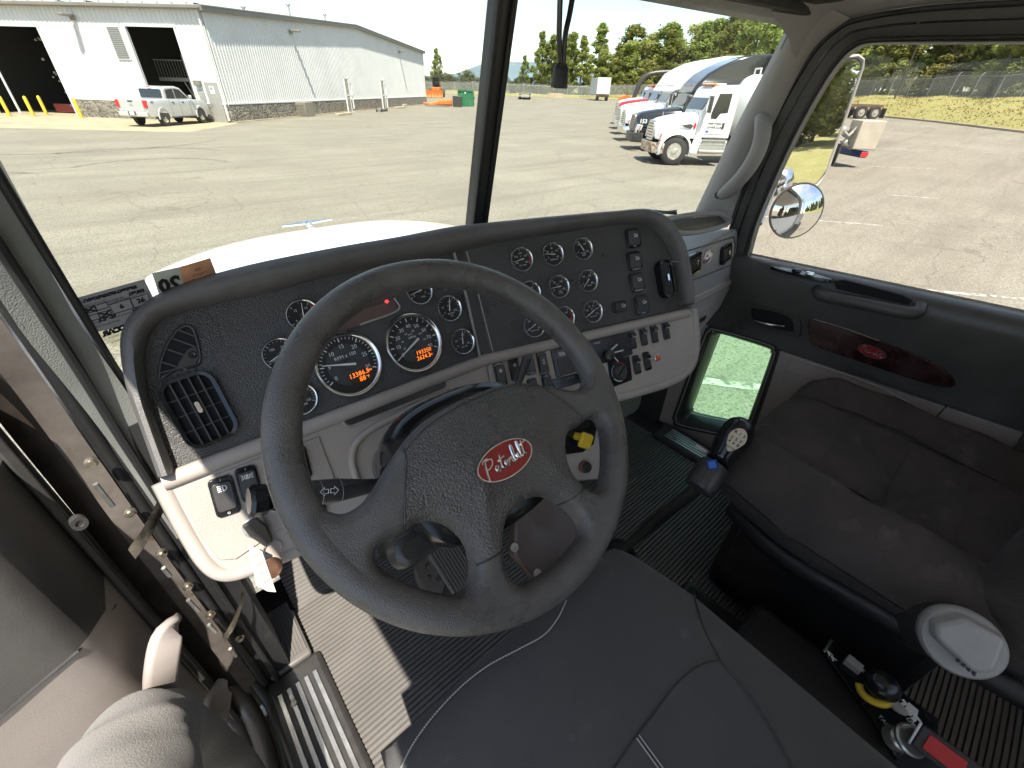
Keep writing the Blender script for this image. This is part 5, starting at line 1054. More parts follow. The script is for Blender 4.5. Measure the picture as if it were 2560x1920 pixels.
# the leg of the person standing on the step, grey trousers
pe_ = thing('person', 'bent knee in grey trousers of a person sitting at the open door', 'person', (-1.0, .0, .9))
kn_ = PZ(335, 1885, 1.64); hip = A([-1.04, -.36, 1.66]); ank = A([-.97, kn_[1]+.05, 1.20])
path = spline([hip, hip*.5+kn_*.5+A([-.01, 0, .03]), kn_+A([-.01, -.05, .01]), kn_+A([.0, .03, -.05]), kn_*.55+ank*.45+A([.0, .03, 0]), ank], 150); rings = []; x = None
for i, p in enumerate(path):
    a, b = path[max(0, i-1)], path[min(149, i+1)]; z = nrm(b-a)
    if x is None: x = nrm(np.cross((0, 0, 1), z))
    x = nrm(x-(x@z)*z); y = np.cross(z, x); t = i/149
    r_ = float(np.interp(t, (0, .25, .42, .52, .6, .75, 1), (.098, .092, .08, .076, .07, .064, .052)))
    ring = []
    for k in range(110):
        an = 2*math.pi*k/110; rdg = lambda q: 1-2*abs(math.sin(q)); fold = .0032*math.exp(-((t-.5)/.13)**2)*rdg(t*42+1.6*math.sin(an+.6)+.8*an)*(.5+.5*math.cos(an-.9))+.003*math.exp(-((t-.47)/.06)**2)*rdg(t*55-1.9*an)*(.5+.5*math.cos(an+1.4))+.003*math.sin(t*30+an*2)*math.sin(an*2+t*9)
        ring.append(p+(r_+fold)*(math.cos(an)*x+math.sin(an)*y))
    rings.append(ring)
mb = MB(); mb.sweep(rings); mb.build('trouser_leg', m_pants, pe_, smooth=80)

# ================================================================ YARD: GROUND AND SETTING
def asphalt():
    m = bpy.data.materials.new('worn_asphalt'); m.use_nodes = True; t = m.node_tree; B = t.nodes['Principled BSDF']; lk = t.links.new
    X = t.nodes.new('ShaderNodeTexCoord').outputs['Object']
    def noise(sc, det=4, ro=.6, dis=0):
        n = t.nodes.new('ShaderNodeTexNoise'); n.inputs['Scale'].default_value = sc; n.inputs['Detail'].default_value = det; n.inputs['Roughness'].default_value = ro; n.inputs['Distortion'].default_value = dis; lk(X, n.inputs['Vector']); return n.outputs['Fac']
    def rng_(s, a, b, lo=0, hi=1):
        r = t.nodes.new('ShaderNodeMapRange'); lk(s, r.inputs[0]); [setattr(r.inputs[i+1], 'default_value', v) for i, v in enumerate((a, b, lo, hi))]; return r.outputs[0]
    def mix(f, a, b, bl='MIX'):
        k = t.nodes.new('ShaderNodeMix'); k.data_type = 'RGBA'; k.blend_type = bl
        if hasattr(f, 'is_linked'): lk(f, k.inputs[0])
        else: k.inputs[0].default_value = f
        for s_, i in ((a, 6), (b, 7)):
            if hasattr(s_, 'is_linked'): lk(s_, k.inputs[i])
            else: k.inputs[i].default_value = (*s_, 1)
        return k.outputs[2]
    c = mix(rng_(noise(.35, 6), .35, .65), (.215, .201, .158), (.285, .266, .21))
    c = mix(rng_(noise(.06, 4), .45, .7, 0, .6), c, (.24, .21, .17))
    sp = noise(28, 5, .75); c = mix(rng_(sp, .40, .50, .75, 0), c, (.07, .064, .05)); c = mix(rng_(noise(43, 3, .7), .54, .66, 0, .8), c, (.4, .375, .31))
    c = mix(rng_(noise(9, 4, .7), .38, .47, .3, 0), c, (.095, .086, .068)); c = mix(rng_(noise(13, 3, .7), .57, .66, 0, .35), c, (.33, .305, .25)); c = mix(rng_(noise(3.6, 5, .75), .38, .46, .18, 0), c, (.17, .155, .124))
    # streaky wear along the driving direction
    mp = t.nodes.new('ShaderNodeMapping'); mp.inputs['Rotation'].default_value = (0, 0, rad(-48)); mp.inputs['Scale'].default_value = (.09, 1.3, 1); lk(X, mp.inputs[0])
    st = t.nodes.new('ShaderNodeTexNoise'); st.inputs['Scale'].default_value = 1.0; st.inputs['Detail'].default_value = 6; st.inputs['Roughness'].default_value = .7; lk(mp.outputs[0], st.inputs['Vector'])
    c = mix(rng_(st.outputs['Fac'], .48, .64, 0, .5), c, (.16, .145, .117))
    wv = t.nodes.new('ShaderNodeTexNoise'); wv.inputs['Scale'].default_value = .8; wv.inputs['Detail'].default_value = 5; lk(X, wv.inputs['Vector'])
    ad = t.nodes.new('ShaderNodeMixRGB'); ad.blend_type = 'ADD'; ad.inputs[0].default_value = .8; lk(X, ad.inputs[1]); lk(wv.outputs['Color'], ad.inputs[2])
    cr = []
    for sc, th in ((.2, .006), (.75, .009)):
        v = t.nodes.new('ShaderNodeTexVoronoi'); v.feature = 'DISTANCE_TO_EDGE'; v.inputs['Scale'].default_value = sc; lk(ad.outputs[0], v.inputs['Vector']); cr.append(rng_(v.outputs['Distance'], 0, th*sc*3, 1, 0))
    gate = rng_(noise(.12, 3), .48, .58); k = t.nodes.new('ShaderNodeMath'); k.operation = 'MULTIPLY'; lk(cr[1], k.inputs[0]); lk(gate, k.inputs[1])
    mxk = t.nodes.new('ShaderNodeMath'); mxk.operation = 'MAXIMUM'; lk(k.outputs[0], mxk.inputs[0]); lk(cr[0], mxk.inputs[1])
    k2 = t.nodes.new('ShaderNodeMath'); k2.operation = 'MULTIPLY'; lk(mxk.outputs[0], k2.inputs[0]); k2.inputs[1].default_value = .3
    c = mix(k2.outputs[0], c, (.03, .028, .024))
    oil = rng_(noise(.22, 3, .5), .70, .76, 0, .6); c = mix(oil, c, (.05, .04, .03)); lk(c, B.inputs['Base Color'])
    B.inputs['Roughness'].default_value = .9; B.inputs['Specular IOR Level'].default_value = .25
    b = t.nodes.new('ShaderNodeBump'); b.inputs['Strength'].default_value = .5; b.inputs['Distance'].default_value = .012; lk(sp, b.inputs['Height']); lk(b.outputs[0], B.inputs['Normal']); return m
m_asph = asphalt()
rs = sorted(set([-900, -500, -300, -200, -140, -100, -80]+list(range(-60, 80, 4))+[90, 110, 140, 200, 300, 500, 900])); fs_ = sorted(set([-900, -400, -200, -120, -80]+list(range(-60, 140, 4))+[150, 180, 240, 320, 500, 900, 1500]))
mb = MB(); mb.grid([[(*yard(r, f), ground_z(*yard(r, f))) for r in rs] for f in fs_]); tag(mb.build('yard_asphalt', m_asph, None, smooth=60), 'worn cracked asphalt yard', None, None, 'structure')
def drape(px, off=.004): 
    return [A(G(*p))+A([0, 0, off]) for p in px]
def flat(name, pts, m, **k): mb = MB(); mb.add(pts, [tuple(range(len(pts)))]); return tag(mb.build(name, m, None), kind='structure', **k)
m_conc = mat('stained_concrete', (.36, .30, .2), .9, var=(.8, .18), bump=('noise', 20, .3, .01), dirt=(.6, .6, .75, (.16, .13, .09)))
m_line = mat('worn_white_line_paint', (.5, .48, .42), .8, dirt=(9, .42, .58, (.16, .15, .13)))
# building axes
B0 = G(581.6, 306.7); aw = rad(4.6)
bA = A([*(yard(math.sin(aw), math.cos(aw))-yard(0, 0)), 0]); bL = A([*(yard(-math.cos(aw), math.sin(aw))-yard(0, 0)), 0])
B0[2] = 0
bn = -bA      # front wall faces the camera
BF = Fr(B0, bL, np.cross(bL, (0, 0, 1)) if np.cross(bL, (0, 0, 1))@bn > 0 else -np.cross(bL, (0, 0, 1)))   # front wall: u leftwards
if BF.ey[2] < 0: BF = Fr(B0, -BF.ex, BF.ez)
FS = 1 if BF.ex@bL > 0 else -1
BS = Fr(B0, bA, -bL)                                   # side wall, faces right
if BS.ey[2] < 0: BS = Fr(B0, -BS.ex, BS.ez)
SS = 1 if BS.ex@bA > 0 else -1
def fu(x, y): u, v = BF.uv(x, y); return FS*u, v       # metres left of the corner, height
def su(x, y): u, v = BS.uv(x, y); return SS*u, v
ap = [B0+bL*45+A([0, 0, .004]), B0-bL*.6+A([0, 0, .004]), G(470, 331)+A([0, 0, .004]), G(0, 320)+A([0, 0, .004]), G(-300, 320)+A([0, 0, .004])]
flat('concrete_apron', ap, m_conc)
# parking lines at the passenger side
def stripe(a, b, wd=.11, ext=(0, 0), m=m_line):
    p, q = G(*a), G(*b); d = nrm((q-p)*A([1, 1, 0])); p = p-d*ext[0]; q = q+d*ext[1]; s = np.cross((0, 0, 1), d)*wd/2; n = 14; mb = MB()
    mb.grid([[(*(p+(q-p)*i/n+k*s)[:2], ground_z(*(p+(q-p)*i/n)[:2])+.004) for k in (-1, 1)] for i in range(n+1)]); return tag(mb.build('parking_line', m, None), kind='structure')
stripe((2110, 479), (2560, 511), ext=(4, 4)); stripe((2060, 553), (2560, 588), ext=(3, 3)); stripe((2336, 728), (2560, 748), ext=(3, 2)); stripe((1745, 950), (1920, 972), .13, ext=(.6, 1)); stripe((2100, 412), (2270, 420), ext=(1, 1)); stripe((2230, 373), (2420, 380), .1, ext=(1, 6))
# skid arcs in front of the building
for c, r_, a0, a1 in ((G(380, 420), 2.2, 10, 150), (G(330, 395), 3.1, 20, 130), (G(180, 345), 6, 200, 330), (G(520, 355), 9, 150, 230)):
    mb = MB(); mb.grid([[(c[0]+(r_+k)*math.cos(rad(a)), c[1]+(r_+k)*math.sin(rad(a)), .0045) for k in (0, .16)] for a in np.linspace(a0, a1, 30)]); tag(mb.build('skid_mark', mat('tyre_rubber_mark', (.13, .12, .1), .9, dirt=(3, .4, .6, (.2, .185, .15))) if 'tyre_rubber_mark' not in MATS else MATS['tyre_rubber_mark'], None), kind='structure')
# grass bank and kerb round the right and far sides
CURB = [(28, -60), (31, 0), (33.5, 30), (37, 50), (40, 80), (36, 108), (20, 118), (-10, 119), (-60, 121), (-160, 126)]
cp = spline(CURB, 90)
def outward(i):
    a, b = cp[max(0, i-1)], cp[min(89, i+1)]; d = (b-a)/np.linalg.norm(b-a); return A([d[1], -d[0]])
m_bank = mat('dry_grass_bank', (.28, .25, .085), .95, var=(.9, .3, (.2, .22, .06)), bump=('noise', 5, .6, .06), dirt=(6, .5, .64, (.34, .28, .12)))
rows = []
for i in range(90):
    n = outward(i); far = i/89; rise = 1.9 if cp[i][1] < 100 else 1.9-1.5*min(1, max(0, (40-cp[i][0])/25)); row = []
    for d, h in ((0, 0), (.3, .12), (2, .38*rise), (5, .78*rise), (8.5, rise), (14, rise+.2), (30, rise+1.2), (70, rise+1.5)):
        q = cp[i]+n*d; w2 = yard(*q); row.append((*w2, ground_z(*w2)*(1 if d == 0 else 1)+h+.03+(.12*math.sin(i*1.7+d)*min(1, d/3))))
    rows.append(row)
mb = MB(); mb.grid(rows); tag(mb.build('grass_bank', m_bank, None, smooth=80), kind='structure'); BANK = rows
kr = []
for i in range(90):
    n = outward(i); q = cp[i]; a_, b_ = yard(*(q-n*.15)), yard(*(q+n*.05)); z = ground_z(*a_); kr.append([(*a_, z), (*a_, z+.13), (*b_, z+.15), (*b_, z)])
mb = MB(); mb.grid(kr); tag(mb.build('kerb', mat('old_kerb_concrete', (.3, .26, .19), .9, var=(2, .25)), None), kind='structure')
def bank_pt(i, d):
    i = min(88.999, max(0, i)); k = int(i); t = i-k; ds_ = (0, .3, 2, 5, 8.5, 14, 30, 70); P_ = [A([np.interp(d, ds_, [c[x] for c in BANK[j]]) for x in range(3)]) for j in (k, k+1)]; return P_[0]*(1-t)+P_[1]*t
# grass tufts on the bank
mb = MB(); r2 = random.Random(5)
for _ in range(26000):
    p = bank_pt(r2.uniform(8, 62), r2.uniform(.3, 13)); h = r2.uniform(.03, .12); a = r2.uniform(0, 6.28); wd = r2.uniform(.04, .1); dx, dy = math.cos(a)*wd, math.sin(a)*wd; lx, ly = r2.uniform(-.1, .1), r2.uniform(-.1, .1)
    mb.v += [(p[0]-dx, p[1]-dy, p[2]-.02), (p[0]+dx, p[1]+dy, p[2]-.02), (p[0]+lx, p[1]+ly, p[2]+h)]; k = len(mb.v); mb.f.append((k-3, k-2, k-1))
tag(mb.build('bank_grass', mat('grass_blades', (.23, .2, .06), .9, var=(.5, .4, (.36, .29, .12))), None, normals=False), 'dry green and straw grass on the bank', None, None, 'stuff')
# hills far behind
m_hill = mat('hazy_wooded_hill', (.12, .17, .19), .95, var=(.004, .25))  # blue of distance haze is mixed into the forest colour
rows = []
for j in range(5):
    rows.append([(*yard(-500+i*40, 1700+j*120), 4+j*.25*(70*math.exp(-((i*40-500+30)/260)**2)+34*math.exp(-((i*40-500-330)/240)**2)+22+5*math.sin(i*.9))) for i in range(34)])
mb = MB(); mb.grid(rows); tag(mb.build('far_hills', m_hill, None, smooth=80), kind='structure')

# ---------------------------------------------------------------- chain link fence
fe = thing('chain_link_fence', 'grey chain link fence with barbed wire arms along the grass bank', 'fence', (*yard(40, 30), 2.5))
def chain_mat():
    m = bpy.data.materials.new('chain_link'); m.use_nodes = True; t = m.node_tree; t.nodes.clear(); o = t.nodes.new('ShaderNodeOutputMaterial'); tr = t.nodes.new('ShaderNodeBsdfTransparent'); d = t.nodes.new('ShaderNodeBsdfDiffuse'); d.inputs[0].default_value = (.3, .31, .3, 1)
    k = t.nodes.new('ShaderNodeMixShader'); X = t.nodes.new('ShaderNodeTexCoord').outputs['UV']; mxs = []
    for sgn in (1, -1):
        mp = t.nodes.new('ShaderNodeMapping'); mp.inputs['Rotation'].default_value = (0, 0, sgn*rad(45)); t.links.new(X, mp.inputs[0]); w_ = t.nodes.new('ShaderNodeTexWave'); w_.inputs['Scale'].default_value = 5.5; t.links.new(mp.outputs[0], w_.inputs[0])
        r = t.nodes.new('ShaderNodeMath'); r.operation = 'GREATER_THAN'; r.inputs[1].default_value = .84; t.links.new(w_.outputs['Fac'], r.inputs[0]); mxs.append(r)
    mm = t.nodes.new('ShaderNodeMath'); mm.operation = 'MAXIMUM'; t.links.new(mxs[0].outputs[0], mm.inputs[0]); t.links.new(mxs[1].outputs[0], mm.inputs[1]); t.links.new(mm.outputs[0], k.inputs[0]); t.links.new(tr.outputs[0], k.inputs[1]); t.links.new(d.outputs[0], k.inputs[2]); t.links.new(k.outputs[0], o.inputs[0]); return m
m_chain = chain_mat(); m_galv = mat('galvanised_pipe', (.42, .43, .42), .5, .4)
FI = list(np.arange(10, 88, 1.15)); tops = []
post_me = None
for i in FI:
    p = bank_pt(i, 9); f = Fr(p, (1, 0, 0), (0, 0, 1))
    if post_me is None:
        mb = MB(); mb.cyl((0, 0, -.2), (0, 0, 1.85), .035, n=8); mb.cyl((0, 0, 1.85), (.22, 0, 2.15), .022, n=6); post_me = mb.mesh('post', m_galv)
    o = bpy.data.objects.new('post', post_me); col.objects.link(o); o.parent = fe; o.matrix_parent_inverse = Matrix.LocRotScale(fe.location, fe.rotation_euler, fe.scale).inverted(); o.location = [float(c) for c in p]; n = outward(int(i)); nw = A([*(yard(*n)-yard(0, 0))]); o.rotation_euler = (0, 0, math.atan2(nw[1], nw[0]))
    tops.append((p, nw))
for z in (1.82, .06): mb = MB(); mb.tube([p+A([0, 0, z]) for p, _ in tops], .022, 6); mb.build('rail', m_galv, fe)
for k in range(3): mb = MB(); mb.tube([p+A([nw[0]*(.07+.07*k), nw[1]*(.07+.07*k), 1.94+.1*k]) for p, nw in tops], .008, 4); mb.build('barbed_wire', m_galv, fe)
me = bpy.data.meshes.new('mesh'); v = []; f_ = []; uvs = []; L0 = 0
for i, (p, _) in enumerate(tops):
    if i: L0 += float(np.linalg.norm(p-tops[i-1][0]))
    v += [tuple(p+A([0, 0, .03])), tuple(p+A([0, 0, 1.82]))]; uvs += [(L0, 0), (L0, 1.8)]
f_ = [(2*i, 2*i+2, 2*i+3, 2*i+1) for i in range(len(tops)-1)]; me.from_pydata(v, [], f_); ul = me.uv_layers.new()
for lp in me.loops: ul.data[lp.index].uv = uvs[lp.vertex_index]
me.materials.append(m_chain); o = bpy.data.objects.new('wire_mesh', me); col.objects.link(o); o.parent = fe; o.matrix_parent_inverse = Matrix.LocRotScale(fe.location, fe.rotation_euler, fe.scale).inverted()

# ---------------------------------------------------------------- trees and shrubs
def leaf_mat(n, c1, c2):
    m = bpy.data.materials.new(n); m.use_nodes = True; t = m.node_tree; t.nodes.clear(); lk = t.links.new; N2 = t.nodes.new
    o = N2('ShaderNodeOutputMaterial'); X = N2('ShaderNodeTexCoord').outputs['Object']; ns = N2('ShaderNodeTexNoise'); ns.inputs['Scale'].default_value = 1.1; ns.inputs['Detail'].default_value = 5; lk(X, ns.inputs['Vector'])
    r = N2('ShaderNodeMapRange'); r.inputs[1].default_value = .32; r.inputs[2].default_value = .68; lk(ns.outputs['Fac'], r.inputs[0]); k = N2('ShaderNodeMix'); k.data_type = 'RGBA'; lk(r.outputs[0], k.inputs[0]); k.inputs[6].default_value = (*c1, 1); k.inputs[7].default_value = (*c2, 1)
    oi_ = N2('ShaderNodeObjectInfo'); hs_ = N2('ShaderNodeHueSaturation'); rr = N2('ShaderNodeMapRange'); rr.inputs[3].default_value = .72; rr.inputs[4].default_value = 1.2; lk(oi_.outputs['Random'], rr.inputs[0]); lk(rr.outputs[0], hs_.inputs['Value']); rh = N2('ShaderNodeMapRange'); rh.inputs[3].default_value = .475; rh.inputs[4].default_value = .515; lk(oi_.outputs['Random'], rh.inputs[0]); lk(rh.outputs[0], hs_.inputs['Hue']); lk(k.outputs[2], hs_.inputs['Color'])
    d = N2('ShaderNodeBsdfDiffuse'); tr = N2('ShaderNodeBsdfTranslucent'); mx_ = N2('ShaderNodeMixShader'); mx_.inputs[0].default_value = .42; lk(hs_.outputs[0], d.inputs[0]); lk(hs_.outputs[0], tr.inputs[0]); lk(d.outputs[0], mx_.inputs[1]); lk(tr.outputs[0], mx_.inputs[2]); lk(mx_.outputs[0], o.inputs[0]); MATS[n] = m; return m
LM = [leaf_mat('leaves_mid_green', (.2, .25, .06), (.36, .385, .12)), leaf_mat('leaves_light_green', (.25, .28, .07), (.4, .4, .14)), leaf_mat('leaves_deep_green', (.165, .215, .055), (.29, .32, .095))]
m_sh = leaf_mat('leaves_grey_green', (.12, .14, .07), (.2, .21, .12)); m_bark = mat('bark', (.12, .1, .08), .9, var=(6, .3))
def crown_mesh(seed, H, W, n, m, size=.34, point=1.0, base=.12):
    r = random.Random(seed); mb = MB(); cl = []
    for _ in range(64):
        t = r.random()**.9; z = H*(base+(1-base)*t); rad_ = W*min(1, (1-t)**(.75*point)*1.15+.04)*r.uniform(.15, 1); a = r.uniform(0, 6.28); cl.append((rad_*math.cos(a), rad_*math.sin(a), z, r.uniform(.3, .62)*W*.5))
    cl.append((0, 0, H*.97, W*.22))
    for _ in range(n):
        c = r.choice(cl); d = A([r.gauss(0, 1), r.gauss(0, 1), r.gauss(0, 1)]); d /= np.linalg.norm(d); q = r.random()**.45; p = A(c[:3])+d*c[3]*q*A([1, 1, 1.15])
        s = size*r.uniform(.5, 1.2); a1 = A([r.gauss(0, 1), r.gauss(0, 1), r.gauss(0, .6)]); a1 /= np.linalg.norm(a1); a2 = np.cross(a1, d+.3*A([r.gauss(0, 1), r.gauss(0, 1), r.gauss(0, 1)])); a2 /= np.linalg.norm(a2)+1e-9
        k = len(mb.v); mb.v += [tuple(p-a1*s*.5), tuple(p+a2*s*.28), tuple(p+a1*s*.5), tuple(p-a2*s*.28)]; mb.f.append((k, k+1, k+2, k+3))
    return mb.mesh('crown', m)
def trunk_mesh(seed, H, W):
    r = random.Random(seed); mb = MB(); mb.tube(spline([(0, 0, -.3), (r.uniform(-.1, .1), r.uniform(-.1, .1), H*.4), (r.uniform(-.2, .2), r.uniform(-.2, .2), H*.92)], 10), [.16*(1-.85*i/9)+.015 for i in range(10)], 7)
    for _ in range(7):
        z = H*r.uniform(.2, .75); a = r.uniform(0, 6.28); l = W*r.uniform(.4, .8); mb.tube([(0, 0, z), (l*.5*math.cos(a), l*.5*math.sin(a), z+l*.35), (l*math.cos(a), l*math.sin(a), z+l*.8)], [.05, .035, .012], 5)
    return mb.mesh('trunk', m_bark)
TV = [(crown_mesh(i, H, W, n, LM[i % 3], sz, pt), trunk_mesh(i, H, W)) for i, (H, W, n, sz, pt) in enumerate(((8.8, 2.3, 6500, .4, .8), (8.0, 1.9, 5200, .36, 1.0), (9.8, 2.8, 7500, .42, .6), (9.2, 1.6, 4600, .34, 1.1), (7.6, 2.6, 6500, .4, .55), (9.6, 2.1, 6000, .38, .85)))]
SHV = [(crown_mesh(30+i, 2.6, 1.7, 1700, m_sh if i < 2 else LM[1], .26, .5, .0), trunk_mesh(30+i, 1.6, .8)) for i in range(3)]
def plant(name, label, cat, me, p, sc, rz, group):
    t = thing(name, label, cat, p, rz, group); t.scale = (sc[0], sc[0], sc[1])
    for nm, m_ in (('trunk', me[1]), ('crown', me[0])): o = bpy.data.objects.new(nm, m_); col.objects.link(o); o.parent = t
    return t
r3 = random.Random(11)
for row, (d0, n, jz) in enumerate(((12.5, 62, -.05), (17, 54, .1), (24, 46, .3))):
    for k in range(n):
        i = 3+62*(k+r3.uniform(-.3, .3))/n; p = bank_pt(i, d0+r3.uniform(-1.5, 2.5)); s = r3.choice((.62, .8, .95, 1.05, 1.3))*r3.uniform(.92, 1.1)+jz
        plant('broadleaf_tree', 'green tree in the dense wood seen through the passenger window' if i < 27 else 'green tree in the wood behind the row of parked trucks' if i < 45 else 'green tree at the far corner of the wood beyond the box trailer', 'tree', r3.choice(TV), p, (s*r3.uniform(1.2, 1.6), s), r3.uniform(0, 6.28), ('trees seen through the passenger window' if i < 27 else 'trees behind the parked trucks' if i < 45 else 'trees at the far corner'))
for k in range(60):
    i = 3+84*(k+r3.uniform(-.4, .4))/60; p = bank_pt(i, 10.6+r3.uniform(-.2, 2.5)); s = r3.uniform(.7, 1.35)
    plant('shrub', 'grey green bush growing along the far side of the fence', 'bush', r3.choice(SHV), p, (s*1.2, s), r3.uniform(0, 6.28), 'bushes along the fence')
for k in range(34):
    i = 63+26*(k+r3.uniform(-.4, .4))/34; p = bank_pt(min(88.5, i), 14+r3.uniform(0, 9)); s = r3.uniform(.9, 1.5)
    plant('shrub', 'pale bush in the low thicket at the far end of the yard', 'bush', r3.choice(SHV[:2]), p, (s*1.5, s), r3.uniform(0, 6.28), 'low thicket behind the far fence')
for (px, py, d, sc, lab) in ((1350, 225, 132, 1.25, 'tall pointed tree standing alone at the gap in the far thicket'), (1310, 226, 135, .8, 'smaller tree just beside the tall pointed tree'), (1095, 205, 140, .9, 'round tree rising behind the orange plough loader'), (1860, 230, 74, 1.35, 'tallest broad tree above the parked trucks')):
    q = ray(px, py); q2 = q[:2]/np.linalg.norm(q[:2])*d; x_, y_ = CAM[0]+q2[0], CAM[1]+q2[1]
    plant('broadleaf_tree', lab, 'tree', TV[5 if px != 1860 else 2], (x_, y_, 1.6), (sc, sc), r3.uniform(0, 6), None)
# lamp post on the bank
lp = G(2218, 287); lpt = thing('light_pole', 'slim dark light pole on a concrete footing at the grass bank', 'light pole', lp)
mb = MB(); mb.box((lp[0], lp[1], lp[2]+.3), (.5, .5, .7)); mb.build('footing', m_conc, lpt, bevel=.03)
mb = MB(); mb.cyl(lp+A([0, 0, .6]), lp+A([0, 0, 9.5]), .1, .08, 10); mb.build('pole', mat('dark_bronze_metal', (.05, .045, .04), .5), lpt, smooth=50)
mb = MB(); mb.box((lp[0]-.3, lp[1], lp[2]+9.5), (.9, .35, .12)); mb.build('lamp_head', MATS['dark_bronze_metal'], lpt, bevel=.02)
# ================================================================ WORKSHOP BUILDING
m_clad = mat('white_metal_cladding', (.6, .61, .6), .45, var=(.5, .06))
m_fasc = mat('grey_metal_fascia', (.2, .19, .17), .5, var=(1, .1)); m_stone = mat('rough_stone_block', (.22, .2, .165), .95, bump=('vor', 7, 1, .06), var=(2.2, .4), dirt=(5, .52, .62, (.08, .075, .065)))
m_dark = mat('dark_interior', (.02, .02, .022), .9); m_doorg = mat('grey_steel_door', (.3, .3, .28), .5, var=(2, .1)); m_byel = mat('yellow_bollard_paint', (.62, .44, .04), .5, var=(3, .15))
bd = thing('workshop_building', 'long white metal workshop with stone base, grey fascia and open bay doors', 'building', B0)
LS, LFR = 51.0, 34.0
top_front = 5.95
def roofline(s): return float(np.interp(s, (0, 24, LS), (6.0, 7.45, 6.85)))
base_h = 1.05
D1 = (fu(95.5, 66.5)[0], fu(-10, 66)[0]+3.2, fu(95.5, 66.5)[1]); D2a, D2b = fu(437, 66.5)[0], fu(312, 66.5)[0]; D2h = fu(375, 66.5)[1]
md0, md1 = fu(571, 305)[0], fu(541, 305)[0]; mdh = fu(525, 206)[1]
OPEN = [(md0, md1, 0, mdh), (D2a, D2b, 0, D2h), (D1[0], D1[1], 0, D1[2])]
def prof_panel(fr, sg, u0, u1, z0, z1f, m, name):
    """ribbed cladding sheet from u0 to u1; z1f gives the top"""
    mb = MB(); us = []; u = u0
    while u < u1-.01:
        for du, w_ in ((0, 0), (.10, 0), (.125, .03), (.165, .03), (.19, 0)):
            if u+du < u1: us.append((u+du, w_))
        u += .305
    us.append((u1, 0)); mb.grid([[fr.p(sg*a, z0, .02+w_) for a, w_ in us], [fr.p(sg*a, z1f(a), .02+w_) for a, w_ in us]]); return mb.build(name, m, bd)
# front wall columns between openings
cuts = sorted(set([0, LFR]+[o[0] for o in OPEN]+[o[1] for o in OPEN]))
for a, b in zip(cuts[:-1], cuts[1:]):
    z0 = base_h
    for o in OPEN:
        if o[0]-.01 <= a and b <= o[1]+.01: z0 = o[3]
    u = a
    while u < b-.01:
        e = min(u+3.05, b); prof_panel(BF, FS, u, e, z0, lambda q: top_front, m_clad, 'cladding_panel'); u = e
    if z0 == base_h:
        mb = MB(); mb.box((FS*(a+b)/2, base_h/2, .04), (b-a, base_h, .12), BF); mb.build('stone_base', m_stone, bd); mb = MB(); mb.box((FS*(a+b)/2, base_h+.02, .07), (b-a, .07, .1), BF); mb.build('base_flashing', m_clad, bd)
u = 0
while u < LS-.01:
    e = min(u+3.05, LS); prof_panel(BS, SS, u, e, base_h, lambda q: roofline(q)-.15, m_clad, 'cladding_panel'); u = e
mb = MB(); mb.box((SS*LS/2, base_h/2, .04), (LS, base_h, .12), BS); mb.build('stone_base', m_stone, bd); mb = MB(); mb.box((SS*LS/2, base_h+.02, .07), (LS, .07, .1), BS); mb.build('base_flashing', m_clad, bd)
mb = MB(); mb.box((SS*LS/2, .03, .2), (LS, .06, .3), BS); mb.build('footing_strip', m_conc, bd)
# roof slopes, gable and eave fascia
mb = MB(); R0 = [BS.p(SS*s_, roofline(s_)+.1, .35) for s_ in (-.35, 24, LS+.2)]; mb.grid([R0, [p+bL*40 for p in R0]]); mb.build('roof', m_fasc, bd)
for a, b in ((-.35, 24), (24, LS+.2)):
    mb = MB(); p, q = BS.p(SS*a, roofline(a)-.02, .2), BS.p(SS*b, roofline(b)-.02, .2); f = Fr((p+q)/2, q-p, BS.ez); L_2 = float(np.linalg.norm(q-p)); mb.box((0, 0, 0), (L_2, .3, .34), f); mb.build('gable_fascia', m_fasc, bd, bevel=.03); mb = MB(); mb.box((0, .13, .19), (L_2, .07, .06), f); mb.build('gable_trim', m_fasc, bd, bevel=.01)
mb = MB(); mb.box((FS*LFR/2, top_front+.08, .22), (LFR+.5, .2, .42), BF); mb.build('gutter', m_fasc, bd, bevel=.04)
for k in range(26): mb = MB(); mb.box((FS*(.6+k*.95), top_front+.24, .28), (.12, .12, .2), BF); mb.build('roof_seam_clip', m_clad, bd)
mb = MB(); mb.tube([BF.p(FS*.12, top_front, .12), BF.p(FS*.12, .1, .12)], .07, 8); mb.build('downspout', m_clad, bd, smooth=40)
mb = MB(); u_ = fu(60, 290)[0]; mb.tube([BF.p(FS*u_, 4.0, .12), BF.p(FS*u_, .1, .12)], .07, 8); mb.build('downspout', m_clad, bd, smooth=40)
# interiors behind the bay doors
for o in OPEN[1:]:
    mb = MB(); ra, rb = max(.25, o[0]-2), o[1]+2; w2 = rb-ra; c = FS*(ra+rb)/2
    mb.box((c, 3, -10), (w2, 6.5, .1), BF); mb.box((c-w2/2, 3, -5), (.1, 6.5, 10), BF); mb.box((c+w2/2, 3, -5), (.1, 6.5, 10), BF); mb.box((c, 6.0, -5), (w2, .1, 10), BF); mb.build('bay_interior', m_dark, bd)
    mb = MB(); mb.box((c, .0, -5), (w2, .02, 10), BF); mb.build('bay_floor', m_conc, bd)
    for s_ in (o[0], o[1]): mb = MB(); mb.box((FS*s_, o[3]/2, .02), (.12, o[3], .18), BF); mb.build('door_jamb', m_clad, bd)
    mb = MB(); mb.box((FS*(o[0]+o[1])/2, o[3]+.05, .05), (o[1]-o[0]+.2, .14, .1), BF); mb.build('door_head', m_clad, bd)
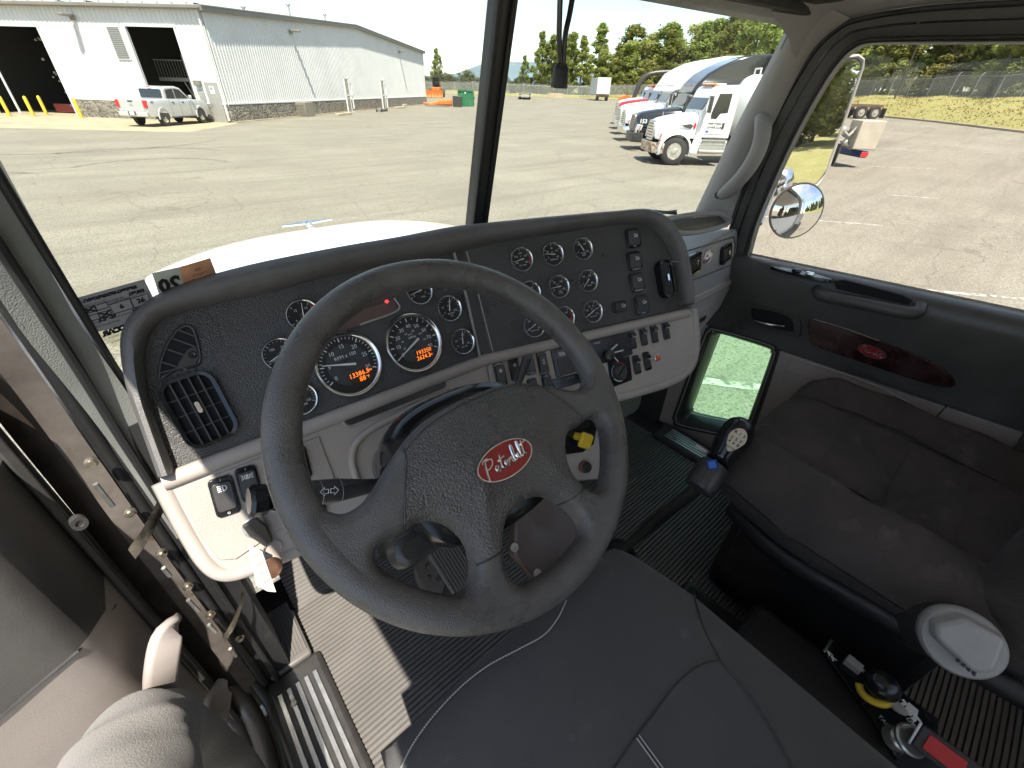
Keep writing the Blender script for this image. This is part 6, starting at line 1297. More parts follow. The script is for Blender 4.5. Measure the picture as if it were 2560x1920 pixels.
# mezzanine with railing in the nearer bay
c = (D2a+D2b)/2; mzh = 2.35; m_rail = mat('grey_railing', (.3, .31, .3), .5); mb = MB(); mb.box((FS*c, mzh, -4), (6, .22, 2.2), BF); mb.build('mezzanine_deck', m_rail, bd)
for k in range(28): mb = MB(); mb.box((FS*(c-3+.22*k), mzh+.62, -2.95), (.025, 1.0, .025), BF); mb.build('baluster', m_rail, bd)
mb = MB(); mb.box((FS*c, mzh+1.12, -2.95), (6, .06, .06), BF); mb.build('railing_cap', m_rail, bd)
for du in (-1.0, .6): mb = MB(); mb.box((FS*(c+du), 1.9, -2.8), (.09, 3.8, .09), BF); mb.build('mezzanine_column', m_rail, bd); mb = MB(); mb.tube([BF.p(FS*(c+du), 1.2, -2.8), BF.p(FS*(c+du+.5), 2.2, -2.9)], .05, 6); mb.build('brace', m_rail, bd)
mb = MB(); mb.box((FS*c, 3.4, -6), (1.6, 1.8, .1), BF); mb.build('inner_window', mat('dusty_inner_window', (.16, .15, .13), .7), bd)
# things glimpsed in the other bay
c = (D1[0]+D1[1])/2
mb = MB(); mb.box((FS*(D1[0]+1.4), 1.9, -4.2), (1.6, 2.6, 3), BF); mb.build('parked_machine', mat('blue_grey_tarp', (.07, .075, .12), .5, var=(2, .4)), bd, bevel=.2)
mb = MB(); mb.box((FS*(D1[0]+1.4), 2.7, -2.68), (1.2, .8, .05), BF); mb.build('machine_window', m_greyp, bd)
mb = MB(); mb.box((FS*(D1[0]+2.4), .35, -2.5), (3.5, .5, .3), BF); mb.build('red_tool_chest', mat('dull_red', (.25, .03, .03), .5), bd)
r4 = random.Random(3); mb = MB()
for _ in range(60): mb.ell(BF.p(FS*(D1[0]+.6+r4.random()*2.6), .5+r4.random()*4, -3+r4.random()), (.05+.05*r4.random(),)*3, nu=6, nv=4)
tag(mb.build('hanging_shop_clutter', m_greyp, bd, normals=False), kind='stuff')
# louvre, man door, lamps
l0, l1 = fu(297, 66), fu(327, 147); la, lb_ = fu(268, 66)[0], fu(297, 66)[0]; zt, zb = l0[1], l1[1]
mb = MB(); mb.box((FS*(la+lb_)/2, (zt+zb)/2, .06), (abs(la-lb_)+.12, zt-zb+.15, .05), BF); lv = mb.build('louvre_vent', m_clad, bd, bevel=.01)
for k in range(15): mb = MB(); mb.box((FS*(la+lb_)/2, zb+.06+(zt-zb-.12)*k/14, .10), (abs(la-lb_), .035, .05), BF); mb.build('slat', m_fasc, lv)
mb = MB(); mb.box((FS*(md0+md1)/2, mdh/2, .04), (md1-md0, mdh, .06), BF); ed = mb.build('staff_door', m_doorg, bd); mb = MB(); mb.box((FS*(md1-.15), 1.0, .09), (.05, .12, .05), BF); mb.build('handle', m_alu, ed); mb = MB(); mb.box((FS*(md0+md1)/2, mdh*.82, .075), (.32, .42, .006), BF); mb.build('door_sign', m_white, ed)
mb = MB(); mb.box((FS*(md0+md1)/2, mdh*.85, .08), (.05, .2, .004), BF); mb.box((FS*((md0+md1)/2+.08), mdh*.85, .08), (.05, .2, .004), BF); mb.build('sign_figures', m_black, ed)
def wall_lamp(fr, sg, uv_, length=.75):
    f = fr.sub(sg*uv_[0], uv_[1], .05); mb = MB(); mb.box((0, 0, .12), (.22, .3, .2), f); l_ = mb.build('wall_lamp', m_fasc, bd, bevel=.02); mb = MB(); mb.prism(rrect(.34, .8, .12), Fr(f.p(0, .06, .55), f.ex, f.ey), -.05, .09); mb.build('lamp_head', m_fasc, l_, bevel=.03)
wall_lamp(BF, FS, fu(186, 44)); wall_lamp(BS, SS, su(722, 80)); wall_lamp(BS, SS, su(996, 130))
mb = MB(); p = fu(498, 208); mb.box((FS*p[0], p[1], .15), (.42, .3, .28), BF); mb.build('wall_box', m_fasc, bd, bevel=.03)
mb = MB(); mb.box((FS*p[0], p[1]-1.2, .1), (.36, 1.6, .06), BF); mb.build('electric_panel', m_doorg, bd, bevel=.01)
for (x, y), h in (((690, 25), .5), ((795, 40), 1.1), ((875, 55), .8)):
    s_ = su(x, y+15)[0]; p = BS.p(SS*s_, roofline(s_)+.05, -2.5); mb = MB(); mb.cyl(p, p+A([0, 0, h]), .09, n=8); mb.ell(p+A([0, 0, h]), (.2, .2, .12), nu=10, nv=6); mb.build('roof_vent', m_alu, bd, smooth=50)
# ---------------------------------------------------------------- bollards
for i, (x, y, lab) in enumerate(((25, 291, 'yellow bollard nearest the left edge of the picture'), (85, 291, 'yellow bollard between the bay door and the downspout'), (118, 288, 'yellow bollard at the near jamb of the dark left bay'), (205, 295, 'yellow bollard between the left bay and the stone wall'), (513, 306, 'yellow bollard beside the grey staff door'))):
    p = G(x, y); t = thing('bollard', lab, 'bollard', p, 0, 'yellow bollards by the bay doors'); mb = MB(); mb.lathe(Fr(p, (1, 0, 0), (0, 0, 1)), [(.1, 0), (.1, 1.05), (.08, 1.12), (.04, 1.16), (0, 1.17)], 14); mb.build('pipe', m_byel, t, smooth=50)
# ---------------------------------------------------------------- things along the side wall
def at_side(x, y, w_): s_ = su(x, y)[0]; return BS.p(SS*s_, 0, w_)
p = G(765, 292); ac = thing('air_conditioner_unit', 'weathered tan condenser unit on the asphalt by the stone base', 'air conditioner', p, math.atan2(bA[1], bA[0])); m_tan = mat('tan_sheet_metal', (.24, .22, .17), .6, var=(3, .2), dirt=(8, .6, .7, (.16, .08, .04)))
mb = MB(); mb.box((.6, .3, .55), (1.5, .95, 1.0)); mb.build('cabinet', m_tan, ac, bevel=.03, local=True)
for k in range(8): mb = MB(); mb.box((-.158, .3, .15+k*.1), (.02, .85, .03)); mb.build('grille_slat', m_fasc, ac, local=True)
mb = MB(); mb.box((.6, .3, .03), (1.6, 1.0, .06)); mb.build('skid', m_fasc, ac, local=True)
def frame_door(x, y, lab):
    p = G(x, y); t = thing('storm_door_frame', lab, 'door frame', p, math.atan2(bA[1], bA[0]), 'white frames by the side wall'); m_ = mat('white_frame_paint', (.7, .7, .68), .5) if 'white_frame_paint' not in MATS else MATS['white_frame_paint']
    for u, wd in ((-.75, .1), (.1, .1), (.75, .08)): mb = MB(); mb.box((u, 0, 1.45), (wd, .1, 2.9 if u < .5 else 2.2)); mb.build('upright', m_, t, local=True)
    for z, a, b in ((.08, -.8, .8), (1.5, -.8, .8), (2.85, -.8, .15), (2.5, .1, .8)): mb = MB(); mb.box(((a+b)/2, 0, z), (b-a, .1, .09)); mb.build('cross_bar', m_, t, local=True)
    mb = MB(); mb.box((-.33, -.02, 1.45), (.75, .02, 2.7)); mb.build('screen_panel', glass('dusty_screen_'+str(x), (.62, .6, .52), dust=.25), t, local=True); mb = MB(); mb.tube([(.1, 0, 2.85), (.35, 0, 3.0), (.5, 0, 2.85)], .04, 6); mb.build('roller', m_, t, local=True)
frame_door(880, 283, 'tall white screen frame standing nearer along the side wall'); frame_door(965, 278, 'tall white screen frame farther along, behind the floor jack')
p = G(955, 279); fj = thing('floor_jack', 'low wheeled shop jack lying before the farther white frame', 'jack', p, math.atan2(bA[1], bA[0]))
mb = MB(); mb.box((0, 0, .2), (1.9, .5, .15)); mb.build('chassis', m_fasc, fj, local=True, bevel=.03); mb = MB(); mb.tube([(.6, 0, .25), (1.0, 0, .7), (.8, 0, 1.5)], .05, 6); mb.build('handle', m_galv, fj, local=True)
for u in (-.8, .8):
    for v_ in (-.28, .28): mb = MB(); mb.cyl((u, v_-.05, .16), (u, v_+.05, .16), .16, n=12); mb.build('wheel', m_black, fj, local=True)
for i, (x, y, lab, l) in enumerate(((860, 288, 'pale plank lying at the wall foot by the nearer frame', 3.0), (1000, 271, 'pale timber pile lying at the wall foot past the jack', 3.5), (1012, 268, 'short pale timber on top of the pile past the jack', 1.2))):
    p = G(x, y); t = thing('timber', lab, 'timber', p, math.atan2(bA[1], bA[0]), 'timbers by the wall'); mb = MB(); mb.box((0, 0, .1+.15*(i == 2)), (l, .35, .18)); mb.build('plank', mat('weathered_timber', (.42, .37, .27), .9, var=(3, .2)) if 'weathered_timber' not in MATS else MATS['weathered_timber'], t, local=True, bevel=.02)
# orange plough arm lying on the ground, green dumpster, loader with plough
p = G(1100, 267); t = thing('plough_frame', 'orange plough frame with black block lying near the building end', 'plough frame', p, rad(-42)); m_orp = mat('orange_machine_paint', (.62, .17, .03), .5, var=(2, .2))
mb = MB(); mb.tube([(-2.4, 0, .4), (-1.2, 0, .25), (-.2, 0, .45), (1.0, 0, .55), (1.8, 0, .6)], [.12, .2, .28, .35, .4], 7, flat=1.2); mb.build('arm', m_orp, t, local=True, smooth=40); mb = MB(); mb.box((2.6, .1, .75), (1.3, .8, 1.3)); mb.build('counterweight', m_black, t, local=True, bevel=.05); mb = MB(); mb.box((-.4, -.2, .12), (3.4, .5, .14)); mb.build('skid', m_fasc, t, local=True)
p = G(1166, 266); t = thing('dumpster', 'tall green steel dumpster standing in the open yard', 'dumpster', p, rad(-44)); m_gr = mat('green_dumpster_paint', (.03, .17, .075), .5, var=(1.2, .2), dirt=(4, .62, .72, (.12, .08, .05)))
mb = MB(); mb.prism([(-1.1, .0), (1.1, .0), (1.1, 1.95), (-1.1, 2.1)], Fr((0, 0, 0), (1, 0, 0), (0, -1, 0)), -.85, .85); mb.build('bin', m_gr, t, local=True, bevel=.03)
for u in (-1.08, -.36, .36, 1.08): mb = MB(); mb.box((u, -.88, 1.0), (.1, .08, 1.9)); mb.build('stiffener', m_gr, t, local=True)
mb = MB(); mb.box((0, -.9, 1.98), (2.3, .12, .12)); mb.build('rim_bar', m_gr, t, local=True); mb = MB(); mb.box((0, 0, 2.1), (2.1, 1.7, .06)); mb.build('lid', m_gr, t, local=True); mb = MB(); mb.lathe(Fr((0, -.86, 1.75), (1, 0, 0), (0, -1, 0)), [(0, .03), (.13, .03)], 14); mb.build('round_label', m_white, t, local=True); mb = MB(); mb.box((1.2, 0, 1.1), (.2, .5, .25)); mb.build('lift_pocket', m_gr, t, local=True)
p = G(1085, 243); t = thing('wheel_loader', 'orange wheel loader with a wide snow plough, beyond the building', 'loader', p, rad(-42)); m_gl = glass('cab_glass', (.3, .35, .38))
mb = MB(); rows = [[(u, -1.9+.35*math.sin(a), .75-.75*math.cos(a)) for u in np.linspace(-2.4, 2.0, 12)] for a in np.linspace(.15, 2.2, 9)]; mb.grid(rows); pl_ = mb.build('plough_blade', m_orp, t, local=True, smooth=60)
for u in np.linspace(-2.2, 1.8, 7): mb = MB(); mb.box((u, -1.75, .7), (.07, .25, 1.2)); mb.build('blade_rib', m_orp, pl_, local=True)
mb = MB(); mb.box((-2.45, -1.9, .8), (.1, .3, 1.5)); mb.build('blade_marker', m_byel, pl_, local=True)
mb = MB(); mb.box((.6, .6, 1.3), (1.5, 3.6, .7)); mb.box((.6, 1.8, 1.8), (1.3, 1.2, .7)); mb.build('body', m_orp, t, local=True, bevel=.08); mb = MB(); mb.box((.6, .3, 2.5), (1.3, 1.3, 1.5)); cb = mb.build('cab', m_gl, t, local=True, bevel=.04)
for u in (-.04, 1.24):
    for v_ in (-.35, .95): mb = MB(); mb.box((u, v_, 2.5), (.1, .1, 1.55)); mb.build('cab_post', m_black, cb, local=True)
mb = MB(); mb.box((.6, .3, 3.3), (1.5, 1.5, .14)); mb.build('cab_roof', m_black, cb, local=True)
for u in (-.5, 1.7):
    for v_ in (-.7, 1.7): mb = MB(); mb.cyl((u-.22, v_, .7), (u+.22, v_, .7), .7, n=18); mb.build('wheel', m_black, t, local=True, smooth=40)
# far end: flatbed trailer, pale barrier, white box trailer
p = G(1312, 248); t = thing('flatbed_trailer', 'low empty flatbed trailer parked at the far grass verge', 'trailer', p, rad(-42)); mb = MB(); mb.box((0, 3, 1.0), (2.5, 9, .25)); mb.build('deck', m_fasc, t, local=True)
for u in (-1, 1):
    for v_ in (0, 1.2): mb = MB(); mb.cyl((u-.15, v_, .5), (u+.15, v_, .5), .5, n=16); mb.build('wheel', m_black, t, local=True)
mb = MB(); mb.box((0, -1.4, .6), (2.4, .1, .2)); mb.build('rear_bumper', m_galv, t, local=True)
p = G(1389, 245); t = thing('concrete_barrier', 'pale concrete barrier at the edge of the far grass', 'barrier', p, rad(-42)); mb = MB(); mb.prism([(-.3, 0), (.3, 0), (.15, .9), (-.15, .9)], Fr((0, 0, 0), (0, 1, 0), (1, 0, 0)), -1.7, 1.7); mb.build('block', m_conc, t, local=True, bevel=.03)
p = G(1505, 252); t = thing('box_trailer', 'white box trailer seen from behind, beyond the truck row', 'trailer', p, rad(-42)); mb = MB(); mb.box((0, 5, 2.4), (2.55, 10, 2.7)); bx = mb.build('box', m_clad, t, local=True, bevel=.02)
mb = MB(); mb.box((0, -.01, 2.4), (.04, .04, 2.5)); mb.build('door_bar', m_galv, bx, local=True); mb = MB(); mb.box((0, 0, .85), (2.4, .1, .5)); mb.build('rear_frame', m_black, t, local=True)
for u in (-.9, .9):
    mb = MB(); mb.cyl((u-.25, .8, .5), (u+.25, .8, .5), .5, n=16); mb.build('wheel', m_black, t, local=True); mb = MB(); mb.box((u, .0, .9), (.25, .14, .12)); mb.build('tail_lamp', m_red, t, local=True)
# ================================================================ VEHICLES
m_tyre = mat('tyre_rubber', (.03, .03, .03), .85, var=(8, .2)); m_hub = mat('dull_steel_wheel', (.5, .48, .42), .4, .6, var=(14, .3)); m_vwin = mat('vehicle_window', (.02, .025, .028), .08, coat=.5); m_tw = mat('aged_white_paint', (.68, .69, .68), .3, coat=.3, var=(1.5, .05))
m_lens = mat('clear_lens', (.75, .78, .8), .1, coat=.6); m_amb = mat('amber_lens', (.7, .2, .03), .2); m_rust = mat('rusty_chrome', (.62, .58, .5), .35, .5, dirt=(7, .46, .56, (.3, .12, .03)))
def wheel(parent, c, R=.52, w_=.28, side=1, dual=False, rimm=None, holes=10, m_r=None):
    ax = A([0, 1, 0.])*side; f = Fr(c, (1, 0, 0), ax)
    mb = MB(); mb.lathe(f, [(R*.56, -w_/2), (R*.9, -w_/2), (R*.985, -w_*.38), (R, -w_*.2), (R, w_*.2), (R*.985, w_*.38), (R*.9, w_/2), (R*.6, w_/2*.96), (R*.56, w_*.4)], 32); wh = mb.build('wheel', m_tyre, parent, local=True, smooth=40)
    mb = MB(); mb.lathe(f, [(R*.57, w_*.42), (R*.55, w_*.46), (R*.5, w_*.34), (R*.42, w_*.2), (R*.24, w_*.26), (R*.22, w_*.5), (R*.12, w_*.55), (0, w_*.55)], 30); mb.build('rim', m_r or m_hub, wh, local=True, smooth=35)
    mb = MB()
    for k in range(holes): a = 2*math.pi*k/holes; mb.prism(circ(R*.05, 8), f.sub(R*.4*math.cos(a), R*.4*math.sin(a)), w_*.2, w_*.235)
    mb.build('hand_holes', m_black, wh, local=True); return wh
def lbuild(mb, name, m, par, **k): return mb.build(name, m, par, local=True, **k)
SX = Fr((0, 0, 0), (1, 0, 0), (0, -1, 0))            # side profile frame: u forward, v up, w towards -y (right side)
def cab_over(par, pts, hw, m, name, bevel=.06, sub=None): mb = MB(); mb.prism(pts, SX, -hw, hw); return lbuild(mb, name, m, par, bevel=bevel, seg=3)
def semi(label, r, f, paint, group='semi trucks parked side by side in a row', sleeper=None, dy=0, detail=False, num=None, hood_z=0, bumper=None, long_nose=False, mirror_rot=0):
    x, y = yard(r, f); t = thing('semi_truck', label, 'truck', (x, y, ground_z(x, y)), rad(138)+dy, group)
    # hood: loft along x
    nose = 1.25 if long_nose else .78; rows = []
    for k in range(13):
        q = k/12; X_ = -.82+(nose+.82)*q; hw = .92-.16*q-.05*q*q; zt = 1.86+hood_z-.30*q**1.5-(.16*((q-.85)/.15)**2 if q > .85 else 0); zb = .98
        rows.append([A([X_, s_, z]) for s_, z in ((-hw, zb), (-hw, zt-.28), (-hw*.92, zt-.12), (-hw*.7, zt-.03), (0, zt), (hw*.7, zt-.03), (hw*.92, zt-.12), (hw, zt-.28), (hw, zb))])
    mb = MB(); mb.sweep(rows, cprof=False, caps=False); mb.add(rows[-1], [tuple(range(9))]); hd = lbuild(mb, 'hood', paint, t, smooth=45)
    # grille, bumper, lamps
    mb = MB(); mb.prism([(-.38, 0), (.38, 0), (.42, .62), (.3, .72), (-.3, .72), (-.42, .62)], Fr((nose+.005, 0, .82+hood_z*.3), (0, 1, 0), (1, 0, 0)), -.05, .03); gr_ = lbuild(mb, 'grille', m_chrome if paint is not m_semik else m_greyp, t, bevel=.02)
    for k in range(6): mb = MB(); mb.box((nose+.04, 0, .92+k*.1), (.02, .7, .03)); lbuild(mb, 'grille_bar', m_black, gr_)
    bm_ = bumper or m_chrome
    mb = MB(); mb.prism([(nose+.18, -.0), (nose+.1, -.85), (nose-.28, -1.18), (nose-.34, -1.16), (nose, -.8), (nose, .8), (nose-.34, 1.16), (nose-.28, 1.18), (nose+.1, .85)], Fr((0, 0, 0), (1, 0, 0), (0, 0, 1)), .42, .80); lbuild(mb, 'bumper', bm_, t, bevel=.03)
    for s_ in (-1, 1):
        mb = MB(); f2 = Fr((nose-.12, s_*.9, 1.02), (-.45, s_*.9, 0), (.9, s_*.42, .1)); mb.prism([(-.2, -.1), (.16, -.12), (.22, .12), (-.14, .14)], f2, -.06, .05); hl = lbuild(mb, 'headlight', m_lens, t, bevel=.02); mb = MB(); mb.prism([(.1, -.1), (.17, -.1), (.22, .11), (.15, .11)], f2, .05, .058); lbuild(mb, 'turn_lamp', m_amb, hl)
        # fender arch
        rows = []
        for a in np.linspace(-12, 192, 22):
            ca, sa_ = math.cos(rad(a)), math.sin(rad(a)); rows.append([A([ca*.60, s_*.80, .52+sa_*.60]), A([ca*.68, s_*.84, .52+sa_*.74+.03]), A([ca*.67, s_*1.12, .52+sa_*.70]), A([ca*.60, s_*1.18, .52+sa_*.60])])
        mb = MB(); mb.sweep(rows, cprof=True); lbuild(mb, 'fender', paint, t, smooth=50)
        wheel(t, (0, s_*1.0, .52), .52, .28, s_)
        mb = MB(); mb.prism([(-.66, .45), (-.60, .52), (-.75, 1.12), (-.84, 1.2), (-.98, 1.2), (-.92, .45)], Fr((0, s_*1.1, 0), (1, 0, 0), (0, -1, 0)), -.08, .08); lbuild(mb, 'fender_skirt', paint, t, bevel=.03)
    # cab
    cab_over(t, [(-.82, 1.0), (-.80, 1.86+hood_z), (-1.109, 2.62), (-1.223, 2.74), (-2.059, 2.80), (-2.112, 2.72), (-2.112, 1.0)], 1.02, paint, 'cab')
    mb = MB(); f2 = Fr((-0.957, 0, 2.25+hood_z*.5), (0, 1, 0), nrm((.76, 0, .42))); mb.prism(rrect(1.86, .66, .1), f2, -.03, .012); lbuild(mb, 'windshield', m_vwin, t, bevel=.01)
    mb = MB(); mb.box((-1.413, 0, 2.81), (.5, 1.2, .04)); lbuild(mb, 'roof_cap', paint, t, bevel=.02)
    for k in range(5): mb = MB(); mb.ell((-1.223, -.6+.3*k, 2.79), (.08, .06, .05), nu=8, nv=6); lbuild(mb, 'marker_lamp', m_amb, t, smooth=60)
    for s_ in (-1, 1):
        F_ = Fr((0, s_*1.02, 0), (1, 0, 0), (0, s_, 0)); sg = 1 if F_.ey[2] > 0 else -1
        P_ = lambda pts: [(a, sg*b) for a, b in pts]
        mb = MB(); mb.prism(P_([(-1.048, 1.15), (-1.048, 1.8), (-1.246, 2.62), (-1.884, 2.64), (-1.914, 2.55), (-1.914, 1.3), (-1.793, 1.15)]), F_, -.02, .014); dr = lbuild(mb, 'door', paint, t, bevel=.012)
        mb = MB(); mb.prism(P_([(-1.185, 1.68), (-1.170, 1.86), (-1.322, 2.5), (-1.808, 2.52), (-1.808, 1.88), (-1.527, 1.85), (-1.413, 1.66)]), F_, .0, .02); lbuild(mb, 'door_window', m_vwin, dr, bevel=.01)
        mb = MB(); mb.box((-1.755, sg*1.45, .03), (.07, .2, .04), F_); lbuild(mb, 'handle', m_black, dr, bevel=.01)
        if detail and s_ > 0:
            mb = MB(); tf = F_ if F_.ex@A([-1, 0, 0]) > 0 else Fr(F_.o, (-1, 0, 0), (0, s_, 0))
            for tx, uu, vv, sz in (('Supply Propane LP', 1.46, 1.52, .085), ('GVWR 33,000', 1.46, 1.38, .11)): put_text(mb, tx, tf, uu, vv, sz, .017, bold=.004)
            lbuild(mb, 'door_lettering', m_black, dr, normals=False); mb = MB(); mb.prism(circ(.06, 18, .045), tf.sub(1.16, 1.24), .014, .018); lbuild(mb, 'door_emblem', m_blue, dr)
        # mirror on arms
        mb = MB(); mb.box((-.95, s_*1.32, 2.15), (.1, .24, .55)); mrr = lbuild(mb, 'mirror', m_black, t, bevel=.03); mb = MB(); mb.tube([(-0.957, s_*1.02, 2.4), (-.95, s_*1.3, 2.35)], .025, 6); mb.tube([(-0.957, s_*1.02, 1.9), (-.95, s_*1.3, 1.95)], .025, 6); lbuild(mb, 'mirror_arm', m_chrome, mrr)
        # step tank
        mb = MB(); mb.prism(rrect(.52, .52, .16), Fr((-2.059, s_*.86, .72), (0, 1, 0), (1, 0, 0)), 0, 1.15); tk = lbuild(mb, 'fuel_tank', m_alu, t, bevel=.03)
        for k in range(2): mb = MB(); mb.box((-1.519, s_*1.13, .55+.4*k), (1.0, .12, .04)); lbuild(mb, 'step', m_alu, tk)
        mb = MB(); mb.box((-1.519, s_*1.135, .86), (.95, .02, .14)); lbuild(mb, 'tread_plate', m_hub, tk)
    mb = MB(); mb.box((-3.0, 0, .78), (7.4, .8, .22)); lbuild(mb, 'frame_rails', m_black, t)
    if sleeper:
        L_3, hgt = sleeper
        cab_over(t, [(-.98, 2.45), (-1.2, 2.85), (-1.6, hgt-.75), (-2.2, hgt-.42), (-2.8, hgt-.16), (-3.5, hgt), (-2.52-L_3, hgt+.06), (-2.52-L_3, 1.0), (-2.0, 1.0), (-1.98, 2.7)], 1.12, paint, 'sleeper', .1)
    if num:
        mb = MB(); tf = Fr((nose-.32, .79, 1.28), (-1, .1, 0), (.1, 1, 0)); put_text(mb, num, tf, 0, 0, .24, .012, bold=.006); lbuild(mb, 'fleet_number', m_white, t, normals=False)
    for xx in (-4.6, -5.9):
        for s_ in (-1, 1): wheel(t, (xx, s_*.95, .52), .52, .55, s_)
    return t
m_semik = mat('black_truck_paint', (.012, .014, .018), .1, coat=.8); m_semir = mat('red_truck_paint', (.4, .015, .02), .2, coat=.6)
kw = semi('white day cab truck with rusty bumper and white tank, nearest in the row', 6.25, 21.0, m_tw, detail=True, bumper=m_rust, dy=rad(1))
# hood air intake, emblem and antennas of the nearest truck
mb = MB(); mb.prism([(-.1, 1.42), (-.55, 1.30), (-.62, 1.42), (-.5, 1.48)], Fr((0, .91, 0), (1, 0, 0), (0, -1, 0)), -.02, .02); lbuild(mb, 'hood_intake', m_black, kw, bevel=.01); mb = MB(); mb.ell((-.68, .93, 1.42), (.05, .02, .12), nu=10, nv=8); lbuild(mb, 'hood_emblem', m_red, kw)
mb = MB(); mb.tube([(.55, .5, 1.62), (.55, .5, 1.85)], .012, 6); mb.build('hood_marker', m_chrome, kw, local=True)
# tank, rear frame and pump box on the same truck
tf = Fr((-2.75, 0, 2.05), (0, 1, 0), (-1, 0, 0)); R_t = 1.12; Lt = 3.65
mb = MB(); mb.lathe(tf, [(0, -.35), (R_t*.35, -.32), (R_t*.7, -.2), (R_t*.92, -.05), (R_t, .15), (R_t, Lt-.15), (R_t*.92, Lt+.05), (R_t*.7, Lt+.2), (R_t*.35, Lt+.32), (0, Lt+.35)], 40); tk = lbuild(mb, 'tank', m_tw, kw, smooth=60)
mb = MB(); mb.tube([(-3.0, .25, 3.1), (-3.0, .25, 3.35), (-3.0, -.25, 3.35), (-3.0, -.25, 3.1)], .03, 6); lbuild(mb, 'lifting_eye', m_tw, tk)
m_blu = mat('blue_chassis_paint', (.02, .07, .28), .4); mb = MB(); mb.box((-5.2, 0, .92), (4.2, .9, .18)); lbuild(mb, 'tank_frame', m_blu, kw)
mb = MB(); mb.box((-7.75, 0, .62), (.25, 2.3, .24)); mb.box((-7.25, .5, .75), (1.0, .12, .2)); mb.box((-7.25, -.5, .75), (1.0, .12, .2)); lbuild(mb, 'rear_bumper', m_blu, kw, bevel=.02); mb = MB(); mb.box((-7.75, 1.16, .62), (.3, .02, .16)); lbuild(mb, 'tail_lamp', m_red, kw)
mb = MB(); mb.box((-7.6, .85, 1.3), (.95, .7, 1.0)); lbuild(mb, 'pump_cabinet', mat('dusty_aluminium_box', (.42, .38, .3), .5, var=(3, .1)), kw, bevel=.03)
mb = MB()
for a in ((-6.7, .6, 1.1), (-6.9, .3, 1.4), (-6.65, .9, 1.45), (-7.0, .8, 1.0), (-6.8, .5, 1.6)): mb.tube([a, A(a)+A([-.25, .1, -.2]), A(a)+A([-.5, .05, .1])], .06, 7); mb.ell(a, (.13, .12, .14), nu=10, nv=6)
lbuild(mb, 'pump_piping', m_hub, kw, smooth=50); mb = MB(); mb.box((-6.55, 1.1, .6), (.04, .5, .75)); lbuild(mb, 'mud_flap', m_black, kw)
semi('black sleeper truck numbered 153 with sweeping roof fairing', 6.95, 25.6, m_semik, sleeper=(2.6, 4.0), num='153', bumper=m_black, long_nose=True, hood_z=.05)
semi('white sleeper truck with tall fairing directly behind the black truck', 7.35, 30.2, m_tw, sleeper=(2.3, 4.15), long_nose=True, hood_z=.08)
semi('white high roof truck second behind the black truck', 7.9, 34.6, m_tw, sleeper=(2.2, 4.2), long_nose=True, hood_z=.08)
semi('red hooded truck farther along the row', 8.6, 39.2, m_semir, long_nose=True, hood_z=.12)
semi('white truck farthest along the row, past the red one', 9.5, 44.2, m_tw, long_nose=True, hood_z=.1)
# vacuum boom trailer with orange hose reel
x, y = yard(10.6, 52); t = thing('vacuum_trailer', 'trailer with orange hose reel and bent black suction pipe behind the trucks', 'trailer', (x, y, ground_z(x, y)), rad(138)); mb = MB(); mb.box((-2.6, 0, 1.0), (5.2, 2.0, .3)); mb.build('bed', m_fasc, t, local=True)
mb = MB(); mb.lathe(Fr((.2, 0, 1.3), (1, 0, 0), (0, 1, 0)), [(0, -.6), (.62, -.6), (.62, -.5), (.45, -.4), (.45, .4), (.62, .5), (.62, .6), (0, .6)], 24); mb.build('hose_reel', mat('orange_hose', (.7, .13, .03), .5), t, local=True, smooth=30)
mb = MB(); mb.tube(spline([(-.6, 0, 1.4), (-.9, 0, 2.6), (-1.5, 0, 3.5), (-2.6, 0, 3.8), (-4.5, 0, 3.9), (-7, 0, 4.0)], 30), .22, 10); mb.build('suction_pipe', m_black, t, local=True, smooth=50)
for s_ in (-1, 1): wheel(t, (-3, s_*.95, .5), .5, .3, s_); wheel(t, (-.2, s_*.95, .5), .5, .3, s_)
# bare chassis truck by the grass bank
p = G(2110, 295); t = thing('chassis_truck', 'bare truck chassis with tandem wheels and blue cab, by the grass bank', 'truck', p, rad(138)); mb = MB(); mb.box((.2, 0, 1.05), (6.5, .9, .25)); mb.build('frame_rails', mat('rusty_frame', (.16, .08, .05), .8), t, local=True)
for xx in (-.7, -2.0): 
    for s_ in (-1, 1): wheel(t, (xx, s_*.95, .52), .55, .5, s_)
mb = MB(); mb.box((2.6, 0, 2.6), (1.7, 2.2, 2.6)); mb.build('cab', mat('blue_cab_paint', (.03, .15, .45), .3, coat=.4), t, local=True, bevel=.12); mb = MB(); mb.box((-2.9, .9, .5), (.06, .6, .8)); mb.build('mud_flap', m_black, t, local=True); mb = MB(); mb.box((-2.9, -.9, .5), (.06, .6, .8)); mb.build('mud_flap', m_black, t, local=True)

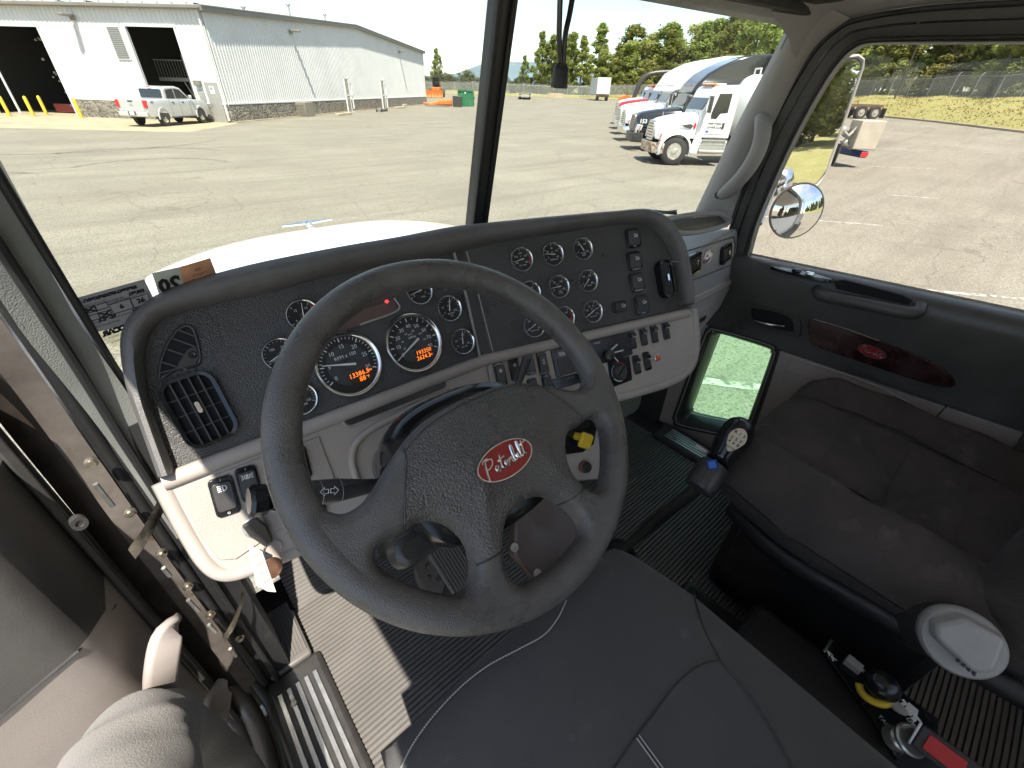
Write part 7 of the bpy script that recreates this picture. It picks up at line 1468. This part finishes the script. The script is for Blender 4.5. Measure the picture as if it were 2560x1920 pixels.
# ---------------------------------------------------------------- silver pickup in front of the workshop
p = G(418, 316); hd_ = rad(-42-6); pk = thing('pickup_truck', 'silver crew cab pickup parked at the open bay door', 'pickup', (0, 0, 0), hd_+rad(90))
m_sil = mat('silver_pickup_paint', (.55, .56, .56), .25, .35, coat=.6)
dx = A([math.cos(hd_+rad(90)), math.sin(hd_+rad(90))]); dyl = A([-dx[1], dx[0]]); pk.scale = (.84, .95, 1.04); pk.location = (*(p[:2]+dyl*.85), .004)   # origin at rear axle centre, x forward
def loft(rows, name, m, par, smooth=40): mb = MB(); mb.sweep(rows); return lbuild(mb, name, m, par, smooth=smooth)
def sec(X_, hw, z0, z1, ins=.06): return [A([X_, s_*a, z]) for s_, a, z in ((-1, hw-.03, z0), (-1, hw, z0+.2), (-1, hw, z1-.18), (-1, hw-.03, z1-.05), (-1, hw-ins-.05, z1), (1, hw-ins-.05, z1), (1, hw-.03, z1-.05), (1, hw, z1-.18), (1, hw, z0+.2), (1, hw-.03, z0))]
body = loft([sec(-1.22, .96, .62, 1.32), sec(-1.15, 1.0, .52, 1.34), sec(.9, 1.01, .45, 1.33), sec(2.2, 1.01, .45, 1.30), sec(3.1, 1.0, .45, 1.30), sec(4.3, .98, .5, 1.22), sec(4.75, .9, .55, 1.1)], 'body', m_sil, pk)
def gh(X_, hw, z): return [A([X_, -hw, z]), A([X_, -hw*.5, z]), A([X_, hw*.5, z]), A([X_, hw, z])]
mb = MB(); mb.prism([(.72, 1.28), (.78, 1.80), (1.1, 1.92), (2.0, 1.94), (2.45, 1.86), (3.25, 1.28)], SX, -.84, .84, top=None); lbuild(mb, 'cab', m_sil, pk, bevel=.08, seg=3)
mb = MB(); mb.prism(rrect(1.45, .42, .06), Fr((.72, 0, 1.58), (0, -1, 0), (-1, 0, .12)), -.02, .02); lbuild(mb, 'rear_window', m_vwin, pk, bevel=.01)
for s_ in (-1, 1):
    F_ = Fr((0, s_*.845, 0), (1, 0, 0), (0, s_, 0)); sg = 1 if F_.ey[2] > 0 else -1
    for pts in ([(.95, 1.34), (1.02, 1.76), (1.7, 1.82), (1.72, 1.34)], [(1.8, 1.34), (1.8, 1.82), (2.3, 1.78), (2.95, 1.36), (2.9, 1.34)]): mb = MB(); mb.prism([(a, sg*b) for a, b in pts], F_, -.02, .012); lbuild(mb, 'side_window', m_vwin, pk, bevel=.008)
    for X_ in (0, 3.65):
        wheel(pk, (X_, s_*.86, .41), .41, .27, s_, holes=6, m_r=m_alu); rows = []
        for a in np.linspace(-5, 185, 18): ca, sa_ = math.cos(rad(a)), math.sin(rad(a)); rows.append([A([X_+ca*.46, s_*.98, .41+sa_*.46]), A([X_+ca*.56, s_*.99, .41+sa_*.56]), A([X_+ca*.54, s_*1.04, .41+sa_*.54]), A([X_+ca*.46, s_*1.035, .41+sa_*.46])])
        lo = MB(); lo.sweep(rows); lbuild(lo, 'wheel_arch', m_sil, pk, smooth=50); mb = MB(); mb.prism([(X_+.45*math.cos(a), sg*(.41+.45*math.sin(a))) for a in np.linspace(-.1, math.pi+.1, 18)], Fr((0, s_*1.0, 0), (1, 0, 0), (0, s_, 0)), -.3, .004); lbuild(mb, 'wheel_well', m_black, pk)
    mb = MB(); mb.box((-1.18, s_*.9, 1.1), (.2, .2, .36)); lbuild(mb, 'tail_light', m_red, pk, bevel=.03)
    for X_ in (1.15, 2.1): mb = MB(); mb.box((X_, s_*1.02, 1.16), (.2, .03, .04)); lbuild(mb, 'door_handle', m_blackg, pk, bevel=.01)
    for X_ in (.85, 1.76, 2.75): mb = MB(); mb.box((X_, s_*1.012, .9), (.012, .006, .8)); lbuild(mb, 'door_gap', m_black, pk)
    mb = MB(); mb.box((1.9, s_*.98, .42), (2.3, .12, .06)); lbuild(mb, 'running_board', m_black, pk)
    mb = MB(); mb.box((2.85, s_*1.12, 1.42), (.1, .2, .18)); lbuild(mb, 'wing_mirror', m_sil, pk, bevel=.03)
mb = MB(); mb.box((-1.235, 0, 1.02), (.03, 1.5, .56)); tg_ = lbuild(mb, 'tailgate', m_sil, pk, bevel=.015); mb = MB(); mb.prism(circ(.13, 20, .06), Fr((-1.25, 0, 1.05), (0, -1, 0), (-1, 0, 0)), 0, .01); lbuild(mb, 'oval_emblem', m_chrome, tg_); mb = MB(); mb.box((-1.252, 0, 1.22), (.02, .3, .07)); lbuild(mb, 'tailgate_handle', m_black, tg_)
mb = MB(); mb.box((-1.32, 0, .62), (.2, 1.9, .24)); bp_ = lbuild(mb, 'rear_bumper', m_sil, pk, bevel=.05); mb = MB(); mb.box((-1.43, 0, .66), (.02, .5, .16)); lbuild(mb, 'plate_recess', m_black, bp_); mb = MB(); mb.box((-1.445, 0, .66), (.01, .3, .14)); lbuild(mb, 'licence_plate', m_white, bp_)
mb = MB(); mb.box((-.2, 0, 1.3), (1.75, 1.6, .06)); lbuild(mb, 'bed_cover', m_black, pk)
mb = MB(); F_ = Fr((0, -1.012, 0), (1, 0, 0), (0, -1, 0)); put_text(mb, '4x4', F_, -.72, 1.2 if F_.ey[2] > 0 else -1.2, .16, .004, bold=.004); lbuild(mb, 'bed_decal', m_black, pk, normals=False)
mb = MB(); mb.ell((.75, 0, 1.9), (.04, .12, .03), nu=8, nv=6); lbuild(mb, 'brake_lamp', m_red, pk)
